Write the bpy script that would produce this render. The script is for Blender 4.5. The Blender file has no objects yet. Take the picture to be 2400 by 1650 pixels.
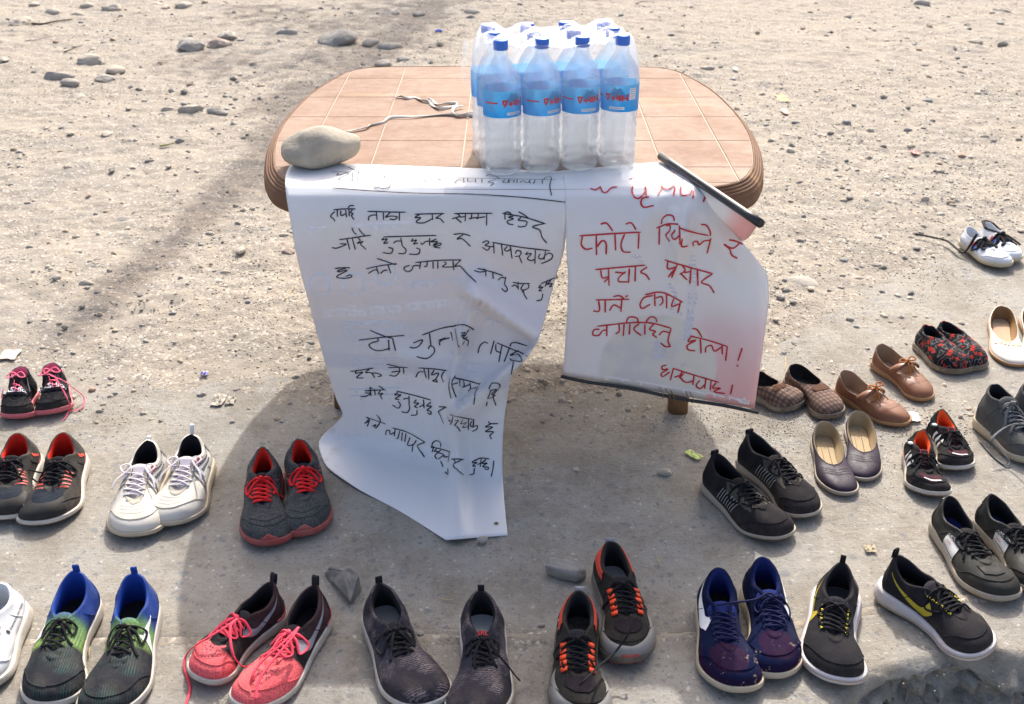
import bpy, bmesh, math, random
import numpy as np
from mathutils import Vector, Matrix, noise
from mathutils.bvhtree import BVHTree

random.seed(7)
rng = np.random.default_rng(7)
SC = bpy.context.scene
COL = SC.collection

# ---------------------------------------------------------------- camera, sky, sun, exposure
PW, PH, FPX, HOR = 2400, 1650, 2600.0, -540.0
CAMZ = 1.41
TZ = 0.65                      # table top height
PITCH = math.atan((PH / 2 - HOR) / FPX)
cam = bpy.data.objects.new('camera', bpy.data.cameras.new('camera'))
COL.objects.link(cam)
cam.location = (0, 0, CAMZ)
cam.rotation_euler = (math.pi / 2 - PITCH, 0, 0)
cam.data.sensor_width = 36
cam.data.lens = FPX / PW * 36
cam.data.clip_start = 0.05
cam.data.clip_end = 2000
cam.data.dof.use_dof = True
cam.data.dof.focus_distance = 2.35
cam.data.dof.aperture_fstop = 9
SC.camera = cam

SUNV = Vector((-0.095, -0.70, -0.635)).normalized()
sun_el = math.asin(-SUNV.z)
sun_az = math.atan2(-SUNV.x, -SUNV.y)
world = bpy.data.worlds.new('World')
SC.world = world
world.use_nodes = True
wn = world.node_tree
bg = wn.nodes['Background']
sky = wn.nodes.new('ShaderNodeTexSky')
sky.sky_type = 'NISHITA'
sky.sun_disc = False
sky.sun_elevation = sun_el
sky.sun_rotation = sun_az
sky.dust_density = 6.0
sky.air_density = 0.85
sky.ozone_density = 0.5
wn.links.new(sky.outputs[0], bg.inputs[0])
bg.inputs[1].default_value = 0.15
sl = bpy.data.lights.new('sun', 'SUN')
sl.energy = 2.5
sl.angle = math.radians(0.65)
sl.color = (1.0, 0.965, 0.91)
so = bpy.data.objects.new('sun', sl)
COL.objects.link(so)
so.rotation_euler = SUNV.to_track_quat('-Z', 'Y').to_euler()
SC.view_settings.view_transform = 'Standard'
SC.view_settings.look = 'None'
SC.view_settings.gamma = 1
SC.view_settings.exposure = 1.04
SC.view_settings.use_curve_mapping = False
SC.cycles.max_bounces = 10
SC.cycles.transparent_max_bounces = 24
SC.cycles.transmission_bounces = 10
SC.cycles.caustics_refractive = False
SC.cycles.caustics_reflective = False

# ---------------------------------------------------------------- helpers
CT, ST = math.cos(PITCH), math.sin(PITCH)
CAMP = Vector((0, 0, CAMZ))
def ray(px, py):
    x = (px - PW / 2) / FPX
    y = (PH / 2 - py) / FPX
    return Vector((x, CT + y * ST, -ST + y * CT))
def at(px, py, z=0.0):
    r = ray(px, py)
    return CAMP + r * ((z - CAMZ) / r.z)
def depth_of(p):
    return (p - CAMP).dot(Vector((0, CT, -ST)))
def lerp(a, b, t): return a + (b - a) * t
def smooth(a, b, x):
    t = min(1, max(0, (x - a) / (b - a)))
    return t * t * (3 - 2 * t)
def cr(pts, n):
    """Catmull-Rom resample"""
    P = [tuple(p) for p in pts]
    if len(P) < 3:
        return [tuple(lerp(a, b, i / (n * 2)) for a, b in zip(P[0], P[-1])) for i in range(n * 2 + 1)]
    P = [tuple(2 * a - b for a, b in zip(P[0], P[1]))] + P + [tuple(2 * a - b for a, b in zip(P[-1], P[-2]))]
    out = []
    for i in range(1, len(P) - 2):
        p0, p1, p2, p3 = P[i - 1:i + 3]
        for k in range(n):
            t = k / n
            out.append(tuple(0.5 * (2 * b + (c - a) * t + (2 * a - 5 * b + 4 * c - d) * t * t + (3 * b - a - 3 * c + d) * t ** 3)
                             for a, b, c, d in zip(p0, p1, p2, p3)))
    out.append(P[-2])
    return out
def interp(x, xs, ys):
    return float(np.interp(x, xs, ys))
def tag(o, label=None, cat=None, group=None, kind=None):
    if label: o['label'] = label
    if cat: o['category'] = cat
    if group: o['group'] = group
    if kind: o['kind'] = kind
    return o
def empty(name, loc=(0, 0, 0), rz=0.0):
    o = bpy.data.objects.new(name, None)
    o.empty_display_size = 0.05
    COL.objects.link(o)
    o.location = loc
    o.rotation_euler = (0, 0, rz)
    return o
def link_mesh(name, verts, faces, mat, parent=None, smoothed=True):
    me = bpy.data.meshes.new(name)
    me.from_pydata([tuple(v) for v in verts], [], faces)
    if mat: me.materials.append(mat)
    me.polygons.foreach_set('use_smooth', [smoothed] * len(me.polygons))
    me.update()
    o = bpy.data.objects.new(name, me)
    COL.objects.link(o)
    if parent: o.parent = parent
    return o
class MB:
    def __init__(s): s.v = []; s.f = []
    def add(s, vs, fs):
        n = len(s.v)
        s.v += [tuple(v) for v in vs]
        s.f += [tuple(i + n for i in f) for f in fs]
    def rings(s, rings, closed=True, cap0=False, cap1=False):
        m = len(rings[0]); n = len(s.v)
        for r in rings: s.v += [tuple(p) for p in r]
        for i in range(len(rings) - 1):
            for j in range(m if closed else m - 1):
                a = n + i * m + j; b = n + i * m + (j + 1) % m
                s.f.append((a, b, b + m, a + m))
        if cap0: s.f.append(tuple(n + j for j in range(m))[::-1])
        if cap1: s.f.append(tuple(n + (len(rings) - 1) * m + j for j in range(m)))
    def tube(s, pts, r, flat=1.0, k=6, up=Vector((0, 0, 1)), taper=False, twist=0.0):
        P = [Vector(p) for p in pts]
        rs = []
        for i, p in enumerate(P):
            d = (P[min(i + 1, len(P) - 1)] - P[max(i - 1, 0)])
            if d.length < 1e-9: d = Vector((1, 0, 0))
            d.normalize()
            a = d.cross(up)
            if a.length < 1e-4: a = d.cross(Vector((0, 1, 0)))
            a.normalize(); b = a.cross(d)
            rr = r * (0.35 if taper and i in (0, len(P) - 1) else 1)
            if isinstance(taper, float): rr = r * lerp(1, taper, i / (len(P) - 1))
            tw = twist * i
            ring = []
            for q in range(k):
                an = 2 * math.pi * q / k
                ca, sa = math.cos(an) * rr, math.sin(an) * rr * flat
                ring.append(p + a * (ca * math.cos(tw) - sa * math.sin(tw)) + b * (ca * math.sin(tw) + sa * math.cos(tw)))
            rs.append(ring)
        s.rings(rs, True, True, True)
    def box(s, c, d, rot=None):
        vs = [Vector((x * d[0] / 2, y * d[1] / 2, z * d[2] / 2)) for x in (-1, 1) for y in (-1, 1) for z in (-1, 1)]
        if rot: vs = [rot @ v for v in vs]
        s.add([v + Vector(c) for v in vs], [(0, 1, 3, 2), (4, 6, 7, 5), (0, 4, 5, 1), (2, 3, 7, 6), (0, 2, 6, 4), (1, 5, 7, 3)])
    def build(s, name, mat, parent=None, smoothed=True):
        return link_mesh(name, s.v, s.f, mat, parent, smoothed)

# ---------------------------------------------------------------- materials
class NT:
    def __init__(s, name):
        s.m = bpy.data.materials.new(name); s.m.use_nodes = True
        s.t = s.m.node_tree; s.b = s.t.nodes['Principled BSDF']; s.out = s.t.nodes['Material Output']
        s.tc = s.t.nodes.new('ShaderNodeTexCoord')
    def n(s, typ, **kw):
        nd = s.t.nodes.new('ShaderNode' + typ)
        for k, v in kw.items():
            if hasattr(nd, k) and k not in ('inputs',): setattr(nd, k, v)
            else: s.set(nd.inputs[k.replace('_', ' ')], v)
        return nd
    def set(s, sock, v):
        if hasattr(v, 'is_output') or isinstance(v, bpy.types.NodeSocket): s.t.links.new(v, sock)
        else: sock.default_value = v
    def noise(s, scale, detail=4, rough=0.6, vec=None, dist=0.0):
        nd = s.n('TexNoise', Scale=scale, Detail=detail, Roughness=rough, Distortion=dist)
        s.t.links.new(vec or s.tc.outputs['Object'], nd.inputs['Vector'])
        return nd.outputs['Fac']
    def vor(s, scale, feature='F1', vec=None, out='Distance', rnd=1.0):
        nd = s.n('TexVoronoi', feature=feature, Scale=scale, Randomness=rnd)
        s.t.links.new(vec or s.tc.outputs['Object'], nd.inputs['Vector'])
        return nd.outputs[out]
    def ramp(s, fac, stops, interp='LINEAR'):
        nd = s.n('ValToRGB'); s.t.links.new(fac, nd.inputs[0])
        cr_ = nd.color_ramp; cr_.interpolation = interp
        while len(cr_.elements) < len(stops): cr_.elements.new(0.5)
        for e, (p, c) in zip(cr_.elements, stops):
            e.position = p
            e.color = (c, c, c, 1) if isinstance(c, (int, float)) else (*c[:3], 1)
        return nd.outputs[0]
    def mix(s, fac, a, b, mode='MIX'):
        nd = s.t.nodes.new('ShaderNodeMix'); nd.data_type = 'RGBA'; nd.blend_type = mode
        s.set(nd.inputs[0], fac)
        for i, v in ((6, a), (7, b)):
            if isinstance(v, (tuple, list)): v = (*v[:3], 1)
            s.set(nd.inputs[i], v)
        return nd.outputs[2]
    def math(s, op, a, b=0.0, c=0.0, clamp=False):
        nd = s.n('Math', operation=op, use_clamp=clamp)
        for i, v in enumerate((a, b, c)): s.set(nd.inputs[i], v)
        return nd.outputs[0]
    def xyz(s, out='Object'):
        nd = s.n('SeparateXYZ'); s.t.links.new(s.tc.outputs[out], nd.inputs[0]); return nd.outputs
    def bump(s, h, strength=0.3, dist=0.002):
        nd = s.n('Bump', Strength=strength, Distance=dist); s.t.links.new(h, nd.inputs['Height'])
        s.t.links.new(nd.outputs[0], s.b.inputs['Normal']); return nd
    def fin(s, col=None, rough=0.6, spec=None, **kw):
        if col is not None:
            if isinstance(col, (tuple, list)): col = (*col[:3], 1)
            s.set(s.b.inputs['Base Color'], col)
        s.set(s.b.inputs['Roughness'], rough)
        if spec is not None: s.b.inputs['Specular IOR Level'].default_value = spec
        for k, v in kw.items(): s.set(s.b.inputs[k.replace('_', ' ')], v)
        return s.m
DUST = (0.36, 0.29, 0.21)
_mc = {}
def fabric(c, dust=0.25, c2=None, rough=0.85, scale=900, bump=0.35, x2=None, spec=0.09):
    """woven or knit cloth with ground dust rubbed in"""
    key = ('fab', tuple(c), dust, c2, rough, scale, bump)
    if key in _mc: return _mc[key]
    t = NT('fabric')
    n1 = t.noise(28, 6, 0.7)
    w = t.vor(scale * 0.55)
    base = t.mix(t.ramp(w, [(0.1, 0.0), (0.7, 1.0)]), c, c2 if c2 else tuple(min(1, x * 1.25 + 0.003) for x in c))
    col = t.mix(t.math('MULTIPLY', t.ramp(n1, [(0.45, 0.0), (0.8, 1.0)]), dust * .42), base, DUST)
    col = t.mix(t.math('MULTIPLY', t.math('MULTIPLY', t.ramp(t.noise(50, 6, .8), [(.35, 0.), (.65, 1.)]), t.ramp(t.xyz()[2], [(.015, 1.), (.042, 0.)])), min(.35, dust * 1.2)), col, DUST)
    nb = t.math('ADD', w, t.math('MULTIPLY', t.noise(60, 4), 2.0))
    t.bump(nb, bump, 0.0012)
    _mc[key] = t.fin(col, rough, spec)
    return _mc[key]
def leather(c, dust=0.15, rough=0.5, bump=0.3):
    key = ('lea', tuple(c), dust, rough, bump)
    if key in _mc: return _mc[key]
    t = NT('leather')
    n1 = t.noise(22, 6, 0.7)
    base = t.mix(t.noise(12, 4), tuple(x * 0.72 for x in c), tuple(min(1, x * 1.2) for x in c))
    col = t.mix(t.math('MULTIPLY', t.ramp(n1, [(0.45, 0.0), (0.75, 1.0)]), dust * .55), base, DUST)
    col = t.mix(t.math('MULTIPLY', t.math('MULTIPLY', t.ramp(t.noise(50, 6, .8), [(.35, 0.), (.65, 1.)]), t.ramp(t.xyz()[2], [(.012, 1.), (.040, 0.)])), min(.3, dust * .9)), col, DUST)
    h = t.math('ADD', t.math('MULTIPLY', t.vor(900), .5), t.math('MULTIPLY', t.noise(35, 5, 0.7), 3.0))
    t.bump(h, bump * .8, 0.0011)
    _mc[key] = t.fin(col, t.ramp(n1, [(0.3, rough * 0.8), (0.7, min(1, rough * 1.5))]), 0.28)
    return _mc[key]
def rubber(c, dust=0.4, rough=0.6):
    key = ('rub', tuple(c), dust, rough)
    if key in _mc: return _mc[key]
    t = NT('rubber')
    z = t.xyz()[2]
    n1 = t.noise(30, 6, 0.75)
    low = t.ramp(z, [(0.0, 1.0), (0.022, 0.45)])
    f = t.math('MULTIPLY', t.math('MULTIPLY', t.ramp(n1, [(0.30, 0.15), (0.62, 1.0)]), low), dust * 2.0, clamp=True)
    col = t.mix(f, c, DUST)
    t.bump(t.math('ADD', n1, t.noise(300, 3)), 0.25, 0.001)
    _mc[key] = t.fin(col, rough, 0.35)
    return _mc[key]
def plain(name, c, rough=0.6, bump=0.0, scale=100, spec=0.4, **kw):
    key = ('pl', name, tuple(c), rough)
    if key in _mc: return _mc[key]
    t = NT(name)
    n1 = t.noise(scale, 5)
    col = t.mix(n1, tuple(x * 0.82 for x in c), tuple(min(1, x * 1.15) for x in c))
    if bump: t.bump(n1, bump, 0.002)
    _mc[key] = t.fin(col, rough, spec, **kw)
    return _mc[key]
# ---------------------------------------------------------------- the ground
def vnoise(x, y, seed=0):
    """smooth value noise on arrays"""
    r = np.random.default_rng(seed); T = r.random((256, 256))
    xi = np.floor(x).astype(int); yi = np.floor(y).astype(int)
    fx = x - xi; fy = y - yi
    fx = fx * fx * (3 - 2 * fx); fy = fy * fy * (3 - 2 * fy)
    g = lambda a, b: T[a % 256, b % 256]
    return (g(xi, yi) * (1 - fx) + g(xi + 1, yi) * fx) * (1 - fy) + (g(xi, yi + 1) * (1 - fx) + g(xi + 1, yi + 1) * fx) * fy - 0.5
def fbm(x, y, oct=4, seed=0, gain=0.5):
    s = 0; a = 1
    for i in range(oct):
        s = s + a * vnoise(x * 2 ** i + 17.3 * i, y * 2 ** i + 5.1 * i, seed + i); a *= gain
    return s
YB = ([-3, -1.2, -0.8, -0.3, 0.2, 0.55, 0.85, 1.15, 1.6, 3], [2.75, 2.55, 2.42, 2.36, 2.34, 2.42, 2.8, 3.12, 3.3, 3.4])
def dirt_h(X, Y):
    X = np.asarray(X, float); Y = np.asarray(Y, float)
    yb = np.interp(X, *YB)
    t = np.clip((Y - yb + 0.25) / 0.9, 0, 1); t = t * t * (3 - 2 * t)
    rough = 0.25 + 0.75 * t
    h = -0.010 + 0.030 * t
    h = h + rough * (0.020 * fbm(X * 1.1, Y * 1.1, 3, 3) + 0.014 * fbm(X * 5, Y * 5, 3, 11) + 0.010 * fbm(X * 19, Y * 19, 3, 31, 0.6))
    h = h + 0.004 * fbm(X * 3, Y * 3, 2, 77)
    low = Y < 1.9
    return np.where(low, -0.135 + 0.02 * fbm(X * 6, Y * 6, 4, 5, 0.6), h)
def dh(x, y): return float(dirt_h(np.array([x]), np.array([y]))[0])
def grid_mesh(name, xs, ys, Z, mat):
    nx, ny = len(xs), len(ys)
    XX, YY = np.meshgrid(xs, ys)
    co = np.stack([XX, YY, Z], -1).reshape(-1, 3).astype(np.float32)
    i = np.arange(ny - 1)[:, None] * nx + np.arange(nx - 1)[None, :]
    q = np.stack([i, i + 1, i + nx + 1, i + nx], -1).reshape(-1, 4)
    me = bpy.data.meshes.new(name)
    me.vertices.add(len(co)); me.vertices.foreach_set('co', co.ravel())
    me.loops.add(q.size); me.loops.foreach_set('vertex_index', q.ravel().astype(np.int32))
    me.polygons.add(len(q)); me.polygons.foreach_set('loop_start', np.arange(0, q.size, 4, dtype=np.int32))
    me.polygons.foreach_set('use_smooth', np.ones(len(q), bool))
    me.materials.append(mat); me.update(calc_edges=True); me.validate()
    o = bpy.data.objects.new(name, me); COL.objects.link(o)
    return o

def dirt_material():
    t = NT('dirt')
    big = t.noise(0.9, 5, 0.6)
    mid = t.noise(5, 6, 0.65)
    fine = t.noise(60, 8, 0.75)
    grit = t.vor(130, out='Color')
    gd = t.vor(130)
    sand = t.mix(fine, (0.235, 0.204, 0.163), (0.36, 0.318, 0.262))
    grey = t.mix(fine, (0.185, 0.175, 0.156), (0.31, 0.29, 0.257))
    col = t.mix(t.ramp(t.math('ADD', t.math('MULTIPLY', mid, 0.6), t.math('MULTIPLY', big, 0.5)), [(0.52, 0.0), (0.68, 0.8)]), sand, grey)
    # individual grains: some dark, some pale
    sep = t.n('SeparateColor'); t.t.links.new(grit, sep.inputs[0])
    col = t.mix(t.ramp(sep.outputs[0], [(0.86, 0.0), (0.90, 0.55)]), col, (0.13, 0.125, 0.12))
    col = t.mix(t.ramp(sep.outputs[1], [(0.90, 0.0), (0.93, 0.6)]), col, (0.62, 0.58, 0.52))
    spk = t.vor(38, out='Color'); s2 = t.n('SeparateColor'); t.t.links.new(spk, s2.inputs[0])
    col = t.mix(t.math('MULTIPLY', t.ramp(s2.outputs[0], [(0.90, 0.0), (0.93, 0.7)]), t.ramp(t.vor(38), [(0.25, 1.0), (0.45, 0.0)])), col, (0.2, 0.19, 0.175))
    h = t.math('ADD', t.math('MULTIPLY', fine, 1.2), t.math('ADD', t.math('MULTIPLY', gd, -0.5), t.math('MULTIPLY', t.noise(18, 5, 0.7), 2.2)))
    msk = t.ramp(t.math('ADD', t.math('MULTIPLY', t.noise(3.2, 5, .6), .6), t.math('MULTIPLY', t.noise(13, 4, .6), .4)), [(.42, .18), (.60, 1.)])
    h = t.math('MULTIPLY', h, msk)
    col = t.mix(t.math('MULTIPLY', t.math('SUBTRACT', 1.0, msk), .55), col, t.mix(mid, (0.295, 0.258, 0.207), (0.34, 0.303, 0.248)))
    t.bump(h, 0.7, 0.006)
    return t.fin(col, 0.95, 0.15)
def concrete_material(dusty=1.0):
    t = NT('concrete')
    big = t.noise(2.2, 6, 0.65)
    fine = t.noise(90, 6, 0.75)
    base = t.mix(fine, (0.235, 0.225, 0.202), (0.40, 0.382, 0.342))
    sand = t.mix(fine, (0.285, 0.258, 0.212), (0.41, 0.373, 0.315))
    col = t.mix(t.ramp(t.math('ADD', t.math('MULTIPLY', big, 0.7), t.math('MULTIPLY', t.noise(11, 5, 0.7), 0.4)), [(0.45, 0.0), (0.66, 0.9 * dusty)]), base, sand)
    # exposed aggregate: flush blue grey and buff chips
    warp = t.mix(0.06, t.tc.outputs['Object'], t.n('TexNoise', Scale=25.0).outputs['Color'])
    for sc, lo, c in ((62, 0.80, (0.17, 0.185, 0.205)), (34, 0.86, (0.20, 0.21, 0.225)), (140, 0.80, (0.15, 0.15, 0.155)), (100, 0.88, (0.55, 0.52, 0.47))):
        v = t.n('TexVoronoi', Scale=float(sc)); t.t.links.new(warp, v.inputs['Vector'])
        s = t.n('SeparateColor'); t.t.links.new(v.outputs['Color'], s.inputs[0])
        m = t.math('MULTIPLY', t.ramp(s.outputs[0], [(lo, 0.0), (lo + 0.02, 1.0)]), t.ramp(v.outputs['Distance'], [(0.22, 0.72), (0.38, 0.0)]))
        col = t.mix(m, col, c)
    dk = t.ramp(t.noise(5.5, 8, 0.78), [(0.45, 0.0), (0.62, 0.7)])
    col = t.mix(dk, col, (0.19, 0.17, 0.14))
    sp = t.ramp(t.noise(45, 8, 0.85), [(0.54, 0.0), (0.62, 0.55)])
    col = t.mix(sp, col, (0.16, 0.145, 0.125))
    sp2 = t.ramp(t.noise(38, 8, 0.85, dist=.5), [(0.56, 0.0), (0.64, 0.5)])
    col = t.mix(sp2, col, (0.44, 0.40, 0.33))
    h = t.math('ADD', fine, t.math('MULTIPLY', t.noise(220, 4, 0.8), 0.8))
    mp = t.n('Mapping'); t.t.links.new(t.tc.outputs['Object'], mp.inputs[0]); mp.inputs['Rotation'].default_value = (0, 0, 0.6); mp.inputs['Scale'].default_value = (3, 60, 1)
    col = t.mix(t.math('MULTIPLY', t.ramp(t.noise(200, 3, .9), [(.58, 0.), (.66, 1.)]), .5), col, (0.16, 0.15, 0.13))
    t.bump(t.math('ADD', t.math('ADD', h, t.math('MULTIPLY', t.noise(24, 5), 1.5)), t.math('MULTIPLY', t.noise(1.6, 3, .6, mp.outputs[0]), .35)), 0.8, 0.004)
    return t.fin(col, 0.9, 0.2)
M_DIRT = dirt_material()
M_CONC = concrete_material()

def geo_axis(a, b, n, p=1.0):
    return a + (b - a) * np.linspace(0, 1, n) ** p
ys = np.concatenate([[-40, -8, -1.5], geo_axis(0.2, 1.88, 60), geo_axis(1.9, 9.5, 560, 1.35)[0:], [10.5, 12, 15, 20, 35, 80, 300]])
xs = np.concatenate([[-300, -60, -20, -9, -6.2], np.linspace(-4.4, 4.4, 700), [6.2, 9, 20, 60, 300]])
XX, YY = np.meshgrid(xs, ys)
Zg = dirt_h(XX, YY)
far = np.clip((np.maximum(np.abs(XX) - 4.4, YY - 9.5)) / 6, 0, 1)
Zg = Zg * (1 - far) + 0.02 * far
# a shoe print pressed into the dust left of the table
pc = at(330, 735); ca, sa = math.cos(0.35), math.sin(0.35)
lx = (XX - pc.x) * ca + (YY - pc.y) * sa; ly = -(XX - pc.x) * sa + (YY - pc.y) * ca
inside = np.clip(1.2 - ((lx / 0.13) ** 2 + (ly / 0.05) ** 2), 0, 0.3) / 0.3
tread = np.sin(lx * 330 + np.sin(ly * 160) * 0.9) * np.cos(ly * 230)
Zg = Zg + inside * (-0.004 + 0.003 * tread)
tag(grid_mesh('ground', xs, ys, Zg, M_DIRT), kind='structure')

# slabs: joint line and broken front edge
def joint_y(x): return interp(x, [-3, -0.95, 0.3, 0.5, 0.69, 1.0, 3], [1.52, 1.545, 1.56, 1.585, 1.635, 1.69, 1.95])
EDGE = [(-3, 1.05), (-1.2, 1.18), (0.2, 1.25), (0.45, 1.30)] + [tuple(at(x, y)[:2]) for x, y in
        ((1990, 1640), (2046, 1592), (2100, 1574), (2187, 1556), (2250, 1540), (2314, 1533), (2398, 1552))] + [(1.1, 1.53), (3, 1.9)]
def edge_y(x):
    return interp(x, [e[0] for e in EDGE], [e[1] for e in EDGE])
def slab(name, yf, yr, x0, x1, nx, ny, front_drop, rough_front=False):
    xs_ = np.linspace(x0, x1, nx)
    rings = []
    ts = list(np.linspace(0, 1, ny) ** 1.0)
    mb = MB()
    rows = []
    top = []
    for t in ts:
        row = []
        for x in xs_:
            a, b = yf(x), yr(x)
            y = lerp(a, b, t)
            row.append([x, y, 0.0])
        top.append(row)
    top = np.array(top)
    X, Y = top[..., 0], top[..., 1]
    top[..., 2] = 0.0012 * fbm(X * 9, Y * 9, 3, 50) + 0.004 * fbm(X * 1.5, Y * 1.5, 2, 60)
    fr = np.clip((Y - Y[0]) / 0.03, 0, 1)
    if rough_front:
        top[..., 2] -= (1 - fr) ** 2 * (0.014 + 0.05 * np.abs(fbm(X * 14, Y * 14, 4, 8, .65)))
    else:
        top[..., 2] -= (1 - np.clip((Y - Y[0]) / 0.008, 0, 1)) * 0.004
    bk = np.clip((Y[-1] - Y) / 0.008, 0, 1)
    top[..., 2] -= (1 - bk) * 0.004
    front = []
    N = 14 if rough_front else 3
    for k in range(N, 0, -1):
        f = k / N
        z = -front_drop * f
        row = []
        for i, x in enumerate(xs_):
            dy = 0
            if rough_front:
                dy = -0.045 * f + 0.085 * float(fbm(np.array([x * 16.0]), np.array([z * 22.0 + 3]), 4, 9, 0.65)[0])
            row.append((x, top[0, i, 1] + dy, top[0, i, 2] * (1 - f) + z + (0.02 * float(noise.noise(Vector((x * 35, f * 6, 2)))) if rough_front and k < N else 0)))
        front.append(row)
    back = [[(p[0], p[1], -0.12) for p in top[-1]]]
    mb.rings(front + [r.tolist() for r in top] + back, closed=False)
    return tag(mb.build(name, M_CONC), kind='structure')
slab('concrete_slab', lambda x: joint_y(x) + 0.003 + 0.003 * math.sin(x * 31) , lambda x: 3.55 + 0.2 * x, -3, 3, 420, 200, 0.10)
slab('concrete_slab', edge_y, lambda x: joint_y(x) - 0.003 + 0.003 * math.sin(x * 23 + 1), -3, 3, 700, 46, 0.15, True)
xs2 = np.linspace(-3, 3, 400)
JX = np.array([[joint_y(x) + d * (.6 + .9 * abs(noise.noise(Vector((x * 9, 4, 4))))) for x in xs2] for d in (-0.03, -0.010, 0.0, 0.010, 0.03)])
mb = MB()
mb.rings([[(x, JX[k, i], (-0.004, .0012, .0016, .0012, -.004)[k] + 0.0025 * float(noise.noise(Vector((x * 25, k * 3.0, 1)))) ) for i, x in enumerate(xs2)] for k in range(5)], closed=False)
tag(mb.build('joint_dirt', M_DIRT), kind='structure')

# ---------------------------------------------------------------- stones and grit
def stone_mat(c, c2, scale=14, name='stone'):
    key = ('stone', c, c2, scale)
    if key in _mc: return _mc[key]
    t = NT(name)
    n1 = t.noise(scale, 7, 0.7); f = t.noise(160, 6, 0.8)
    col = t.mix(t.ramp(n1, [(0.35, 0.0), (0.65, 1.0)]), c, c2)
    col = t.mix(t.math('MULTIPLY', f, 0.5), col, tuple(x * 0.55 for x in c))
    col = t.mix(t.math('MULTIPLY', t.ramp(t.noise(11, 6, .75), [(.40, 0.), (.65, 1.)]), .45), col, (0.46, 0.39, 0.30))
    t.bump(t.math('ADD', f, t.math('MULTIPLY', n1, 2.0)), 0.8, 0.004)
    _mc[key] = t.fin(col, 0.85, 0.25)
    return _mc[key]
S_GREY = stone_mat((0.38, 0.355, 0.31), (0.52, 0.475, 0.41))
S_BLUE = stone_mat((0.29, 0.285, 0.27), (0.44, 0.415, 0.37))
S_PALE = stone_mat((0.47, 0.42, 0.34), (0.58, 0.52, 0.43))
S_PINK = stone_mat((0.42, 0.31, 0.26), (0.50, 0.40, 0.34))
S_DARK = stone_mat((0.12, 0.12, 0.115), (0.2, 0.195, 0.185))
_ico = None
def rock_mesh(sx, sy, sz, seed, angular=0.0, sub=3, block=0, rg=1.0):
    bm = bmesh.new()
    bmesh.ops.create_icosphere(bm, subdivisions=sub, radius=1)
    r = random.Random(seed)
    planes = [(Vector((r.uniform(-1, 1), r.uniform(-1, 1), r.uniform(-0.5, 1))).normalized(), r.uniform(0.55, 0.85)) for _ in range(9)]
    off = Vector((seed * 3.1, seed * 1.7, 0))
    for v in bm.verts:
        p = v.co.copy()
        if angular:
            for n_, d in planes:
                k = p.dot(n_)
                if k > d: p -= n_ * (k - d) * angular
        if block:
            q = Vector([math.copysign(abs(a) ** block, a) for a in p]); p = q * .9
        p *= 1 + (0.20 if not block else .08) * noise.noise(p * 1.1 + off) + rg * (0.09 * noise.noise(p * 2.7 + off) + 0.045 * noise.noise(p * 8 + off))
        v.co = Vector((p.x * sx, p.y * sy, p.z * sz))
    vs = [tuple(v.co) for v in bm.verts]; fs = [tuple(v.index for v in f.verts) for f in bm.faces]
    bm.free()
    return vs, fs
def stone(px, py, wpx, hpx, mat, label, angular=0.3, bury=0.47, base=None, flat=None, rz=None, cat='stone', name='stone', group=None, seed=None):
    seed = seed or int(px * 7 + py * 3) % 9973
    c = at(px, py + hpx * 0.18, 0.0)
    b = dh(c.x, c.y) if base is None else base
    b = max(b, 0.0) if (base is None and c.y < 3.3) else b
    c = at(px, py + hpx * 0.18, b)
    d = depth_of(c)
    sx = wpx * d / FPX / 2 * .92
    phi = math.atan2(CAMZ - b, c.y)
    H = hpx * d / FPX
    sz = sx * (flat if flat else 0.5)
    sy = max(sx * 0.45, min(sx * 1.5, (H - sz * 0.9 * math.cos(phi)) / math.sin(phi) / 2)) if not flat or flat < 0.9 else sx * 0.8
    angular = angular or random.Random(seed).choice((0.15, 0.45, 0.6))
    vs, fs = rock_mesh(sx * 1.05, sy, sz, seed, angular)
    o = link_mesh(name, vs, fs, mat, None, angular < 0.35)
    o.location = (c.x, c.y, b + sz * (1 - 2 * bury))
    o.rotation_euler = (0, 0, rz if rz is not None else random.Random(seed).uniform(-0.25, 0.25))
    return tag(o, label, cat, group)
GS = 'stones lying on the dirt'
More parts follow.
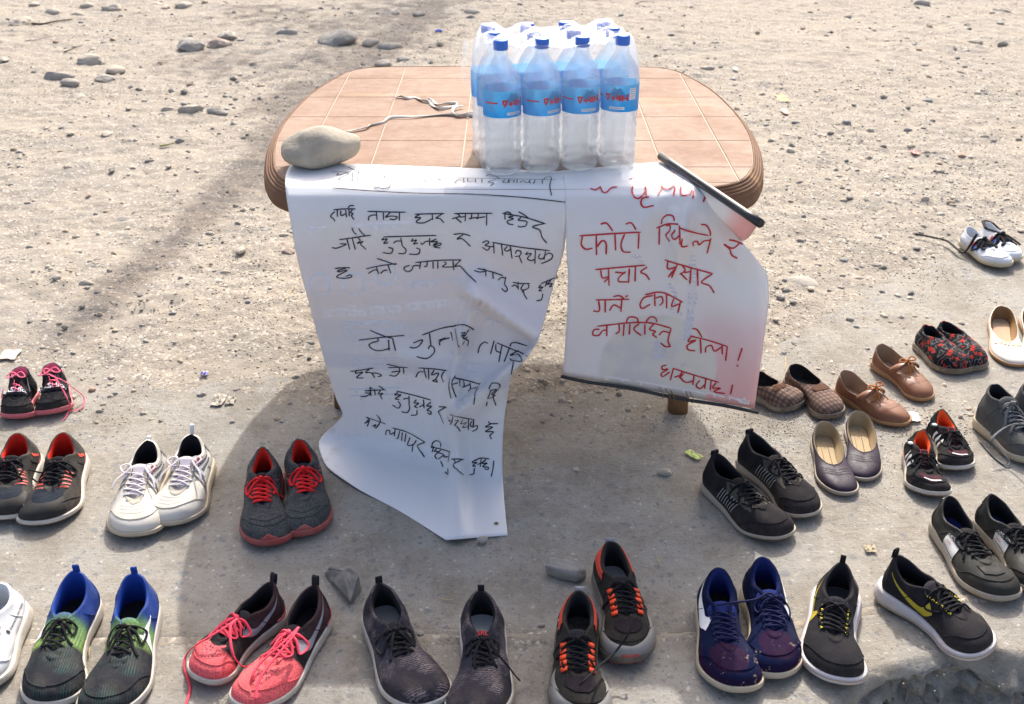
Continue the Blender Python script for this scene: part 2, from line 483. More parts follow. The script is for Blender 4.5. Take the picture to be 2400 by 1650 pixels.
for a in [
    (52, 52, 58, 26, S_PALE, 'pale squarish stone at the far left with a twig beside it', 0.8, 0.3),
    (445, 108, 66, 30, S_BLUE, 'smooth grey oval stone next to a flat pinkish stone', 0, 0.3),
    (535, 84, 52, 22, S_GREY, 'light grey rounded stone touching the pinkish flat stone from behind', 0, 0.35),
    (517, 104, 64, 24, S_PINK, 'flat pinkish angular stone between two grey ones', 0.7, 0.4),
    (432, 12, 38, 26, S_GREY, 'rounded grey stone at the top edge left of centre', 0, 0.3),
    (797, 92, 96, 38, S_BLUE, 'large dark grey boulder behind the far left table corner', 0, 0.35),
    (673, 77, 54, 16, S_BLUE, 'slim bluish grey stone left of the large dark boulder', 0, 0.5),
    (215, 143, 72, 26, S_PALE, 'long pale stone at the top of the stony patch at left', 0, 0.35),
    (272, 163, 46, 20, S_PALE, 'pale oval stone right of the long pale one', 0, 0.4),
    (130, 178, 84, 22, S_BLUE, 'wide bluish slab stone lying flat in the stony patch', 0, 0.55),
    (164, 192, 48, 17, S_GREY, 'grey oval stone just under the wide bluish slab', 0, 0.5),
    (246, 182, 54, 22, S_GREY, 'grey pointed stone right of the bluish slab', 0.4, 0.5),
    (178, 222, 48, 22, S_GREY, 'half buried grey stone lowest in the stony patch', 0, 0.72),
    (152, 300, 35, 20, S_GREY, 'angular grey stone alone in the left dirt with three small ones round it', 0.8, 0.2),
    (165, 312, 18, 14, S_PALE, 'small pale stone touching the lone angular grey one', 0.6, 0.2),
    (109, 298, 17, 17, S_GREY, 'small upright grey stone left of the lone angular one', 0.8, 0.2),
    (91, 313, 18, 13, S_GREY, 'small flat grey stone leftmost of the little group', 0.8, 0.2),
    (251, 313, 27, 29, S_PALE, 'pale egg shaped pebble standing by itself left of the table', 0, 0.15),
    (447, 259, 64, 21, S_PALE, 'long angular pale stone in the row left of the table', 0.9, 0.3),
    (507, 262, 52, 17, S_GREY, 'sloping grey stone at the right end of the row', 0.9, 0.4),
    (395, 255, 46, 12, S_PALE, 'thin pale stone at the left end of the row', 0.8, 0.5),
    (303, 252, 18, 15, S_GREY, 'small cube like grey stone left of the stone row', 0.9, 0.15),
    (262, 399, 20, 15, S_DARK, 'dark angular pebble in the open dirt left of the cobble on the table', 0.9, 0.15),
    (473, 450, 22, 13, S_GREY, 'small grey stone left of the table edge', 0.6, 0.25),
    (175, 451, 13, 14, S_PALE, 'tiny upright tan stone left of a brown one', 0.7, 0.2),
    (207, 458, 15, 10, S_PINK, 'tiny brown stone right of the upright tan one', 0.7, 0.2),
    (265, 18, 56, 18, S_PALE, 'pale flat stone at the top left left of the squarish chip', 0, 0.5),
    (385, 17, 26, 17, S_PALE, 'pale squarish chip near the top edge', 0.9, 0.35),
    (367, 8, 28, 12, S_GREY, 'grey flat stone at the top edge above the pale chip', 0, 0.5),
    (205, 12, 36, 13, S_PALE, 'pale low stone at the top left edge', 0, 0.5),
    (182, 33, 42, 13, S_PALE, 'pale low stone under the one at the top left edge', 0, 0.55),
    (122, 25, 42, 14, S_GREY, 'grey low stone between the pale ones at top left', 0, 0.6),
    (80, 10, 24, 14, S_GREY, 'small grey stone at the top left corner', 0, 0.3),
    (10, 138, 24, 20, S_GREY, 'grey round stone cut by the left edge of the picture', 0, 0.3),
    (10, 97, 28, 13, S_PALE, 'pale stone at the left edge under the squarish one', 0, 0.5),
    (566, 586, 29, 22, S_PALE, 'tan angular stone on the dirt left of the hanging banner', 0.7, 0.2),
    (658, 570, 56, 30, S_PINK, 'flat pinkish stone beside the left edge of the white banner', 0.9, 0.65),
    (676, 586, 34, 17, S_PINK, 'small pink chip in front of the flat pinkish stone', 0.9, 0.5),
    (572, 690, 22, 14, S_GREY, 'small grey stone below the tan angular one', 0.8, 0.25),
    (551, 684, 18, 12, S_PALE, 'small pale flake against the small grey stone', 0.9, 0.35),
    (622, 535, 36, 18, S_BLUE, 'half buried bluish stone in the tree shadow left of the banner', 0, 0.7),
    (290, 508, 66, 24, S_GREY, 'worn flat grey stone sunk in the left dirt', 0.3, 0.82),
    (307, 517, 28, 14, S_PALE, 'pale disc shaped stone against the sunken grey one', 0, 0.7),
    (203, 658, 42, 15, S_PALE, 'pale flat stone sunk in dirt left of the tree shadow', 0, 0.78),
    (530, 636, 36, 14, S_PALE, 'yellowish flat stone near the middle of the left dirt', 0, 0.72),
    (132, 650, 25, 14, S_BLUE, 'thin dark bluish disc of stone in the left dirt', 0, 0.25),
    (51, 612, 17, 15, S_GREY, 'small grey stone near the left edge at mid height', 0.8, 0.2),
    (184, 588, 17, 15, S_GREY, 'small round grey stone right of a small one near the left edge', 0.3, 0.2),
    (152, 767, 18, 10, S_DARK, 'small dark stone above the black and pink shoes', 0.6, 0.2),
    (192, 719, 15, 9, S_DARK, 'tiny dark stone on the tree shadow border', 0.6, 0.2),
    (592, 489, 16, 9, S_BLUE, 'small bluish pebble beside the table corner', 0, 0.25),
    (395, 389, 14, 10, S_BLUE, 'small bluish pebble above the small grey stone left of the table', 0, 0.25),
    (915, 32, 44, 18, S_GREY, 'grey rounded stone behind the table near the top edge', 0, 0.4),
    (981, 32, 30, 17, S_BLUE, 'grey round stone right of another behind the table', 0, 0.35),
    (868, 96, 40, 27, S_GREY, 'grey domed stone right of the large dark boulder', 0, 0.4),
    (915, 106, 62, 26, S_BLUE, 'slanting flat dark stone behind the tabletop', 0.3, 0.5),
    (897, 145, 42, 20, S_GREY, 'pale grey stone just behind the tabletop far edge', 0.3, 0.5),
    (944, 136, 30, 12, S_BLUE, 'low dark stone right of the pale grey one behind the tabletop', 0.3, 0.5),
    (1031, 103, 19, 17, S_DARK, 'dark cube like stone under the blue ring behind the table', 0.9, 0.15),
    (1108, 29, 46, 14, S_PALE, 'pale stone behind the bottles at the top', 0, 0.5),
    (1137, 78, 34, 13, S_PALE, 'pale ridge stone just left of the bottle caps', 0.6, 0.5),
    (1102, 40, 26, 8, S_GREY, 'thin grey stone under the pale one behind the bottles', 0, 0.5),
    (1546, 172, 52, 13, S_PALE, 'pale flat stone touching the far right tabletop edge', 0, 0.5),
    (1657, 160, 38, 12, S_PALE, 'pale oval stone right of the far tabletop edge', 0, 0.5),
    (1877, 650, 108, 52, S_GREY, 'large flat grey stone sunk in the dirt right of the red lettered banner', 0.2, 0.85),
    (1775, 75, 14, 16, S_DARK, 'dark upright chip of stone in the far right dirt', 0.8, 0.15),
    (2001, 244, 13, 13, S_BLUE, 'small round bluish pebble in the open dirt right of the table', 0, 0.15),
    (2127, 252, 14, 9, S_DARK, 'small dark pebble right of the round bluish pebble', 0, 0.2),
    (2243, 135, 14, 9, S_DARK, 'small black stone in the right dirt near a dark crumb', 0.5, 0.2),
    (1992, 464, 20, 10, S_GREY, 'flat grey pebble right of the table corner', 0, 0.2),
    (2148, 581, 20, 13, S_BLUE, 'bluish grey pebble left of the long black lace', 0, 0.2),
    (2180, 590, 22, 12, S_PALE, 'pale yellowish pebble right of the bluish one', 0, 0.5),
    (2270, 481, 15, 11, S_GREY, 'grey pebble above the white canvas shoes', 0, 0.3),
    (2205, 500, 26, 13, S_PALE, 'white flat chip above the end of the long black lace', 0.8, 0.5),
    (2055, 620, 28, 12, S_PALE, 'tan flat stone left of the white canvas shoes', 0.5, 0.5),
    (2013, 651, 26, 10, S_PALE, 'pale oval stone above the floral slippers to the left', 0, 0.55),
    (2393, 539, 16, 12, S_GREY, 'grey round stone at the right edge above the canvas shoes', 0, 0.3),
    (2160, 7, 44, 12, S_GREY, 'slim grey stone at the top right', 0, 0.5),
    (2350, 28, 44, 11, S_PALE, 'pale slim stone in the top right corner', 0, 0.5),
    (2288, 95, 34, 14, S_PALE, 'pale stone in the cluster at the right edge', 0, 0.5),
    (2350, 102, 32, 8, S_GREY, 'thin grey stone right of the cluster at the right edge', 0, 0.5),
    (2345, 53, 18, 10, S_BLUE, 'small bluish stone near the top right corner', 0, 0.3),
    (1819, 748, 16, 11, S_GREY, 'small grey stone right of the red lettered banner edge', 0, 0.25),
    (1859, 803, 11, 15, S_DARK, 'small dark upright chip above the checked slip-on shoes', 0.7, 0.15),
    (1830, 695, 22, 13, S_BLUE, 'bluish pebble under the large flat sunken stone', 0.2, 0.3),
    (1900, 675, 18, 13, S_PALE, 'pale pebble right of the bluish one under the sunken stone', 0.2, 0.3),
    (1858, 705, 17, 12, S_BLUE, 'dark pebble among pale ones right of the banner', 0.2, 0.3),
    ]:
    stone(*a, group=GS)
stone(1558, 1107, 40, 22, S_PALE, 'small pale stone in the table shadow right of the white banner', 0.5, 0.15, base=0.0)
stone(1131, 1267, 31, 20, S_GREY, 'small grey pebble holding down the bottom edge of the banner', 0.2, 0.1, base=0.004, flat=0.6)
c = at(1325, 1350)
o = link_mesh('stone', *rock_mesh(.043, .020, .017, 11, 0, 4, .55), S_BLUE); o.location = (c.x, c.y, .015); o.rotation_euler = (0, 0, -.38)
tag(o, 'oblong grey stone block behind the red and black trail shoe', 'stone')
stone(1270, 1465, 20, 10, S_GREY, 'tiny grey pebble on the slab joint', 0.5, 0.2, base=0.0)
stone(985, 1484, 22, 14, S_GREY, 'tiny round pebble right of the dark knit shoe', 0.2, 0.2, base=0.0)
stone(2106, 1411, 14, 11, S_PINK, 'tiny brown pebble beside the black shoe with the yellow mark', 0.4, 0.2, base=0.0)
# broken slab of stone leaning behind the pink shoe
c0 = at(770, 1320); c1 = at(822, 1412); c2 = at(842, 1368)
pts = [(at(762, 1348), 0.0), (at(818, 1416), 0.0), (at(843, 1385), 0.0), (at(800, 1335), 0.0)]
tp = [Vector((at(762, 1348).x, at(762, 1348).y, 0.004)), ]
mb = MB()
base = [at(764, 1352), at(822, 1418), at(846, 1388), at(832, 1352), at(790, 1330)]
topp = [at(762, 1342, 0.008), at(821, 1408, 0.022), at(840, 1352, 0.035), at(818, 1318, 0.04), at(775, 1328, 0.03)]
n0 = []
for ring_ in (base, topp):
    rr = []
    for i in range(5):
        for k in range(6):
            p = ring_[i].lerp(ring_[(i + 1) % 5], k / 6)
            q = noise.noise(p * 60) * 0.004
            rr.append(p + Vector((q, q, abs(q) if ring_ is topp else 0)))
    n0.append(rr)
cc = sum(topp, Vector()) / 5 + Vector((0, 0, 0.012))
mid = [p.lerp(cc, 0.45) + Vector((0, 0, 0.006 * noise.noise(p * 50))) for p in n0[1]]
mb.rings([n0[0], n0[1], mid, [p.lerp(cc, 0.85) for p in n0[1]]], True, True, True)
tag(mb.build('stone', stone_mat((0.17, 0.17, 0.165), (0.25, 0.245, 0.23)), None, False), 'broken grey slab of rock wedged between the pink shoe and the dark knit shoe', 'stone')

def scatter(name, P, S, tint, mat, sub=0, seed=1, zs=0.6, kind='stuff'):
    """many small stones joined into one piece"""
    bm = bmesh.new()
    bmesh.ops.create_icosphere(bm, subdivisions=sub + 1, radius=1)
    bv = np.array([v.co[:] for v in bm.verts]); bf = np.array([[v.index for v in f.verts] for f in bm.faces]); bm.free()
    r = np.random.default_rng(seed); n = len(P); m = len(bv)
    V = bv[None] * (1 + 0.55 * (r.random((n, m, 1)) - 0.5))
    sc = S[:, None] * np.stack([r.uniform(0.75, 1.3, n), r.uniform(0.6, 1.1, n), r.uniform(0.4, 0.9, n) * zs / 0.6], -1)
    V = V * sc[:, None]
    a = r.uniform(0, 6.283, n); ca_, sa_ = np.cos(a)[:, None], np.sin(a)[:, None]
    V = np.stack([V[..., 0] * ca_ - V[..., 1] * sa_, V[..., 0] * sa_ + V[..., 1] * ca_, V[..., 2]], -1) + P[:, None]
    F = (bf[None] + (np.arange(n) * m)[:, None, None]).reshape(-1, 3)
    me = bpy.data.meshes.new(name)
    me.vertices.add(n * m); me.vertices.foreach_set('co', V.reshape(-1).astype(np.float32))
    me.loops.add(F.size); me.loops.foreach_set('vertex_index', F.ravel().astype(np.int32))
    me.polygons.add(len(F)); me.polygons.foreach_set('loop_start', np.arange(0, F.size, 3, dtype=np.int32))
    att = me.color_attributes.new('tint', 'FLOAT_COLOR', 'POINT')
    cc_ = np.repeat(np.concatenate([tint, np.ones((n, 1))], 1), m, 0)
    att.data.foreach_set('color', cc_.ravel().astype(np.float32))
    me.materials.append(mat); me.update(calc_edges=True)
    o = bpy.data.objects.new(name, me); COL.objects.link(o)
    return tag(o, kind=kind)
t = NT('gravel')
at_ = t.n('Attribute', attribute_name='tint')
gcol = t.mix(t.math('MULTIPLY', t.noise(90, 5), 0.35), at_.outputs['Color'], (0.2, 0.18, 0.15))
M_GRAVEL = t.fin(gcol, 0.9, 0.2)
PAL = np.array([(0.33, 0.31, 0.28), (0.42, 0.38, 0.32), (0.50, 0.43, 0.34), (0.20, 0.19, 0.175), (0.46, 0.37, 0.27), (0.58, 0.51, 0.41), (0.27, 0.27, 0.265), (0.42, 0.30, 0.22)])
def gravel(n, smin, smax, x0, x1, y0, y1, seed, clump=0.5, power=3.4, on_slab=False):
    r = np.random.default_rng(seed)
    # even in the picture: more thinly spread further away
    k = int(n * 3)
    u = r.random(k); Y = 1 / (1 / y0 + u * (1 / y1 - 1 / y0)) if not on_slab else r.uniform(y0, y1, k)
    X = r.uniform(x0, x1, k) * (Y / y1 if not on_slab else 1)
    w = 0.5 + fbm(X * 1.3, Y * 1.3, 4, seed + 5) * clump * 2.2
    if on_slab:
        yb = np.interp(X, *YB)
        w = w * np.clip(1.15 - (yb - Y) / 0.9, 0.10, 1)
    keep = r.random(k) < np.clip(w, 0.02, 1)
    X, Y = X[keep][:n], Y[keep][:n]
    S = smin + (smax - smin) * r.random(len(X)) ** power
    S = S * (np.clip(Y / 2.6, 0.8, 2.0) if not on_slab else 1)
    Z = dirt_h(X, Y) if not on_slab else np.maximum(dirt_h(X, Y), 0.0005)
    Z = np.where(Y > 1.9, np.maximum(Z, np.where(Y < 3.4, 0, -1)), Z)
    tint = PAL[r.choice(len(PAL), len(X), p=[.22, .2, .2, .1, .1, .08, .07, .03])] * r.uniform(0.8, 1.15, (len(X), 1))
    return np.stack([X, Y, Z - S * 0.05], -1), S, tint
scatter('gravel', *gravel(3600, 0.0026, 0.0105, -4.3, 4.3, 2.3, 8.8, 21), M_GRAVEL, 1, 3)
scatter('grit', *gravel(26000, 0.0010, 0.0034, -4.2, 4.2, 2.25, 8.6, 22, 0.7, 1.5), M_GRAVEL, 0, 4)
scatter('sand_grains', *gravel(16000, 0.0006, 0.0019, -1.5, 1.7, 1.42, 3.3, 23, 0.9, 2.0, True), M_GRAVEL, 0, 5)
P3, S3, T3 = gravel(2200, 0.002, 0.016, 0.3, 1.4, 1.15, 1.52, 25, 0.3, 2.6, True)
P3[:, 2] = dirt_h(P3[:, 0], P3[:, 1]) + 0.001
scatter('rubble', P3, S3, T3, M_GRAVEL, 1, 6)
# ---------------------------------------------------------------- the plastic table
TAX = 0.004                        # centre line x
half = [(3.245, 0.0), (3.243, 0.25), (3.236, 0.38), (3.215, 0.445), (3.17, 0.487), (3.10, 0.512), (2.97, 0.548), (2.80, 0.570), (2.64, 0.577), (2.50, 0.570), (2.36, 0.549), (2.27, 0.525), (2.205, 0.49), (2.165, 0.435), (2.150, 0.36), (2.145, 0.2), (2.144, 0.0)]
rt = [(x, y) for y, x in half]
sm = cr(rt, 4)
outl = [(TAX + x, y) for x, y in sm] + [(TAX - x, y) for x, y in sm[::-1][1:-1]]   # clockwise from far middle
TC = (TAX, 2.70)
def offs(poly, d):
    n = len(poly); out = []
    for i, p in enumerate(poly):
        a, b = poly[i - 1], poly[(i + 1) % n]
        tx, ty = b[0] - a[0], b[1] - a[1]
        l = math.hypot(tx, ty) or 1
        nx, ny = -ty / l, tx / l
        if (p[0] - TC[0]) * nx + (p[1] - TC[1]) * ny < 0: nx, ny = -nx, -ny
        out.append((p[0] + nx * d, p[1] + ny * d))
    return out
def plastic(c, c2, c3, top=True):
    t = NT('moulded_plastic')
    mp = t.n('Mapping'); t.t.links.new(t.tc.outputs['Object'], mp.inputs[0]); mp.inputs['Scale'].default_value = (1.2, 7, 3)
    w = t.noise(3.0, 7, 0.65, mp.outputs[0], 1.2)
    col = t.mix(t.ramp(w, [(0.3, 0.0), (0.6, 1.0)]), c, c2)
    mp2 = t.n('Mapping'); t.t.links.new(t.tc.outputs['Object'], mp2.inputs[0]); mp2.inputs['Scale'].default_value = (1.0, 5, 1)
    st = t.noise(1.7, 4, 0.5, mp2.outputs[0], 0.6)
    col = t.mix(t.ramp(st, [(0.60, 0.0), (0.72, 0.75)]), col, c3)
    if top:
        d = t.math('ADD', t.math('MULTIPLY', t.noise(3.5, 6, 0.7), 0.6), t.math('MULTIPLY', t.noise(40, 5, 0.7), 0.4))
        col = t.mix(t.ramp(d, [(0.42, 0.10), (0.66, 0.62)]), col, (0.37, 0.295, 0.235))
        scr = t.n('Mapping'); t.t.links.new(t.tc.outputs['Object'], scr.inputs[0]); scr.inputs['Rotation'].default_value = (0, 0, 0.5); scr.inputs['Scale'].default_value = (9, 150, 9)
        sc = t.noise(1.5, 5, 0.7, scr.outputs[0], 0.5)
        col = t.mix(t.ramp(sc, [(0.67, 0.0), (0.72, 0.5)]), col, (0.62, 0.52, 0.43))
    t.bump(t.math('ADD', t.noise(220, 4), t.math('MULTIPLY', t.noise(25, 4), 2.0)), 0.12, 0.002)
    return t.fin(col, t.ramp(t.noise(9, 5), [(0.3, 0.62), (0.7, 0.8)]), 0.12)
M_TOP = plastic((0.185, 0.105, 0.068), (0.235, 0.138, 0.092), (0.34, 0.22, 0.125))
M_RIM = plastic((0.12, 0.062, 0.036), (0.18, 0.10, 0.06), (0.32, 0.19, 0.08), False)
table = tag(empty('plastic_table', (TC[0], TC[1], 0)), 'brown moulded plastic table with tile pattern top and stepped rim', 'table')
def tl(p): return (p[0] - TC[0], p[1] - TC[1], p[2])
# the slab under the tiles (grooves show its face)
mb = MB()
r_in = offs(outl, -0.022)
mb.rings([[tl((x, y, TZ - 0.0012)) for x, y in r_in], [tl((lerp(TC[0], x, .5), lerp(TC[1], y, .5), TZ - 0.0012)) for x, y in r_in]], True, False, True)
t_ = NT('groove'); M_GROOVE = t_.fin(t_.mix(t_.noise(60, 4), (0.27, 0.19, 0.13), (0.44, 0.35, 0.27)), 0.7)
mb.build('tabletop', M_GROOVE, table, False)
# stepped rim
mb = MB(); prof = [(-0.022, -0.0012), (-0.0215, -0.0005)]
o_, z_ = -0.021, 0.0
for k in range(4):
    prof += [(o_, z_), (o_ + 0.0012, z_ + 0.0012), (o_ + 0.0034, z_ + 0.0006), (o_ + 0.0044, z_ - 0.0012), (o_ + 0.0049, z_ - 0.0055)]
    o_ += 0.0052; z_ -= 0.0052
prof += [(0.0, -0.022), (0.003, -0.024), (0.004, -0.028), (0.0045, -0.046), (0.0055, -0.0468), (0.0045, -0.0476), (0.003, -0.056), (-0.001, -0.058), (-0.006, -0.056), (-0.008, -0.03), (-0.03, -0.032), (-0.3, -0.03)]
mb.rings([[tl((x, y, TZ + z)) for x, y in offs(outl, d)] for d, z in prof[:-1]] + [[tl((TC[0], lerp(TC[1], y, .2), TZ - 0.03)) for x, y in outl]])
mb.build('rim', M_RIM, table)
# tiles
def clip_poly(poly, a, b, c):      # keep a*x+b*y<=c
    out = []
    for i in range(len(poly)):
        p, q = poly[i], poly[(i + 1) % len(poly)]
        fp, fq = a * p[0] + b * p[1] - c, a * q[0] + b * q[1] - c
        if fp <= 0: out.append(p)
        if fp * fq < 0:
            t = fp / (fp - fq); out.append((lerp(p[0], q[0], t), lerp(p[1], q[1], t)))
    return out
ycol = at(1200, 280, TZ).y
gx = [at(x, 278, TZ).x - 0.0 for x in (763, 908, 1096, 1306, 1510, 1652)]
gy = [at(1200, y, TZ).y for y in (183.9, 227.9, 274.4, 329.9, 391.9)] + [2.205]
xs_t = [-2] + gx + [2]; ys_t = [4] + gy + [1]
inner = offs(outl, -0.0232)
for i in range(len(xs_t) - 1):
    for j in range(len(ys_t) - 1):
        g = 0.0016
        x0_, x1_, y1_, y0_ = xs_t[i] + g, xs_t[i + 1] - g, ys_t[j] - g * 0.45, ys_t[j + 1] + g * 0.45
        poly = clip_poly(clip_poly(clip_poly(clip_poly(inner, 1, 0, x1_), -1, 0, -x0_), 0, 1, y1_), 0, -1, -y0_)
        if len(poly) < 3: continue
        ar = abs(sum(poly[k][0] * poly[(k + 1) % len(poly)][1] - poly[(k + 1) % len(poly)][0] * poly[k][1] for k in range(len(poly)))) / 2
        if ar < 2e-4: continue
        cx_ = sum(p[0] for p in poly) / len(poly); cy_ = sum(p[1] for p in poly) / len(poly)
        def shr(p, d):
            l = math.hypot(p[0] - cx_, p[1] - cy_) or 1
            return (lerp(p[0], cx_, d / l), lerp(p[1], cy_, d / l))
        mb = MB()
        mb.rings([[tl((*p, TZ - 0.0015)) for p in poly], [tl((*p, TZ - 0.0002)) for p in poly], [tl((*shr(p, 0.0015), TZ + 0.0006)) for p in poly]], True, False, True)
        mb.build('tile', M_TOP, table, False)
# apron and legs
mb = MB()
ap = [(x, y) for x, y in offs(outl, -0.10)]
mb.rings([[tl((x, y, TZ - 0.03)) for x, y in ap], [tl((x, y, TZ - 0.09)) for x, y in ap], [tl((x, y, TZ - 0.09)) for x, y in offs(outl, -0.106)], [tl((x, y, TZ - 0.03)) for x, y in offs(outl, -0.106)]])
mb.build('apron', M_RIM, table)
M_LEG = plastic((0.15, 0.085, 0.045), (0.22, 0.13, 0.065), (0.30, 0.19, 0.07), False)
for sx, by in ((-1, 2.40), (1, 2.375), (-1, 3.05), (1, 3.05)):
    bx = 0.408 * sx - (0.016 if sx < 0 else 0)
    topx, topy = bx - sx * 0.02, by + (0.04 if by < 2.6 else -0.03)
    mb = MB(); rr = []
    for k in range(9):
        f = k / 8; cx_, cy_ = lerp(bx, topx, f), lerp(by, topy, f)
        w_ = lerp(0.023, 0.034, f) * (1.06 if k == 0 else 1)
        ring = []
        for q in range(12):
            an = 2 * math.pi * (q + .5) / 12
            ex = lambda v: math.copysign(abs(v) ** 0.6, v)
            ring.append(tl((cx_ + TC[0] + w_ * ex(math.cos(an)), cy_ + w_ * ex(math.sin(an)), f * (TZ - 0.03) - 0.004)))
        rr.append(ring)
    mb.rings(rr, True, True, True)
    mb.build('leg', M_LEG, table)

# ---------------------------------------------------------------- banners
def banner_material(name, tint_fn=None):
    t = NT(name)
    n1 = t.noise(2.2, 5, 0.6)
    col = t.mix(n1, (0.84, 0.84, 0.85), (0.89, 0.89, 0.89))
    if tint_fn: col = tint_fn(t, col)
    drt = t.math('MULTIPLY', t.ramp(t.noise(9, 7, 0.75), [(0.60, 0.0), (0.74, 1.0)]), t.ramp(t.xyz()[2], [(0.0, 0.5), (0.08, 0.35), (0.3, 0.08)]))
    col = t.mix(drt, col, (0.46, 0.40, 0.32))
    t.bump(t.math('ADD', t.noise(700, 2), t.math('MULTIPLY', t.noise(14, 4), 4.0)), 0.10, 0.002)
    t.fin(col, 0.42, 0.4)
    tr = t.n('BsdfTranslucent'); t.set(tr.inputs['Color'], t.mix(0.0, col, col))
    ms = t.n('MixShader'); ms.inputs[0].default_value = 0.20
    t.t.links.new(t.b.outputs[0], ms.inputs[1]); t.t.links.new(tr.outputs[0], ms.inputs[2]); t.t.links.new(ms.outputs[0], t.out.inputs[0])
    return t.m
class Sheet:
    """banner cloth: rows given as left and right points seen in the photo, laid on a bent surface that
    runs over the table, down its front and (for one) out over the ground"""
    def __init__(s, L, R, prof_fn, nu=60, sub=5, fold=None):
        Lc, Rc = s.lin(L, sub), s.lin(R, sub)
        s.nu = nu; s.rows = []
        for a, b in zip(Lc, Rc):
            row = []
            for k in range(nu + 1):
                u = k / nu
                px, py = lerp(a[0], b[0], u), lerp(a[1], b[1], u)
                row.append(s.hit(px, py, prof_fn, fold))
            s.rows.append(row)
        s.prof_fn = prof_fn; s.fold = fold
        s.v = [p for r in s.rows for p in r]
        m = nu + 1
        s.f = [(i * m + j, i * m + j + 1, (i + 1) * m + j + 1, (i + 1) * m + j) for i in range(len(s.rows) - 1) for j in range(nu)]
        s.bvh = BVHTree.FromPolygons([tuple(p) for p in s.v], s.f)
    @staticmethod
    def lin(P, n):
        out = []
        for i in range(len(P) - 1):
            for k in range(n):
                out.append((lerp(P[i][0], P[i + 1][0], k / n), lerp(P[i][1], P[i + 1][1], k / n)))
        out.append(P[-1])
        # soften corners
        for _ in range(2):
            out = [out[0]] + [tuple((out[i - 1][c] + 2 * out[i][c] + out[i + 1][c]) / 4 for c in (0, 1)) for i in range(1, len(out) - 1)] + [out[-1]]
        return out
    @staticmethod
    def hit(px, py, prof_fn, fold=None):
        r = ray(px, py); pr = prof_fn(px, py)
        best = None
        for (y0, z0), (y1, z1) in zip(pr[:-1], pr[1:]):
            # CAM + t r = P0 + s (P1-P0)
            dy, dz = y1 - y0, z1 - z0
            det = r.y * (-dz) + r.z * dy
            if abs(det) < 1e-9: continue
            ay, az = y0, z0 - CAMZ
            t = (ay * (-dz) + az * dy) / det
            s_ = (r.y * az - r.z * ay) / det
            if t > 0 and -0.001 <= s_ <= 1.001 and (best is None or t < best): best = t
        if best is None: best = (pr[-1][1] - CAMZ) / r.z
        if fold: best -= fold(px, py)
        return CAMP + r * best
    def ink(s, polys, width, name, mat, parent, lift=0.0019, n=9):
        """handwriting laid on the cloth"""
        mb = MB()
        for P in polys:
            C = cr(P, n) if len(P) > 2 else [tuple(lerp(a, b, k / 14) for a, b in zip(P[0], P[1])) for k in range(15)]
            H = []
            for (x, y) in C:
                r = ray(x, y).normalized()
                h = s.bvh.ray_cast(CAMP, r)
                if h[0] is None: continue
                nrm = h[1] if h[1].dot(r) < 0 else -h[1]
                H.append((h[0] + nrm * lift, nrm))
            if len(H) < 2: continue
            vs = []; fs = []
            for i, (p, nr) in enumerate(H):
                d = (H[min(i + 1, len(H) - 1)][0] - H[max(i - 1, 0)][0])
                if d.length < 1e-8: continue
                sd = d.normalized().cross(nr)
                w = width * (0.55 if i in (0, len(H) - 1) else 1.0) * (1 + 0.22 * noise.noise(p * 90))
                vs += [p + sd * w, p - sd * w]
            for i in range(len(vs) // 2 - 1): fs.append((2 * i, 2 * i + 1, 2 * i + 3, 2 * i + 2))
            mb.add(vs, fs)
        return mb.build(name, mat, parent, False)
def strokes(txt, ox, oy, sc):
    return [[(ox + sc * float(a.split(',')[0]), oy + sc * float(a.split(',')[1])) for a in st.split()] for st in txt.replace('\n', ';').split(';') if st.strip()]

YE = 2.135
def prof_a(px, py):
    k = min(1, max(0, (px - 760) / 420))
    yl = lerp(2.245, 2.075, k)
    return [(2.7, TZ + 0.003), (2.170, TZ + 0.0045), (2.146, TZ - 0.010), (YE - .003, TZ - 0.038), (YE - 0.011, TZ - 0.075), (YE - 0.014, 0.45), (lerp(YE, yl, .35), 0.25), (lerp(YE, yl, .8), 0.08), (yl, 0.025), (yl - 0.03, 0.008), (yl - 0.10, 0.004), (1.0, 0.004)]
def bump2(px, py, x0, y0, x1, y1, w, amp):
    dx, dy = x1 - x0, y1 - y0; l2 = dx * dx + dy * dy
    t = max(0, min(1, ((px - x0) * dx + (py - y0) * dy) / l2))
    d = math.hypot(px - x0 - t * dx, py - y0 - t * dy)
    return amp * math.exp(-(d / w) ** 2) * math.sin(math.pi * min(1, max(0, 0.12 + 0.76 * t)))
def crease(px, py, x0, y0, x1, y1, w, amp):
    """sharp on one side, soft on the other"""
    dx, dy = x1 - x0, y1 - y0; l = math.hypot(dx, dy)
    t = ((px - x0) * dx + (py - y0) * dy) / l / l
    d = ((px - x0) * dy - (py - y0) * dx) / l
    e = math.exp(-(max(0, t - 1) * l / 20) ** 2 - (max(0, -t) * l / 20) ** 2)
    s_ = (1 if d > 0 else math.exp(-(d / 7) ** 2)) * math.exp(-(d / w) ** 2)
    return amp * s_ * e
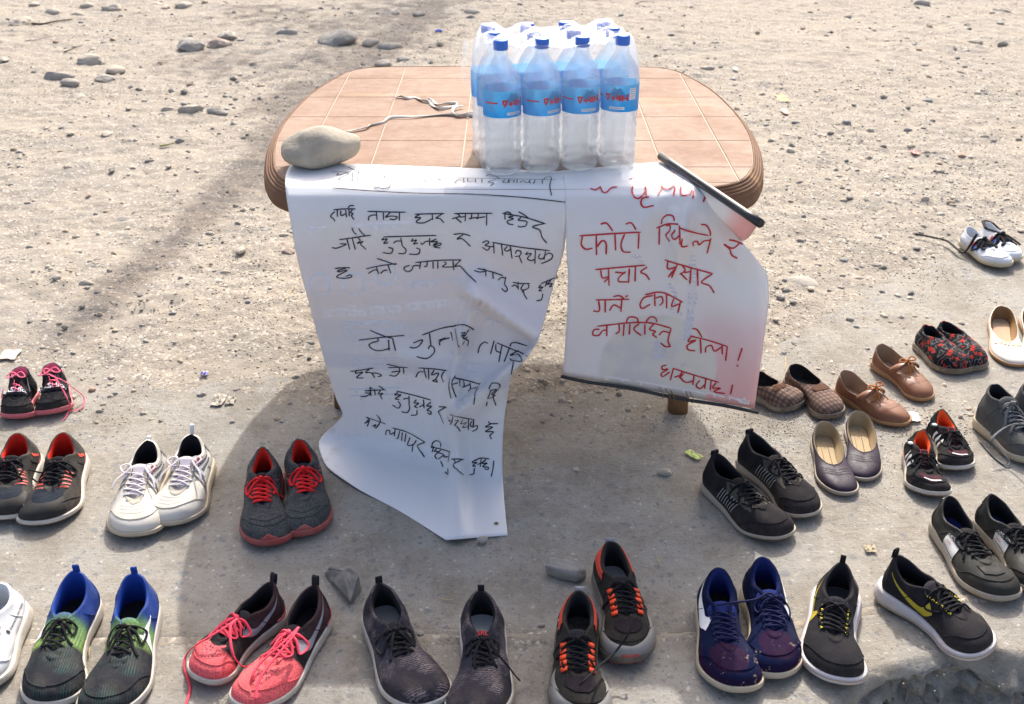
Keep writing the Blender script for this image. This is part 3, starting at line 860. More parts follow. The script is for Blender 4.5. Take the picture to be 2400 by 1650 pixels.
def fold_a(px, py):
    v = 0
    v += crease(px, py, 1095, 690, 1262, 800, 45, 0.065)
    v += crease(px, py, 1262, 806, 1070, 960, 40, 0.06)
    v += crease(px, py, 1110, 700, 1072, 800, 30, 0.030)
    v += crease(px, py, 1078, 780, 1055, 900, 30, 0.030)
    v += bump2(px, py, 1060, 900, 1075, 1262, 22, 0.055)
    v -= bump2(px, py, 1100, 1000, 1120, 1240, 30, 0.010)
    v += bump2(px, py, 1130, 560, 1280, 620, 40, 0.012)
    v -= bump2(px, py, 780, 620, 1000, 640, 60, 0.006)
    v += bump2(px, py, 900, 820, 1040, 870, 26, 0.022)
    v += bump2(px, py, 690, 520, 760, 800, 40, 0.008)
    v += 0.004 * math.sin(px * 0.02 + py * 0.004) * smooth(470, 560, py)
    v += 0.006 * noise.noise(Vector((px * 0.012, py * 0.012, 3)))* smooth(440, 520, py)
    return max(v, -0.004) if py > 1080 else v
LA = [(684, 380), (669, 408), (668, 430), (671, 460), (681, 520), (692, 585), (705, 640), (720, 695), (733, 745), (748, 800), (762, 850), (776, 900), (792, 945), (807, 974), (742, 1034), (762, 1095), (840, 1148), (936, 1197), (1045, 1266)]
RA = [(1320, 402), (1321, 420), (1324, 442), (1327, 475), (1328, 535), (1322, 592), (1302, 650), (1288, 705), (1272, 765), (1258, 806), (1228, 848), (1197, 878), (1190, 925), (1182, 978), (1178, 1030), (1177, 1100), (1181, 1165), (1186, 1220), (1190, 1255)]
def tint_a(t, col):
    z = t.xyz()[2]
    pink = t.ramp(z, [(0.29, 0.0), (0.32, 1.0), (0.52, 1.0), (0.56, 0.0)])
    col = t.mix(t.math('MULTIPLY', pink, 0.20), col, (0.80, 0.62, 0.66))
    band = t.ramp(z, [(0.228, 0.0), (0.236, 1.0), (0.272, 1.0), (0.28, 0.0)])
    col = t.mix(t.math('MULTIPLY', band, 0.30), col, (0.50, 0.56, 0.74))
    blue = t.ramp(z, [(0.272, 0.0), (0.28, 1.0), (0.36, 1.0), (0.37, 0.0)])
    return t.mix(t.math('MULTIPLY', blue, 0.22), col, (0.56, 0.66, 0.80))
sa = Sheet(LA, RA, prof_a, 90, 5, fold_a)
M_BA = banner_material('vinyl_white', tint_a)
M_INK = plain('black_ink', (0.022, 0.02, 0.035), 0.5)
M_RED = plain('red_ink', (0.52, 0.02, 0.03), 0.5)
banA = tag(empty('banner', (0, YE, 0)), 'white vinyl banner with black handwriting hanging from the table and spreading on the ground', 'banner', 'handwritten banners on the table')
def adopt(o, par):
    o.parent = par; o.matrix_parent_inverse = Matrix.Translation(-par.location)
    return o
o = adopt(link_mesh('cloth', sa.v, sa.f, M_BA), banA)
md = o.modifiers.new('thick', 'SOLIDIFY'); md.thickness = 0.0007
# faint mirrored print showing through from the back
M_GHOST = plain('ghost_print', (0.52, 0.58, 0.72), 0.5)
M_GHOST2 = plain('ghost_print_pale', (0.80, 0.81, 0.86), 0.5)
def faux(z, ox, oy, sc): return strokes(z, ox, oy, sc)
ghost_white = """
355,1248 445,1255; 375,1260 405,1290 360,1310; 420,1255 430,1300; 455,1240 690,1250; 470,1250 470,1300; 500,1255 520,1280 500,1300; 545,1225 590,1215 600,1250; 560,1255 560,1298; 600,1255 600,1298; 640,1255 640,1295; 660,1255 690,1280 655,1295
720,1225 960,1215; 735,1225 735,1285; 770,1225 800,1255 770,1275; 820,1225 820,1285; 850,1225 880,1250 850,1270; 900,1220 900,1280; 935,1220 960,1250 930,1270
1010,1200 1330,1170; 1025,1200 1025,1260 ; 1060,1195 1090,1230 1050,1245; 1110,1190 1110,1245; 1150,1190 1180,1220 1150,1235; 1210,1180 1210,1235; 1240,1180 1270,1210 1240,1225; 1300,1175 1300,1225
1390,1165 1530,1150; 1400,1165 1400,1210; 1440,1160 1470,1180 1440,1195; 1500,1155 1500,1195
230,610 400,600; 250,610 270,640 240,650; 330,605 330,650; 600,590 1050,560; 640,590 650,640; 760,580 770,635; 900,570 905,620"""
ghost_blue = """
990,1040 1010,1090; 1035,1040 1290,1010; 1050,1040 1055,1085; 1100,1030 1120,1060 1095,1070; 1160,1025 1165,1070; 1220,1020 1240,1050 1215,1060; 1330,1005 1530,985; 1350,1005 1355,1050; 1400,1000 1420,1030 1395,1045; 1470,990 1475,1035
650,1335 860,1330; 500,1345 640,1340; 520,1345 525,1380; 560,1345 580,1370 555,1380; 610,1340 612,1375; 680,1335 685,1372; 730,1333 750,1360 725,1370; 800,1330 803,1368; 845,1330 860,1350
520,1415 860,1400; 540,1415 545,1450; 600,1412 620,1440 595,1450; 680,1408 683,1445; 740,1405 760,1430 735,1440; 820,1402 823,1440
560,1480 860,1470; 580,1480 585,1515; 660,1478 663,1512; 760,1474 780,1500 755,1505
1500,1240 1590,1260; 1510,1240 1512,1280; 1560,1255 1562,1290; 1600,1300 1740,1350; 1620,1305 1615,1345; 1680,1328 1672,1368
980,1385 940,1350 900,1370 895,1400 925,1415 965,1405 975,1380; 910,1385 930,1402 960,1365"""
circ = []
for cx_, cy_ in ((330, 1050), (590, 1040), (840, 970)):
    circ.append([(650 + .3015 * (cx_ + 82 * math.cos(a * .5236)), 350 + .3015 * (cy_ + 85 * math.sin(a * .5236))) for a in range(13)])
adopt(sa.ink(faux(ghost_white, 650, 350, .3015), 0.0032, 'show_through_print', M_GHOST2, None, 0.0008), banA)
M_GH3 = plain('ghost_print_blue', (0.68, 0.73, 0.82), 0.5)
adopt(sa.ink(faux(ghost_blue, 650, 350, .3015) + circ, 0.0022, 'show_through_print', M_GH3, None, 0.0008), banA)
z3g = """290,120 300,160; 280,100 580,95; 330,100 335,135; 390,98 410,125; 460,98 465,130; 530,96 550,120; 300,155 590,150; 340,155 345,185; 420,153 440,180; 500,152 505,182; 330,205 640,200; 380,205 400,230; 480,203 485,230; 560,202 580,228
350,330 650,325; 390,330 395,360; 470,328 490,355; 560,327 565,357; 335,370 650,365; 380,370 385,398; 480,368 500,395; 590,367 595,395; 320,530 660,515; 370,530 375,560; 450,526 470,550; 560,522 565,552; 335,570 670,555; 400,570 405,598; 520,565 540,590
970,290 1090,300; 1000,295 1005,330; 1050,298 1055,335; 1080,360 1190,365; 1100,365 1105,395; 1060,410 1160,420"""
adopt(sa.ink(strokes(z3g, 700, 720, .3633), 0.0022, 'show_through_print', M_GH3, None, 0.0008), banA)
A_TOP = """
415,180 560,182 700,187; 475,190 465,205 500,200 545,190 548,200 490,225 480,240 520,252 575,248 600,240; 585,190 582,250; 632,180 622,255; 545,142 590,160 635,178
760,203 1000,203 1310,205; 745,235 800,232 840,210; 838,203 835,262; 850,262 880,268 870,295 820,308 745,292; 925,240 945,215 985,222; 985,205 988,250; 1045,203 1040,255; 1130,208 1125,232 1180,222 1145,242 1160,262; 1230,212 1225,238 1262,232 1240,256; 1262,240 1300,225 1312,242
1400,228 1780,235 2170,243; 1375,270 1400,242 1440,246; 1448,230 1450,264; 1480,232 1482,256 1530,250; 1540,235 1540,264; 1590,235 1590,266; 1700,240 1640,258 1680,268 1655,290; 1620,215 1650,200 1700,215 1725,232; 1770,240 1752,262 1790,262 1800,240; 1800,238 1802,268; 1802,248 1840,248 1835,266; 1865,240 1862,268; 1885,266 1910,250 1940,266 1965,250; 1962,243 1965,272; 2003,243 1995,270 1985,262; 2060,243 2060,272; 2065,245 2090,222 2130,225 2118,290 2132,365
425,303 740,328 1100,345 1500,352 1900,375 2240,412"""
A_MID = """
170,130 275,122 382,122; 186,148 160,165 144,190 158,205 170,212 186,238; 206,130 208,196; 240,138 244,182 288,166; 286,130 296,202; 318,115 321,192; 352,128 334,155 358,166 343,186 368,224; 310,112 328,92 368,90
492,145 680,150 862,153; 505,232 510,195 545,180 584,178; 580,150 586,226; 645,153 648,226; 712,156 668,197 720,188 778,196 752,222 705,216; 800,155 798,230
945,172 1080,168 1228,165; 990,174 948,202 1002,204 962,238 980,253 1040,250 1112,214; 1112,170 1116,226; 1208,168 1150,206 1186,212 1224,252
1320,165 1500,162 1690,162; 1352,168 1374,190 1300,214; 1338,206 1392,250; 1374,198 1426,192; 1430,165 1426,238; 1490,165 1482,212 1460,206; 1482,208 1548,200; 1552,165 1548,212 1528,205; 1550,206 1622,194; 1634,163 1632,282
1780,162 1990,200 2195,262; 1806,165 1809,224; 1800,162 1830,150 1860,162 1862,185; 1888,190 1842,200 1886,216 1832,236 1840,262 1888,273; 1962,200 1935,228 2010,240 2004,282 1952,293 1928,284; 1935,148 1985,175 2032,208; 2190,258 2070,290 2136,322 2160,390 2206,446
225,412 380,390 530,368; 155,488 205,492 292,456 232,450; 300,405 326,508; 350,395 379,508; 408,395 426,420 400,447 452,430 430,455 482,505; 345,298 365,340 390,362; 412,306 440,345 476,380
645,386 900,378 1152,372; 650,396 632,414 682,405 650,446 692,440; 692,485 735,500 715,542 640,535; 742,446 770,426 815,424; 812,392 826,470; 826,470 862,508 848,542 790,544; 930,400 914,426 962,415 934,452 978,442; 960,490 995,508 975,550 890,549; 1002,440 1018,456 1050,430 1086,426; 1088,392 1088,470; 1152,404 1100,432 1162,430 1120,466 1186,444 1192,462 1130,480 1192,492
1315,361 1400,355 1477,376; 1410,362 1350,405 1400,405 1480,477
1590,442 1635,424 1656,440 1620,466 1664,480 1640,512 1592,484; 1655,480 1702,478; 1685,437 1950,485 2236,518; 1700,440 1705,543; 1775,456 1787,562; 1832,476 1804,506 1830,520 1866,502; 1858,475 1876,592; 1905,546 1922,515 1958,528 1948,562 1904,574; 1940,566 1968,634; 2022,530 2004,552 2056,545 2020,592 2060,610 2095,592; 2095,512 2090,642; 2142,545 2125,580 2155,596 2188,572; 2192,520 2176,604; 2188,562 2222,540 2260,560 2240,602 2150,640
180,686 260,680 330,680; 290,685 224,702 216,718 302,705 210,756 214,776 300,779 346,765 330,748 290,762
480,690 620,660 776,640; 500,736 560,700 586,705; 578,670 602,740; 618,736 650,708 684,702; 688,652 718,734; 583,590 680,622 768,652
950,630 1170,610 1391,605; 900,655 850,675 848,700 880,718 916,700 936,662 992,660; 1002,625 992,692; 1065,624 1060,662 1034,670; 1120,622 1121,688; 1166,616 1166,688; 1226,622 1246,640 1212,670 1290,672 1312,665; 1310,613 1320,702; 1385,605 1330,666 1380,665 1440,730 1532,826
1545,690 1640,710 1790,755; 1515,710 1560,726 1626,714 1600,692; 1620,703 1623,768; 1690,726 1691,790; 1740,802 1772,775 1812,780; 1816,765 1800,840; 1800,840 1828,885 1808,912 1770,880
1880,820 1950,830 2046,830; 1868,862 1902,845 1926,872; 1930,815 1932,892; 1985,835 1958,882 1990,892 2032,870 2026,835; 1966,918 1980,900 1990,940 2016,982
2150,832 2210,806 2286,774; 2150,840 2128,870 2168,864 2130,897 2162,900; 2168,925 2152,985 2105,996; 2188,862 2212,800; 2200,842 2228,822; 2244,798 2214,836 2258,830 2230,862 2258,852"""
A_LOW = """
165,230 380,205 606,185; 275,135 420,195 496,214; 345,210 356,236 285,260 270,286 310,320 370,331 472,310; 454,225 460,332; 492,215 521,334
775,182 950,120 1090,95 1185,92 1266,133; 688,258 778,228 745,286 700,308 655,300; 846,163 860,285; 835,318 850,286 888,305 888,352 830,405 770,405 720,390; 930,234 1002,208; 946,282 944,250 970,228 1042,208; 1050,150 1077,242; 1095,120 1127,297; 1145,165 1182,158 1150,192 1188,180 1155,210; 1222,130 1165,212 1206,202; 1172,216 1212,238 1205,287; 1178,238 1160,272
1310,356 1325,290 1370,250 1406,262; 1466,235 1430,367; 1490,256 1620,310 1786,386; 1620,292 1628,262 1680,255 1786,290; 1482,270 1486,332 1532,350; 1542,272 1510,442; 1612,302 1560,442; 1702,330 1620,375 1700,376 1726,430 1640,433 1618,404; 1656,440 1640,490 1624,562
90,530 200,515 310,497; 152,515 138,547 206,535 176,562 150,590 216,592; 268,508 236,540 290,545 322,592; 290,545 350,548 386,570 350,580; 450,492 545,490 640,490; 460,565 520,573 556,530 480,536; 556,492 562,530; 598,492 601,553; 435,460 510,475 576,495
740,495 880,505 1016,525; 715,586 745,535 798,535; 792,500 816,592; 836,505 841,607; 892,513 868,562 932,545 908,602 878,620 922,630 905,600; 990,530 964,576 986,637
1085,597 1210,620 1341,656; 1062,655 1112,642; 1090,575 1060,650 1099,782; 1050,592 1035,680 1056,792; 1130,610 1132,674; 1168,620 1172,668 1150,690; 1170,680 1232,655; 1232,640 1236,700 1215,722; 1236,710 1302,690; 1334,656 1288,740 1268,847
1415,702 1435,655 1480,640 1516,655 1516,686; 1420,716 1482,700 1440,745 1472,760 1410,792; 1510,690 1455,762 1482,857; 1437,702 1400,792; 1395,820 1390,862
225,716 325,710 426,705; 185,770 240,768 278,740 225,736; 275,680 287,768; 320,700 327,758; 378,710 358,746 398,740 378,765 397,797; 300,700 275,678; 358,668 395,690 408,708
530,718 700,760 863,805; 546,730 514,756 572,755 520,792 558,800; 545,815 568,850 545,882 490,850; 598,802 612,790 645,790; 650,762 652,850; 652,850 656,890 630,926 578,915; 722,800 700,832 744,835 705,866 738,880; 728,900 722,945 668,950; 750,872 792,850; 790,800 796,882; 862,825 820,862 868,865 825,902 862,915 856,942 828,925
940,870 980,872 1016,875; 1006,876 938,916 952,950 986,1032
1045,945 1170,975 1277,990; 1026,962 1036,1005 1054,1000; 1072,960 1066,1010 1048,1042; 1088,1000 1122,998 1090,1042 1110,1060 1137,1107; 1162,988 1144,1030 1192,1020 1160,1062 1190,1066 1216,1050; 1216,982 1216,1092; 1252,1000 1234,1040 1260,1062 1302,1045 1300,1082 1254,1105; 1268,988 1262,1062
1410,1008 1430,1030 1506,1031; 1442,1030 1384,1062 1452,1065 1385,1107 1462,1110 1428,1145 1442,1182
235,965 330,1000 427,1034; 240,966 262,990 225,1030; 240,1020 276,1004; 275,990 250,1058; 298,1058 332,1040 318,1070; 340,945 376,1000 352,1052 330,1076
490,1070 640,1115 809,1211; 428,1140 435,1102 465,1095 472,1132 522,1110; 520,1082 510,1152; 562,1100 546,1165 528,1172; 588,1112 580,1197; 622,1122 610,1207; 662,1160 638,1236 692,1230 722,1188; 690,1228 680,1307; 802,1210 735,1240 750,1282 801,1362
860,1255 960,1275 1051,1306; 868,1266 880,1215 920,1195 956,1220 955,1258; 890,1245 873,1312; 918,1270 894,1302 932,1305 900,1346 920,1378; 962,1280 938,1312 984,1332 930,1382; 998,1330 988,1352 1032,1350; 1042,1305 1030,1402; 955,1393 982,1452; 1000,1500 1026,1522 1026,1464
1060,1378 1110,1376 1166,1380; 1080,1370 1096,1412; 1142,1385 1078,1430 1110,1480 1170,1532
1285,1387 1340,1362 1426,1370; 1292,1375 1254,1406 1302,1405 1260,1442 1292,1446; 1278,1463 1266,1520 1228,1531; 1308,1432 1346,1410; 1346,1368 1335,1452; 1392,1375 1350,1412 1402,1410 1360,1447 1412,1455 1406,1477 1374,1470; 1466,1384 1455,1470 1437,1547"""
adopt(sa.ink(strokes(A_TOP, 650, 350, .3015), 0.0011, 'handwriting', M_INK, None), banA)
adopt(sa.ink(strokes(A_MID, 740, 460, .24548), 0.00125, 'handwriting', M_INK, None), banA)
adopt(sa.ink(strokes(A_LOW, 800, 740, .24442), 0.0014, 'handwriting', M_INK, None), banA)
# metal eyelet
h = sa.bvh.ray_cast(CAMP, ray(1163, 1228).normalized())
mb = MB()
mb.tube([h[0] + Vector((0.005 * math.cos(a * .3927), 0.005 * math.sin(a * .3927), 0.001)) for a in range(17)], 0.0012)
adopt(mb.build('eyelet', plain('metal', (0.5, 0.47, 0.4), 0.35, Metallic=0.9)), banA)
mb = MB(); mb.rings([[h[0] + Vector((r_ * math.cos(a * .3927), r_ * math.sin(a * .3927), 0.0012)) for a in range(16)] for r_ in (0.0042, 0.001)], True, False, True)
adopt(mb.build('eyelet_hole', plain('dark_hole', (0.06, 0.05, 0.04), 0.9)), banA)

# banner with red writing
def prof_b(px, py):
    return [(2.7, TZ + 0.003), (2.170, TZ + 0.0045), (2.146, TZ - 0.010), (YE - .003, TZ - 0.038), (YE - 0.013, TZ - 0.075), (YE - 0.022, 0.45), (YE - 0.03, 0.0), (1.0, -0.01)]
def fold_b(px, py):
    v = 0
    v += crease(px, py, 1590, 470, 1590, 380, 30, 0.0)
    v += bump2(px, py, 1580, 500, 1584, 640, 16, 0.022); v += bump2(px, py, 1612, 490, 1606, 600, 14, 0.018)
    v += bump2(px, py, 1560, 450, 1500, 540, 20, 0.012)
    v += bump2(px, py, 1625, 470, 1720, 620, 26, 0.014)
    v -= bump2(px, py, 1640, 560, 1760, 700, 30, 0.008)
    v += bump2(px, py, 1720, 640, 1770, 900, 60, 0.020)
    v += bump2(px, py, 1345, 560, 1335, 860, 24, 0.010)
    v -= bump2(px, py, 1480, 600, 1480, 880, 70, 0.008)
    v += 0.006 * noise.noise(Vector((px * 0.011, py * 0.011, 9))) * smooth(440, 520, py)
    return v
LB = [(1316, 400), (1320, 420), (1324, 455), (1327, 520), (1327, 578), (1331, 640), (1330, 720), (1325, 800), (1319, 878)]
RB = [(1548, 380), (1606, 412), (1645, 452), (1682, 494), (1738, 565), (1799, 640), (1803, 700), (1786, 828), (1768, 958)]
def tint_b(t, col):
    s = t.xyz()
    x, z = s[0], s[2]
    e = t.math('SUBTRACT', t.math('MULTIPLY', x, 1.0), 0.30)
    d = t.n('VectorMath', operation='DISTANCE'); t.t.links.new(t.tc.outputs['Object'], d.inputs[0]); d.inputs[1].default_value = (0.315, YE, 0.26)
    disc = t.ramp(d.outputs['Value'], [(0.128, 1.0), (0.131, 0.0)])
    pink = t.mix(t.ramp(z, [(0.0, 1.0), (0.42, 0.0)]), (0.82, 0.74, 0.78), (0.86, 0.34, 0.27))
    right = t.math('MULTIPLY', t.math('MULTIPLY', t.ramp(x, [(0.37, 0.0), (0.41, 1.0)]), t.math('SUBTRACT', 1.0, disc)), t.ramp(z, [(0.36, 1.0), (0.43, 0.0)]))
    col = t.mix(t.math('MULTIPLY', t.ramp(z, [(0.14, 0.4), (0.5, 0.05)]), 1.0), col, (0.84, 0.70, 0.70))
    col = t.mix(t.math('MULTIPLY', right, 0.9), col, pink)
    fig = t.math('MULTIPLY', disc, t.ramp(t.noise(9, 3, 0.5), [(0.47, 0.0), (0.56, 0.5)]))
    col = t.mix(t.math('MULTIPLY', disc, 0.42), col, (0.70, 0.69, 0.58))
    return t.mix(t.math('MULTIPLY', fig, 0.5), col, (0.5, 0.5, 0.62))
sb = Sheet(LB, RB, prof_b, 70, 7, fold_b)
M_BB = banner_material('vinyl_pink', tint_b)
banB = tag(empty('banner', (0.3, YE, 0)), 'white and pink vinyl banner with red handwriting and black hanging rods', 'banner', 'handwritten banners on the table')
o = adopt(link_mesh('cloth', sb.v, sb.f, M_BB), banB)
md = o.modifiers.new('thick', 'SOLIDIFY'); md.thickness = 0.0007
# flap of the same cloth that turns back to the upper rod
rodA, rodB = at(1549, 366, TZ + 0.016), None
hB = at(1783, 524, TZ + 0.006)
rodB = hB
def rodp(t): return rodA.lerp(rodB, t)
mb = MB(); rows = []
for k in range(21):
    f = k / 20
    e = sb.hit(*[lerp(a, b, f) for a, b in zip((1560, 384), (1738, 565))], prof_b)
    e = e + Vector((0, 0.004, 0.0))
    rd = rodp(lerp(0.05, 0.985, f))
    rows.append([e.lerp(rd, q / 8) + Vector((0, 0.004 * math.sin(q / 8 * math.pi), -0.014 * math.sin(q / 8 * math.pi) * f)) for q in range(9)])
mb.rings(rows, closed=False)
def tint_c(t, col):
    z = t.xyz()[0]
    return t.mix(t.ramp(z, [(0.425, 0.0), (0.45, 0.75)]), col, (0.86, 0.42, 0.38))
M_BC = banner_material('vinyl_flap', tint_c)
o = adopt(mb.build('flap', M_BC), banB); md = o.modifiers.new('thick', 'SOLIDIFY'); md.thickness = 0.0007
M_ROD = plain('black_rod', (0.018, 0.02, 0.024), 0.32, spec=0.5)
mb = MB(); mb.tube([rodp(k / 8) for k in range(9)], 0.0088, k=14)
ro = adopt(mb.build('rod', M_ROD), banB)
mb = MB(); ddir = (rodB - rodA).normalized()
mb.rings([[rodp(f_) + (ddir * e_) + Vector((0, 0, 1)).cross(ddir).normalized() * (r_ * math.cos(a * .5236)) + ddir.cross(Vector((0, 0, 1)).cross(ddir).normalized()) * (r_ * math.sin(a * .5236)) for a in range(12)] for f_, e_, r_ in ((1, 0.0004, 0.006), (1, 0.0006, 0.002))], True, False, True)
adopt(mb.build('rod_bore', plain('dark_hole', (0.06, 0.05, 0.04), 0.9)), banB)
# bottom rod
pl = [sb.hit(lerp(1314, 1776, k / 12), lerp(879, 963, k / 12) + 1.5 * math.sin(k * 1.1), prof_b) + Vector((0, -0.006, 0)) for k in range(13)]
mb = MB(); mb.tube(pl, 0.0042, k=8)
adopt(mb.build('rod', M_ROD), banB)
mb = MB()
for x, y in ((1545, 922), (1560, 924), (1571, 927), (1606, 930), (1616, 931)):
    a = sb.hit(x, y - 14, prof_b) + Vector((0, -0.002, 0)); c = sb.hit(x + 6, y + 6, prof_b) + Vector((0, -0.012, 0))
    mb.tube(cr([a, a.lerp(c, .5) + Vector((0.004, -0.012, 0)), c], 4), 0.0009, k=5)
a = sb.hit(1606, 932, prof_b) + Vector((0, -0.01, 0))
mb.tube(cr([a, a + Vector((-0.004, 0, -0.02)), a + Vector((0.003, 0.004, -0.04)), a + Vector((-0.006, 0, -0.058))], 4), 0.0006, k=4)
adopt(mb.build('thread', plain('thread', (0.2, 0.13, 0.08), 0.9)), banB)
B_RED = """
180,150 215,158 250,138; 248,140 262,172 290,175 320,147 360,140; 438,90 550,68 650,48 742,45; 535,95 480,110 460,160 475,205 510,212 552,168; 540,72 556,202; 552,112 600,85 646,100 656,150 630,197; 575,205 530,215 520,250 545,275 606,262; 668,68 664,140 698,156 740,128; 738,48 746,120 736,198; 798,82 784,150 792,195 842,190 862,160; 872,168 865,217; 946,205 934,239
108,462 300,450 519,438; 128,465 120,520 150,551 196,545; 220,455 222,592; 224,538 260,495 286,515 286,587; 345,450 350,560; 248,385 290,380 331,432; 410,450 386,518 400,566 451,572; 506,442 500,550; 415,385 455,378 487,422
620,410 700,385 768,388; 642,402 640,522; 653,386 665,345 700,325 735,335 741,366; 690,395 716,395 714,430 688,458 716,502; 748,425 728,460 745,487 772,460; 774,395 778,522; 795,480 789,531 832,530; 776,412 850,435 972,459; 868,532 864,506 892,500 908,522 940,496 986,490; 988,476 960,580; 920,386 955,392 980,430 984,462
1105,490 1150,498 1199,518; 1176,514 1130,546 1070,518; 1070,518 1110,552 1124,590 1162,613
212,688 380,672 549,658; 250,690 260,742 303,735; 302,682 305,797; 272,772 306,740; 345,705 417,710; 417,700 375,737 370,767 432,770; 442,678 436,777; 482,665 480,767; 562,670 518,702 552,722 577,757
678,622 800,660 1000,716; 702,628 700,682 758,668; 764,645 724,742; 702,738 755,672; 792,660 812,692 774,720; 786,716 828,757; 806,708 852,700; 854,676 846,784; 896,692 900,797; 997,715 924,770 976,795 1010,844
215,890 330,888 442,885; 236,893 240,962 198,963; 280,890 280,974; 308,962 336,924 384,944; 391,885 384,970; 333,868 375,862 406,882; 414,872 432,858
545,855 660,840 801,906; 600,860 540,875 514,920 530,946 582,918; 610,848 613,932; 614,880 656,868 664,905 642,926; 690,850 690,947; 738,880 724,932 774,916; 784,900 764,977
225,1066 450,1042 590,1045 721,1079; 242,1085 205,1090 198,1122 236,1126 262,1096 290,1090; 290,1062 290,1132; 372,1055 372,1100 348,1116; 406,1052 400,1132; 420,1040 440,1005 490,1010 501,1038; 446,1048 440,1122; 508,1048 472,1085 522,1128; 553,1036 580,1005 615,1010 626,1038; 546,1048 545,1122; 604,1052 578,1086 616,1100 598,1120 627,1142; 640,1127 666,1100 712,1110; 720,1078 700,1160 716,1202; 716,1202 680,1200 650,1176
845,1130 970,1160 1101,1201; 852,1138 833,1167 884,1160 830,1192 835,1222 882,1230; 915,1148 920,1247; 862,1080 895,1090 927,1140; 948,1242 955,1205 990,1195 1010,1232 1056,1205; 1062,1188 1062,1254; 1097,1200 1085,1297; 1196,1210 1167,1297; 1162,1322 1166,1334
690,1324 660,1335 665,1355 697,1352 655,1382 665,1401 712,1370; 730,1345 870,1390 1042,1441; 736,1346 714,1427; 742,1406 776,1394; 792,1368 775,1412; 806,1378 784,1408 820,1440 870,1430; 874,1392 865,1458; 912,1425 888,1460 915,1482 947,1452; 952,1418 944,1484; 987,1430 980,1492; 1022,1442 998,1476 1048,1480 1008,1502 1082,1516; 1131,1454 1117,1520"""
adopt(sb.ink(strokes(B_RED, 1320, 390, .35088), 0.0017, 'handwriting', M_RED, None), banB)
gw = """1125,1470 1235,1512 1180,1500; 1130,1470 1130,1490; 1170,1480 1200,1490 1215,1480 1225,1500; 1240,1490 1236,1516; 210,1300 370,1330; 230,1300 230,1325; 290,1308 310,1330; 400,1350 560,1380; 420,1355 420,1378; 500,1368 520,1385; 590,1380 700,1400; 620,1385 620,1405; 700,1400 980,1450; 740,1400 750,1425; 860,1425 870,1450; 1000,1445 1100,1475; 1040,1450 1045,1475"""
adopt(sb.ink(strokes(gw, 1250, 330, .4073), 0.0017, 'show_through_print', plain('pale_print', (0.86, 0.82, 0.84), 0.5), None, 0.0008), banB)
gb = """910,640 905,760 900,860; 925,640 930,760 925,860; 900,860 890,1000 870,1150; 940,860 915,1000 890,1150; 560,680 590,660 620,690 600,720; 700,1150 720,1180 700,1230 740,1240 760,1180; 880,900 940,905; 882,920 942,925; 884,940 940,945; 850,1290 900,1290; 780,820 820,900 800,980 860,1000"""
adopt(sb.ink(strokes(gb, 1250, 330, .4073), 0.0045, 'show_through_print', plain('ghost_figure', (0.62, 0.63, 0.72), 0.5), None, 0.0007), banB)

# ---------------------------------------------------------------- cobble on the table
vs, fs = rock_mesh(0.083, 0.052, 0.043, 5, 0, 4, 0, .3)
vs = [(x, y * (1.12 - 2.2 * x), z * (1.0 - 2.4 * x if x > 0 else 1 - 0.6 * x)) for x, y, z in vs]
cob = link_mesh('cobble', vs, fs, stone_mat((0.36, 0.325, 0.265), (0.60, 0.54, 0.44), 14))
c = at(757, 392, TZ)
cob.location = (c.x, c.y + 0.012, TZ + 0.041); cob.rotation_euler = (0, math.radians(-4), math.radians(16))
tag(cob, 'smooth grey river cobble weighing down the banner corner on the table', 'stone')

# ---------------------------------------------------------------- cotton tape
M_TAPE = fabric((0.62, 0.57, 0.48), 0.15, (0.72, 0.68, 0.6), 0.9, 700, 0.5)
def tp3(L, z=0.004):
    return [at(850 + .188 * x, .188 * y, TZ + z + 0.0015 * math.sin(i * 1.7)) for i, (x, y) in enumerate(L)]
mb = MB()
mb.tube(cr(tp3([(400, 1213), (480, 1200), (560, 1228), (650, 1215), (740, 1248), (812, 1262), (850, 1300), (900, 1335), (960, 1352), (1060, 1338), (1165, 1312), (1150, 1284), (1050, 1290), (930, 1298), (870, 1262), (815, 1222)]), 6), 0.0042, 0.38, 6, twist=0.16)
mb.tube(cr(tp3([(-200, 1640), (30, 1590), (100, 1560), (250, 1530), (350, 1465), (600, 1455), (800, 1445), (1000, 1430), (1200, 1430), (1560, 1452)]), 8), 0.0042, 0.38, 6, twist=0.07)
mb.tube(cr(tp3([(1250, 1322), (1160, 1332), (1122, 1385), (1180, 1440), (1300, 1420), (1560, 1385)], 0.007), 6), 0.0042, 0.38, 6, twist=0.05)
tag(mb.build('cotton_tape', M_TAPE), 'twisted off-white cotton tape lying on the tabletop from cobble to bottles', 'cord')

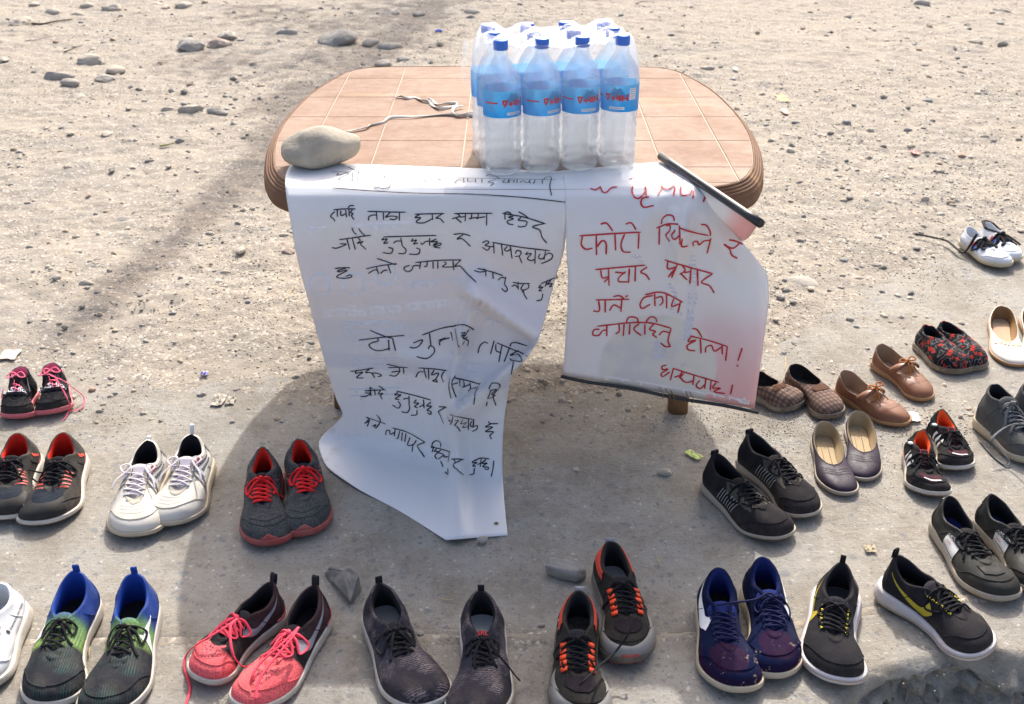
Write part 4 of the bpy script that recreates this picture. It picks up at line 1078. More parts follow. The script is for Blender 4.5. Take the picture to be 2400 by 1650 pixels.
# ---------------------------------------------------------------- water bottles in film
def glassy(name, tint, sun_white=0.12, rough=0.05, ior=1.33, tr=0.0):
    t = NT(name)
    t.fin(tint, rough, 0.5, IOR=ior, Transmission_Weight=1.0)
    d = t.n('BsdfTranslucent'); d.inputs[0].default_value = (0.92, 0.96, 1.0, 1)
    d2 = t.n('BsdfDiffuse'); d2.inputs[0].default_value = (0.82, 0.87, 0.93, 1)
    dm = t.n('MixShader'); dm.inputs[0].default_value = 0.25
    t.t.links.new(d.outputs[0], dm.inputs[1]); t.t.links.new(d2.outputs[0], dm.inputs[2])
    ms = t.n('MixShader'); ms.inputs[0].default_value = sun_white; t.t.links.new(t.ramp(t.xyz()[2], [(.10, sun_white), (.21, sun_white * .62)]), ms.inputs[0])  # white mixed in to stand for sunlight refracted in the water, strongest low down
    t.t.links.new(t.b.outputs[0], ms.inputs[1]); t.t.links.new(dm.outputs[0], ms.inputs[2])
    if tr:
        tp = t.n('BsdfTransparent'); tp.inputs[0].default_value = (*tint, 1)
        m2 = t.n('MixShader'); m2.inputs[0].default_value = tr
        t.t.links.new(ms.outputs[0], m2.inputs[1]); t.t.links.new(tp.outputs[0], m2.inputs[2])
        ms = m2
    t.t.links.new(ms.outputs[0], t.out.inputs[0])
    return t.m
M_PET = glassy('water_and_plastic', (0.95, 0.98, 1.0), 0.56, 0.04, 1.32, 0.60)
M_CAP = plain('blue_cap', (0.03, 0.17, 0.70), 0.35, spec=0.5)
t = NT('label_film'); z = t.xyz()[2]
lc = t.mix(t.ramp(z, [(0.14, 0.0), (0.2, 1.0)]), (0.03, 0.42, 0.95), (0.16, 0.60, 1.0))
M_LABEL = t.fin(lc, 0.35, 0.5)
tr_ = t.n('BsdfTranslucent'); t.t.links.new(lc, tr_.inputs[0]); ms_ = t.n('MixShader'); ms_.inputs[0].default_value = .5
t.t.links.new(t.b.outputs[0], ms_.inputs[1]); t.t.links.new(tr_.outputs[0], ms_.inputs[2]); t.t.links.new(ms_.outputs[0], t.out.inputs[0])
M_LRED = plain('label_red', (0.62, 0.03, 0.05), 0.4)
M_LWHITE = plain('label_white', (0.78, 0.8, 0.84), 0.4)
M_LMTN = plain('label_mountain', (0.06, 0.17, 0.45), 0.4)
BH, BR = 0.302, 0.0392
bprof = [(0.0, 0.020), (0.002, 0.030), (0.007, 0.0365), (0.014, BR)]
for k in range(24):
    z = 0.018 + k * 0.0042
    bprof.append((z, BR - 0.0030 * (0.5 + 0.5 * math.cos(k * 2 * math.pi / 6))))
bprof += [(0.121, BR - 0.001), (0.126, BR - 0.0018), (0.130, BR), (0.136, BR), (0.200, BR), (0.206, BR + .0003), (0.216, BR - 0.0008), (0.228, 0.0355), (0.240, 0.0300), (0.252, 0.0232), (0.262, 0.0175), (0.270, 0.0140), (0.276, 0.0128), (0.281, 0.0128)]
def rev(mb, prof, seg=32, wav=0.0):
    rings = []
    for z, r in prof:
        ring = []
        for a in range(seg):
            an = 2 * math.pi * a / seg
            zz = z + (wav * math.sin(an * 3) if 0.02 < z < 0.118 else 0)
            ring.append((r * math.cos(an), r * math.sin(an), zz))
        rings.append(ring)
    mb.rings(rings, True, True, True)
def cyl_patch(mb, polys, r, z0, ang0, seg=1):
    """flat print wrapped round the bottle; polys in metres along the label"""
    for P in polys:
        vs = [((r) * math.sin(ang0 + x / BR), -(r) * math.cos(ang0 + x / BR), z0 + y) for x, y in P]
        mb.add(vs, [tuple(range(len(vs)))])
def lab_strokes(mb, S, sc, r, z0, ang0, w):
    for P in S:
        C = cr(P, 3) if len(P) > 2 else P
        for (x0_, y0_), (x1_, y1_) in zip(C[:-1], C[1:]):
            dx, dy = x1_ - x0_, y1_ - y0_; l = math.hypot(dx, dy) or 1
            nx, ny = -dy / l * w, dx / l * w
            cyl_patch(mb, [[((x0_ * sc + nx), (y0_ * sc + ny)), ((x0_ * sc - nx), (y0_ * sc - ny)), ((x1_ * sc - nx), (y1_ * sc - ny)), ((x1_ * sc + nx), (y1_ * sc + ny))]], r, z0, ang0)
NAME = strokes('-90,30 -45,30; -80,30 -80,0 -58,-5; -60,30 -60,5 -72,-25; -40,0 -5,0; -22,-20 -22,20; 0,32 100,32; 20,20 5,10 10,-8 28,0 30,14 20,20; 30,30 30,-22; 50,30 50,-22; 60,0 70,4 74,-4; 74,2 92,2; 92,30 92,-22', 0, 0, 1)
pack = []
fx = [(1180, 407), (1268, 403), (1355, 395), (1443, 391)]
FB = [at(x, y, TZ) for x, y in fx]
vdir = (FB[3] - FB[0]).normalized(); pdir = Vector((-vdir.y, vdir.x, 0))
ctr = (FB[0] + FB[3]) / 2 + pdir * 0.08
packlabels = {}
names = ['leftmost', 'second from the left', 'third from the left', 'rightmost']
rown = ['front row', 'middle row', 'back row']
TWIST = [0.62, 0.66, 0.35, -0.28]
for r_ in range(3):
    for i in range(4):
        b = FB[0].lerp(FB[3], i / 3) + pdir * (0.080 * r_)
        tip = Vector(((i - 1.5) * 0.003, 0, 0)) + pdir * ((r_ - 1) * -0.004)
        root = tag(empty('water_bottle', (b.x, b.y, TZ + 0.004)), '%s litre water bottle of the %s in the film wrapped pack' % (names[i], rown[r_]), 'bottle', 'water bottles in the pack on the table')
        ax = (Vector((0, 0, BH)) + tip).normalized()
        root.scale = (1, 1, 0.91); root.rotation_mode = 'QUATERNION'; root.rotation_quaternion = Vector((0, 0, 1)).rotation_difference(ax)
        if r_ == 0 and i == 0:
            m1 = MB(); rev(m1, bprof, 40, 0.0055); body0 = m1.build('bottle_body', M_PET, root)
            m2 = MB(); rev(m2, [(0.281, 0.0138), (0.282, 0.0148), (0.284, 0.0150)] + [(0.286 + k * 0.002, 0.0152) for k in range(7)] + [(0.301, 0.0150), (0.3025, 0.0142), (0.303, 0.012)], 32); cap0 = m2.build('cap', M_CAP, root)
            m3 = MB(); m3.rings([[((BR + 0.0007) * math.cos(2 * math.pi * a / 48), (BR + 0.0007) * math.sin(2 * math.pi * a / 48), z) for a in range(48)] for z in (0.138, 0.155, 0.172, 0.198)])
            lab0 = m3.build('label', M_LABEL, root)
        else:
            for s_ in (body0, cap0, lab0):
                c_ = s_.copy(); COL.objects.link(c_); c_.parent = root
                c_.name = s_.name
        if r_ == 0:
            ang = TWIST[i]
            m4 = MB(); cyl_patch(m4, [[(-0.004, 0.0), (0.010, 0.022), (0.016, 0.017), (0.022, 0.021), (0.034, 0.004), (0.040, 0.0)]], BR + 0.0010, 0.172, ang - 0.35); m4.build('label_mountain', M_LMTN, root, False)
            m4 = MB(); lab_strokes(m4, NAME, 0.00026, BR + 0.0014, 0.169, ang, 0.0019); m4.build('label_lettering', M_LRED, root, False)
            m4 = MB(); cyl_patch(m4, [[(-0.014 + q * .002, 0.0) , (-0.014 + q * .002, 0.006), (-0.012 + q * .002, 0.006), (-0.012 + q * .002, 0.0)] for q in range(16)], BR + 0.0011, 0.144, ang)
            cyl_patch(m4, [[(0.028 + q * .002, 0.0), (0.028 + q * .002, 0.026), (0.030 + q * .002, 0.026), (0.030 + q * .002, 0.0)] for q in range(8)], BR + 0.0011, 0.166, ang)
            m4.build('label_box', M_LWHITE, root, False)
            m4 = MB(); cyl_patch(m4, [[(-0.062 + q * .002, 0.0), (-0.062 + q * .002, 0.0032), (-0.060 + q * .002, 0.0032), (-0.060 + q * .002, 0.0)] for q in range(15)], BR + 0.0012, 0.170, ang)
            m4.build('label_stripe', M_LRED, root, False)
            m4 = MB(); cyl_patch(m4, [[(-0.011 + q * .003, 0.0), (-0.011 + q * .003, 0.002), (-0.0095 + q * .003, 0.002), (-0.0095 + q * .003, 0.0)] for q in range(9)], BR + 0.0015, 0.146, ang)
            cyl_patch(m4, [[(0.030, q * .005), (0.030, q * .005 + .0013), (0.040, q * .005 + .0013), (0.040, q * .005)] for q in range(5)], BR + 0.0015, 0.168, ang)
            m4.build('label_small_print', M_LMTN, root, False)
# shrink film
def film_mat():
    t = NT('clear_film')
    t.fin((0.85, 0.9, 1.0), 0.22, 0.8)
    n1 = t.noise(16, 5, 0.7)
    nd = t.n('Bump', Strength=0.8, Distance=0.006); mp = t.n('Mapping'); t.t.links.new(t.tc.outputs['Object'], mp.inputs[0]); mp.inputs['Scale'].default_value = (1.3, 1, 0.5)
    t.t.links.new(t.noise(24, 6, 0.65, mp.outputs[0], 1.5), nd.inputs['Height']); t.t.links.new(nd.outputs[0], t.b.inputs['Normal'])
    gl = t.n('BsdfGlossy', Roughness=0.16); t.t.links.new(nd.outputs[0], gl.inputs['Normal']); gl.inputs[0].default_value = (1, 1, 1, 1)
    tl_ = t.n('BsdfTranslucent'); tl_.inputs[0].default_value = (0.88, 0.92, 0.98, 1)
    df = t.n('BsdfDiffuse'); df.inputs[0].default_value = (0.85, 0.9, 0.98, 1)
    m0 = t.n('MixShader'); m0.inputs[0].default_value = 0.4; t.t.links.new(tl_.outputs[0], m0.inputs[1]); t.t.links.new(df.outputs[0], m0.inputs[2])
    m1 = t.n('MixShader'); m1.inputs[0].default_value = 0.28; t.t.links.new(m0.outputs[0], m1.inputs[1]); t.t.links.new(gl.outputs[0], m1.inputs[2])
    tp = t.n('BsdfTransparent')
    fr = t.n('Fresnel'); fr.inputs[0].default_value = 1.25; t.t.links.new(nd.outputs[0], fr.inputs['Normal'])
    zz = t.xyz()[2]
    hz = t.ramp(zz, [(0.10, 0.07), (0.23, 0.10), (0.29, 0.19)])
    f = t.math('ADD', t.math('MULTIPLY', fr.outputs[0], 0.55), hz, clamp=True)
    m2 = t.n('MixShader'); t.t.links.new(f, m2.inputs[0]); t.t.links.new(tp.outputs[0], m2.inputs[1]); t.t.links.new(m1.outputs[0], m2.inputs[2])
    t.t.links.new(m2.outputs[0], t.out.inputs[0])
    return t.m
M_FILM = film_mat()
fc = ctr.copy(); fc.z = TZ + 0.002
filmo = tag(empty('shrink_wrap', fc), 'wrinkled clear plastic film wrapped round the twelve water bottles', 'wrap')
R3 = Matrix(((vdir.x, pdir.x, 0), (vdir.y, pdir.y, 0), (0, 0, 1)))
def rrect(hx, hy, r, n=96):
    out = []
    for i in range(n):
        a = 2 * math.pi * i / n
        c_, s_ = math.cos(a), math.sin(a)
        e = 0.28
        out.append((math.copysign(abs(c_) ** e, c_) * hx, math.copysign(abs(s_) ** e, s_) * hy, a))
    return out
caps = [((i - 1.5) * 0.0840, (j - 1) * 0.076) for i in range(4) for j in range(3)]
def tent(x, y):
    z = 0.262
    for cx_, cy_ in caps:
        d = math.hypot(x - cx_, y - cy_)
        z = max(z, 0.3055 - max(0, d - 0.015) * 0.62 * (1 + 6 * max(0, d - 0.015)))
    return z
rings = []
levels = [(0.0, 0.159, 0.119), (0.01, 0.166, 0.124), (0.04, 0.1635, 0.122), (0.08, 0.164, 0.122), (0.12, 0.1625, 0.121), (0.16, 0.1635, 0.122), (0.2, 0.164, 0.122), (0.218, 0.1640, 0.121), (0.235, 0.1635, 0.117), (0.25, 0.162, 0.111), (0.265, 0.160, 0.104), (0.28, 0.157, 0.098), (0.292, 0.154, 0.0945)]
for li, (z, hx, hy) in enumerate(levels):
    ring = []
    for (x, y, a) in rrect(hx, hy, 0):
        sc_ = 0.0
        if abs(y) > hy * 0.93: # scallop between bottles
            sc_ = -0.006 * (1 - abs(math.cos(math.pi * (x / 0.082)))) * (1 if z < 0.24 else 1.5)
        n_ = noise.noise(Vector((x * 25, y * 25, z * 14))) * 0.0035 * (1 if z > 0.01 else 0.2)
        yy = y + math.copysign(sc_ , -y) * -1 if sc_ else y
        yy = y * (1 + sc_ / max(abs(y), 1e-3)) if sc_ else y
        zz = z
        if li >= 11: zz = min(z, tent(x * 0.97, yy * 0.97) + 0.004)
        ring.append((x * (1 + n_ / 0.16), yy * (1 + n_ / 0.12), zz))
    rings.append(ring)
top0 = rings[-1]
for q in (0.97, 0.93, 0.88, 0.82, 0.76, 0.7, 0.63, 0.56, 0.48, 0.4, 0.32, 0.24, 0.16, 0.08, 0.02):
    rings.append([(x * q, y * q, tent(x * q, y * q) + noise.noise(Vector((x * q * 40, y * q * 40, 5))) * 0.002) for x, y, z in top0])
mb = MB()
mb.rings([[R3 @ Vector(p) for p in r] for r in rings], True, False, True)
mb.build('film', M_FILM, filmo)
filmo.scale = (1, 1, 0.915)
mb = MB()    # loose film ear on the left side
ear = [[Vector((-0.158, y_, z_)), Vector((-0.172 - 0.012 * math.sin((z_ - 0.2) * 30), y_ + 0.01, z_ - 0.004)), Vector((-0.188 + 0.35 * max(0, z_ - 0.225), y_ + 0.02, z_ - 0.014))] for z_, y_ in ((0.185, 0.04), (0.2, 0.045), (0.215, 0.05), (0.23, 0.055), (0.245, 0.06), (0.26, 0.06), (0.275, 0.06))]
mb.rings([[R3 @ p for p in r] for r in ear], closed=False)
mb.build('film_flap', M_FILM, filmo)
# ---------------------------------------------------------------- shoes
W_OUT = ([0, .10, .20, .32, .45, .57, .66, .74, .82, .89, .95, 1.0], [0, .44, .68, .73, .73, .86, .97, .92, .74, .50, .25, 0.0])
W_IN = ([0, .10, .20, .32, .45, .57, .66, .74, .82, .89, .95, 1.0], [0, .44, .68, .70, .65, .78, .98, 1.0, .86, .62, .32, 0.0])
NU = 30
def pchip(x, xs, ys):
    i = 0
    while i < len(xs) - 2 and x > xs[i + 1]: i += 1
    h = xs[i + 1] - xs[i]; t = (x - xs[i]) / h
    m = lambda k: 0 if k <= 0 and False else (ys[min(k + 1, len(ys) - 1)] - ys[max(k - 1, 0)]) / (xs[min(k + 1, len(xs) - 1)] - xs[max(k - 1, 0)])
    t2, t3 = t * t, t * t * t
    return (2 * t3 - 3 * t2 + 1) * ys[i] + (t3 - 2 * t2 + t) * h * m(i) + (-2 * t3 + 3 * t2) * ys[i + 1] + (t3 - t2) * h * m(i + 1)
DEF = dict(L=.27, W=.104, hs=.028, ts=.018, spring=.010, hh=.082, dip=.062, inst=.078, slotz=.056, xh=.03, xo=.44, xf=.66,
           ow=.030, sw=.012, toe=.036, bulge=.006, roll=.006, heelwrap=.0, laces=5, crumple=.0042, toew=1.0, point=0.0, midw=.005,
           opow=.5, tongue=True, outsole=True, tab=True, flare=1.0, lean=0.0)
class Shoe:
    def __init__(s, heel_px, toe_px, foot, label, group, cat='shoe', name='shoe', zbase=0.0, **kw):
        s.o = dict(DEF); s.o.update(kw); o = s.o
        if o['hs'] > .018: o['hs'] *= .80; o['ts'] *= .62
        if o['midw'] > .004: o['midw'] *= .6
        o['flare'] = 1 + (o['flare'] - 1) * 1.3
        if o['sw'] > 0: o['inst'] -= .010; o['slotz'] -= .004; o['toe'] *= .82; o['W'] *= .955; o['ow'] = o['W'] * .275; o['xo'] += .015
        foot = -foot
        s.foot = foot                       # +1: inner side is +y, -1: inner side is -y
        H = at(heel_px[0], heel_px[1], o['hh'] + zbase); T = at(toe_px[0], toe_px[1], 0.010 + zbase)
        d = Vector((T.x - H.x, T.y - H.y)); 
        L = d.length / (1 - o['xh'] * 0.5); d.normalize()
        s.L = L; o['L'] = L
        yaw = math.atan2(d.y, d.x)
        org = Vector((T.x - d.x * L, T.y - d.y * L, zbase))
        s.seed = int(heel_px[0] * 13 + heel_px[1]) % 1000
        s.root = tag(empty(name, org, yaw), label, cat, group)
        s.rnd = random.Random(s.seed)
        print('SHOE %s L=%.3f' % (label[:40], L))
    # -- geometry functions
    def hw(s, u, side):
        o = s.o
        tab = W_IN if side == s.foot else W_OUT
        w = pchip(u, *tab) * o['W'] / 2
        if u > .7: w *= lerp(1, o['toew'], (u - .7) / .3)
        return max(w, 0)
    def xb(s, u): return s.L * (1 - math.cos(math.pi * u)) / 2
    def cy(s, x):
        f = x / s.L
        return s.foot * (0.0 + 0.10 * s.o['W'] * smooth(.55, 1.0, f) - .02 * s.o['W'] * math.sin(math.pi * f))
    def solez(s, x):
        f = x / s.L
        return lerp(s.o['hs'], s.o['ts'], smooth(.1, .75, f)) + s.spr(x)
    def spr(s, x):
        f = x / s.L
        return s.o['spring'] * smooth(.68, 1.05, f) + s.o['spring'] * .25 * smooth(.1, 0, f)
    def B(s, u, side, off=0.0, z=None):
        x = s.xb(u); w = s.hw(u, side)
        p = Vector((x, s.cy(x) + side * w, 0))
        if off:
            n = s.nrm(u, side); p += n * off
        p.z = s.solez(x) if z is None else z
        return p
    def nrm(s, u, side):
        if u < 1e-4: return Vector((-1, 0, 0))
        if u > 1 - 1e-4: return Vector((1, 0, 0))
        e = .01
        a = Vector((s.xb(max(0, u - e)), s.cy(s.xb(max(0, u - e))) + side * s.hw(max(0, u - e), side), 0))
        b = Vector((s.xb(min(1, u + e)), s.cy(s.xb(min(1, u + e))) + side * s.hw(min(1, u + e), side), 0))
        t = (b - a).normalized()
        return Vector((-t.y, t.x, 0)) * side
    def T(s, u, side):
        o = s.o; L = s.L
        xh, xo, xf = o['xh'] * L, o['xo'] * L, o['xf'] * L
        x = xh + (xf - xh) * (1 - math.cos(math.pi * u)) / 2
        k = 0
        t = (x - xh) / (xo - xh)
        if 0 <= t <= 1: k = o['ow'] * (max(0, 1 - (2 * t - 1) ** 2)) ** o['opow']
        if x > xo - .35 * (xo - xh) and o['sw'] > 0 and xf > xo:
            q = (x - xo) / (xf - xo)
            ks = o['sw'] * (1 - max(0, q) ** 5) ** .5 if q < 1 else 0
            k = (k ** 4 + ks ** 4) ** .25
        if u < 1e-4 or u > 1 - 1e-4: k = 0
        z = pchip(x / L, [o['xh'], lerp(o['xh'], o['xo'], .45), o['xo'], o['xf'] + .001], [o['hh'], o['dip'], o['inst'], o['slotz']])
        if x > xo: z = lerp(o['inst'], o['slotz'], (x - xo) / max(1e-6, xf - xo)) if xf > xo else o['slotz']
        c = Vector((x + o['lean'] * 0, s.cy(x) + side * k, z))
        # worn, slightly collapsed collar
        cr_ = o['crumple']
        if cr_ and x < xo:
            n = noise.noise(Vector((x * 22, side * 3.0 * k * 20, s.seed)))
            c.z += cr_ * 1.4 * n; c.y += cr_ * noise.noise(Vector((x * 18, side * 2.0, s.seed + 9)))
        return c
    def P(s, u, side, v):
        o = s.o
        b, t = s.B(u, side, -0.0015), s.T(u, side)
        n = s.nrm(u, side)
        D = Vector((b.x - t.x, b.y - t.y, 0))
        dz = t.z - b.z
        front = smooth(.50, .92, u)
        h1 = lerp(dz * .48, o['toe'], front)
        p1 = b + n * lerp(o['bulge'], o['bulge'] * .5, front) + Vector((0, 0, h1))
        p2 = t + D * lerp(.28, .45, front) + Vector((0, 0, -lerp(dz * .34, max(0, dz) * .16, front)))
        w = 1 - v
        p = b * (w ** 3) + p1 * (3 * w * w * v) + p2 * (3 * w * v * v) + t * (v ** 3)
        # creases and dents
        f = p.x / s.L
        cr_ = o['crumple']
        if cr_:
            e = math.sin(math.pi * v) ** .7
            fl = math.exp(-((f - .68) / .09) ** 2)
            p.z += e * cr_ * (.9 * noise.noise(Vector((p.x * 24, p.y * 24, s.seed))) + fl * .55 * math.sin(p.x * 330 + 2 * math.sin(p.y * 60 + s.seed)) * front)
            p += n * (e * cr_ * .8 * noise.noise(Vector((p.x * 30, p.z * 40, s.seed + side))))
        return p
    def ring(s, fn):
        R = [fn(i / NU, 1) for i in range(NU + 1)]
        R += [fn(i / NU, -1) for i in range(NU - 1, 0, -1)]
        return R
    def norm_at(s, u, side, v):
        e = .012
        a = s.P(min(1, u + e), side, v) - s.P(max(0, u - e), side, v)
        b = s.P(u, side, min(1, v + e)) - s.P(u, side, max(0, v - e))
        n = a.cross(b) * -side
        n.normalize()
        return -n if (n.z < -.3) else n
    # -- parts
    def build(s, upper, sole, lining, insole, outsole=None, lace=None, tongue=None):
        o = s.o; R = s.root
        # outsole and midsole
        zo = .006
        m = MB()
        def so_(off, z): return s.ring(lambda u, sd: (lambda q: Vector((q.x, q.y, z + s.spr(q.x))))(s.B(u, sd, off)))
        m.rings([so_(-.006, 0.0005), so_(-.001, .0015), so_(o['midw'] - .001, zo)], True, True, True)
        m.build('outsole', outsole or sole, R)
        m = MB()
        rr = []
        for k, (off, f) in enumerate([(o['midw'] - .0015, 0), (o['midw'] + .0002, .12), (o['midw'] * 1.15, .4), (o['midw'] * .8, .72), (o['midw'] * .75, .93), (o['midw'] * .45, 1.02), (-.002, 1.05)]):
            def f_(u, sd, off=off, f=f):
                q = s.B(u, sd, off)
                fl = 1 + (o['flare'] - 1) * (1 - u)
                q2 = s.B(u, sd, off * fl)
                q2.z = lerp(zo + s.spr(q.x), s.solez(q.x) + .0035, f)
                return q2
            rr.append(s.ring(f_))
        m.rings(rr)
        s.midsole = m.build('midsole', sole, R)
        # upper
        m = MB(); V = [0, .05, .12, .2, .29, .38, .47, .56, .65, .74, .82, .9, .96, 1.0]
        rr = [s.ring(lambda u, sd, v=v: s.P(u, sd, v)) for v in V]
        T = rr[-1]; N = len(T)
        inw = []
        for i in range(N):
            a, b = T[i - 1], T[(i + 1) % N]
            t = Vector((b.x - a.x, b.y - a.y, 0)); 
            t = t.normalized() if t.length > 1e-6 else Vector((0, 1, 0))
            n = Vector((-t.y, t.x, 0))
            cx = s.L * lerp(o['xh'], o['xo'], .5)
            c = Vector((min(max(T[i].x, s.L * (o['xh'] + .06)), s.L * (o['xf'] - .02)), s.cy(T[i].x), 0))
            if n.dot(Vector((c.x - T[i].x, c.y - T[i].y, 0))) < 0: n = -n
            inw.append(n)
        def rollw(i):
            x = T[i].x / s.L
            return lerp(o['roll'], .0015, smooth(o['xo'] - .06, o['xo'] + .03, x))
        rr.append([T[i] + inw[i] * rollw(i) * .35 + Vector((0, 0, rollw(i) * .45)) for i in range(N)])
        rr.append([T[i] + inw[i] * rollw(i) * .95 + Vector((0, 0, rollw(i) * .45)) for i in range(N)])
        m.rings(rr)
        s.upper = m.build('upper', upper, R)
        s.bvh = BVHTree.FromPolygons(m.v, m.f)
        if o['sw'] > 0 and o.get('trim', 1): s.trims(upper)
        # lining
        E0 = [T[i] + inw[i] * rollw(i) * .95 + Vector((0, 0, rollw(i) * .44)) for i in range(N)]
        E1 = [T[i] + inw[i] * rollw(i) * 1.45 + Vector((0, 0, -rollw(i) * .3)) for i in range(N)]
        I = s.ring(lambda u, sd: s.B(u, sd, -.009) + Vector((0, 0, .0015)))
        def mixr(A, Bq, f, g): return [Vector((lerp(a.x, b.x, f), lerp(a.y, b.y, f), lerp(a.z, b.z, g))) for a, b in zip(A, Bq)]
        m = MB(); m.rings([E0, E1, mixr(E1, I, .12, .3), mixr(E1, I, .45, .6), mixr(E1, I, .8, .88), I])
        m.build('lining', lining, R)
        m = MB()
        Cn = Vector((s.L * .5, 0, 0))
        I2 = [p + Vector((0, 0, .0018)) for p in s.ring(lambda u, sd: s.B(u, sd, -.010))]
        mid = [[Vector((p.x, lerp(p.y, s.cy(p.x), f), p.z - .002 * f)) for p in I2] for f in (0, .35, .7, 1.0)]
        m.rings(mid); m.build('insole', insole, R)
        # tongue
        if o['tongue'] and o['sw'] > 0:
            m = MB(); rr = []
            xe = o['xo'] * s.L - .014; xs_ = o['xf'] * s.L + .004
            for k in range(13):
                f = k / 12; x = lerp(xs_, xe, f)
                zc = lerp(o['slotz'], o['inst'], min(1.3, max(0, (o['xf'] * s.L - x) / max(.001, (o['xf'] - o['xo']) * s.L)))) - .0035
                zc += .004 * smooth(.75, 1, f)
                hwid = o['sw'] + .007 + .006 * smooth(.5, 1, f)
                hwid *= 1 if k < 12 else .8
                rr.append([Vector((x + .004 * (q / 4 - 1) ** 2 * f, s.cy(x) + hwid * (q / 4 - 1), zc - .006 * (q / 4 - 1) ** 2 - (.006 * (1 - f) * (q / 4 - 1) ** 2))) for q in range(9)])
            last = rr[-1]
            rr.append([p + Vector((-.003, 0, -.0015)) for p in last]); rr.append([p + Vector((-.001, 0, -.007)) for p in last])
            m.rings(rr, closed=False)
            s.tong = m.build('tongue', tongue or upper, R)
        if lace and o['laces']: s.lace(lace)
        return s
    def trims(s, upper):
        o = s.o
        tm = o.get('trimmat') or upper
        q = (o['xo'] - o['xh']) / (o['xf'] - o['xh'])
        u0 = math.acos(1 - 2 * q) / math.pi - .04
        s.uvband(u0, 1.0, .80, .985, tm, name='eyestay', lift=.0016, n=16, fn0=lambda t: .80 + .06 * math.sin(t * 3))
        r = random.Random(s.seed)
        k = .34 + .1 * r.random()
        s.uvband(.56, 1.0, k, k + .02, tm, name='toe_seam', lift=.0013, n=16, fn0=lambda t: k * (.25 + .75 * smooth(0, .5, t)), fn1=lambda t: k * (.25 + .75 * smooth(0, .5, t)) + .022)
        s.uvband(.13, .24, .05, .10, tm, name='heel_seam', lift=.0011, n=10, fn0=lambda t: .9 - .85 * t, fn1=lambda t: .94 - .85 * t)
        s.uvband(.30, .46, .1, .16, tm, name='side_seam', lift=.0011, n=10, fn0=lambda t: .05 + .75 * t, fn1=lambda t: .09 + .75 * t)
    def eyelet(s, f, side, out=.0):
        """point beside the slot; f 0 at the front, 1 at the instep"""
        x = lerp(s.o['xf'] * s.L - .006, s.o['xo'] * s.L + .004, f)
        y = s.cy(x) + side * (s.o['sw'] + .005 + out)
        h = s.bvh.ray_cast(Vector((x, y, .3)), Vector((0, 0, -1)))
        p = h[0] if h[0] else Vector((x, y, .06))
        return p + Vector((0, 0, .0014))
    def lace(s, mat, r=.0023, flat=.42, bow=None):
        o = s.o; n = o['laces']; bow = o.get('bow', 1) if bow is None else bow
        r = o.get('lr', r); flat = o.get('lflat', flat)
        m = MB()
        for i in range(n):
            f = i / (n - 1)
            a, b = s.eyelet(f, 1), s.eyelet(f, -1)
            if i == 0:
                c = (a + b) / 2 + Vector((0, 0, .0035))
                m.tube(cr([a + Vector((0, 0, -.003)), a, c, b, b + Vector((0, 0, -.003))], 4), r, flat)
            if i < n - 1:
                f2 = (i + 1) / (n - 1)
                for sd in (1, -1):
                    p, q = s.eyelet(f, sd), s.eyelet(f2, -sd)
                    c = (p + q) / 2 + Vector((0, s.rnd.uniform(-.001, .001), .0045 + .0016 * sd))
                    m.tube(cr([p + Vector((0, 0, -.003)), p + Vector((0, 0, .001)), c, q + Vector((0, 0, .001)), q + Vector((0, sd * -.002, -.003))], 4), r, flat)
        m.build('lace', mat, s.root)
        if bow:
            m = MB()
            k0 = Vector((o['xo'] * s.L + .010, s.cy(o['xo'] * s.L), o['inst'] + .006))
            for sd in (1, -1):
                e = s.eyelet(1, sd)
                m.tube(cr([e, (e + k0) / 2 + Vector((0, 0, .003)), k0], 4), r, flat)
                l1 = s.rnd.uniform(.022, .034); l2 = s.rnd.uniform(.010, .020)
                def drop(x, y):
                    h = s.bvh.ray_cast(Vector((x, y, .3)), Vector((0, 0, -1)))
                    return Vector((x, y, (h[0].z if h[0] else .02) + .003))
                q = [k0, drop(k0.x + l2 * .5, k0.y + sd * l1 * .6) + Vector((0, 0, .004)), drop(k0.x + l2 * 1.4, k0.y + sd * l1), drop(k0.x - l2 * .2, k0.y + sd * l1 * 1.15), drop(k0.x - .006, k0.y + sd * l1 * .55) + Vector((0, 0, .004)), k0]
                m.tube(cr(q, 5), r, flat)
                el = s.rnd.uniform(.035, .055)
                q = [k0, drop(k0.x + .014, k0.y + sd * .010) + Vector((0, 0, .003)), drop(k0.x + el * .7, k0.y + sd * s.rnd.uniform(.014, .026)), drop(k0.x + el, k0.y + sd * s.rnd.uniform(.012, .034))]
                m.tube(cr(q, 5), r, flat)
            m.tube([k0 + Vector((-.004, -.003, 0)), k0 + Vector((.004, .003, .001))], r * 1.7, .9)
            m.build('lace_bow', mat, s.root)
    def loose(s, pts, mat, r=.0021, name='lace_end'):
        """pts local (x, y, z)"""
        m = MB(); m.tube(cr(pts, 7), s.o.get('lr', r), s.o.get('lflat', .55)); return m.build(name, mat, s.root)
    def world_loose(s, pxs, mat, name='lace_end'):
        Mi = s.root.matrix_basis.inverted() if False else (Matrix.Translation(s.root.location) @ Matrix.Rotation(s.root.rotation_euler.z, 4, 'Z')).inverted()
        pts = [tuple(Mi @ at(x, y, z + s.root.location.z)) for x, y, z in pxs]
        return s.loose(pts, mat, name=name)
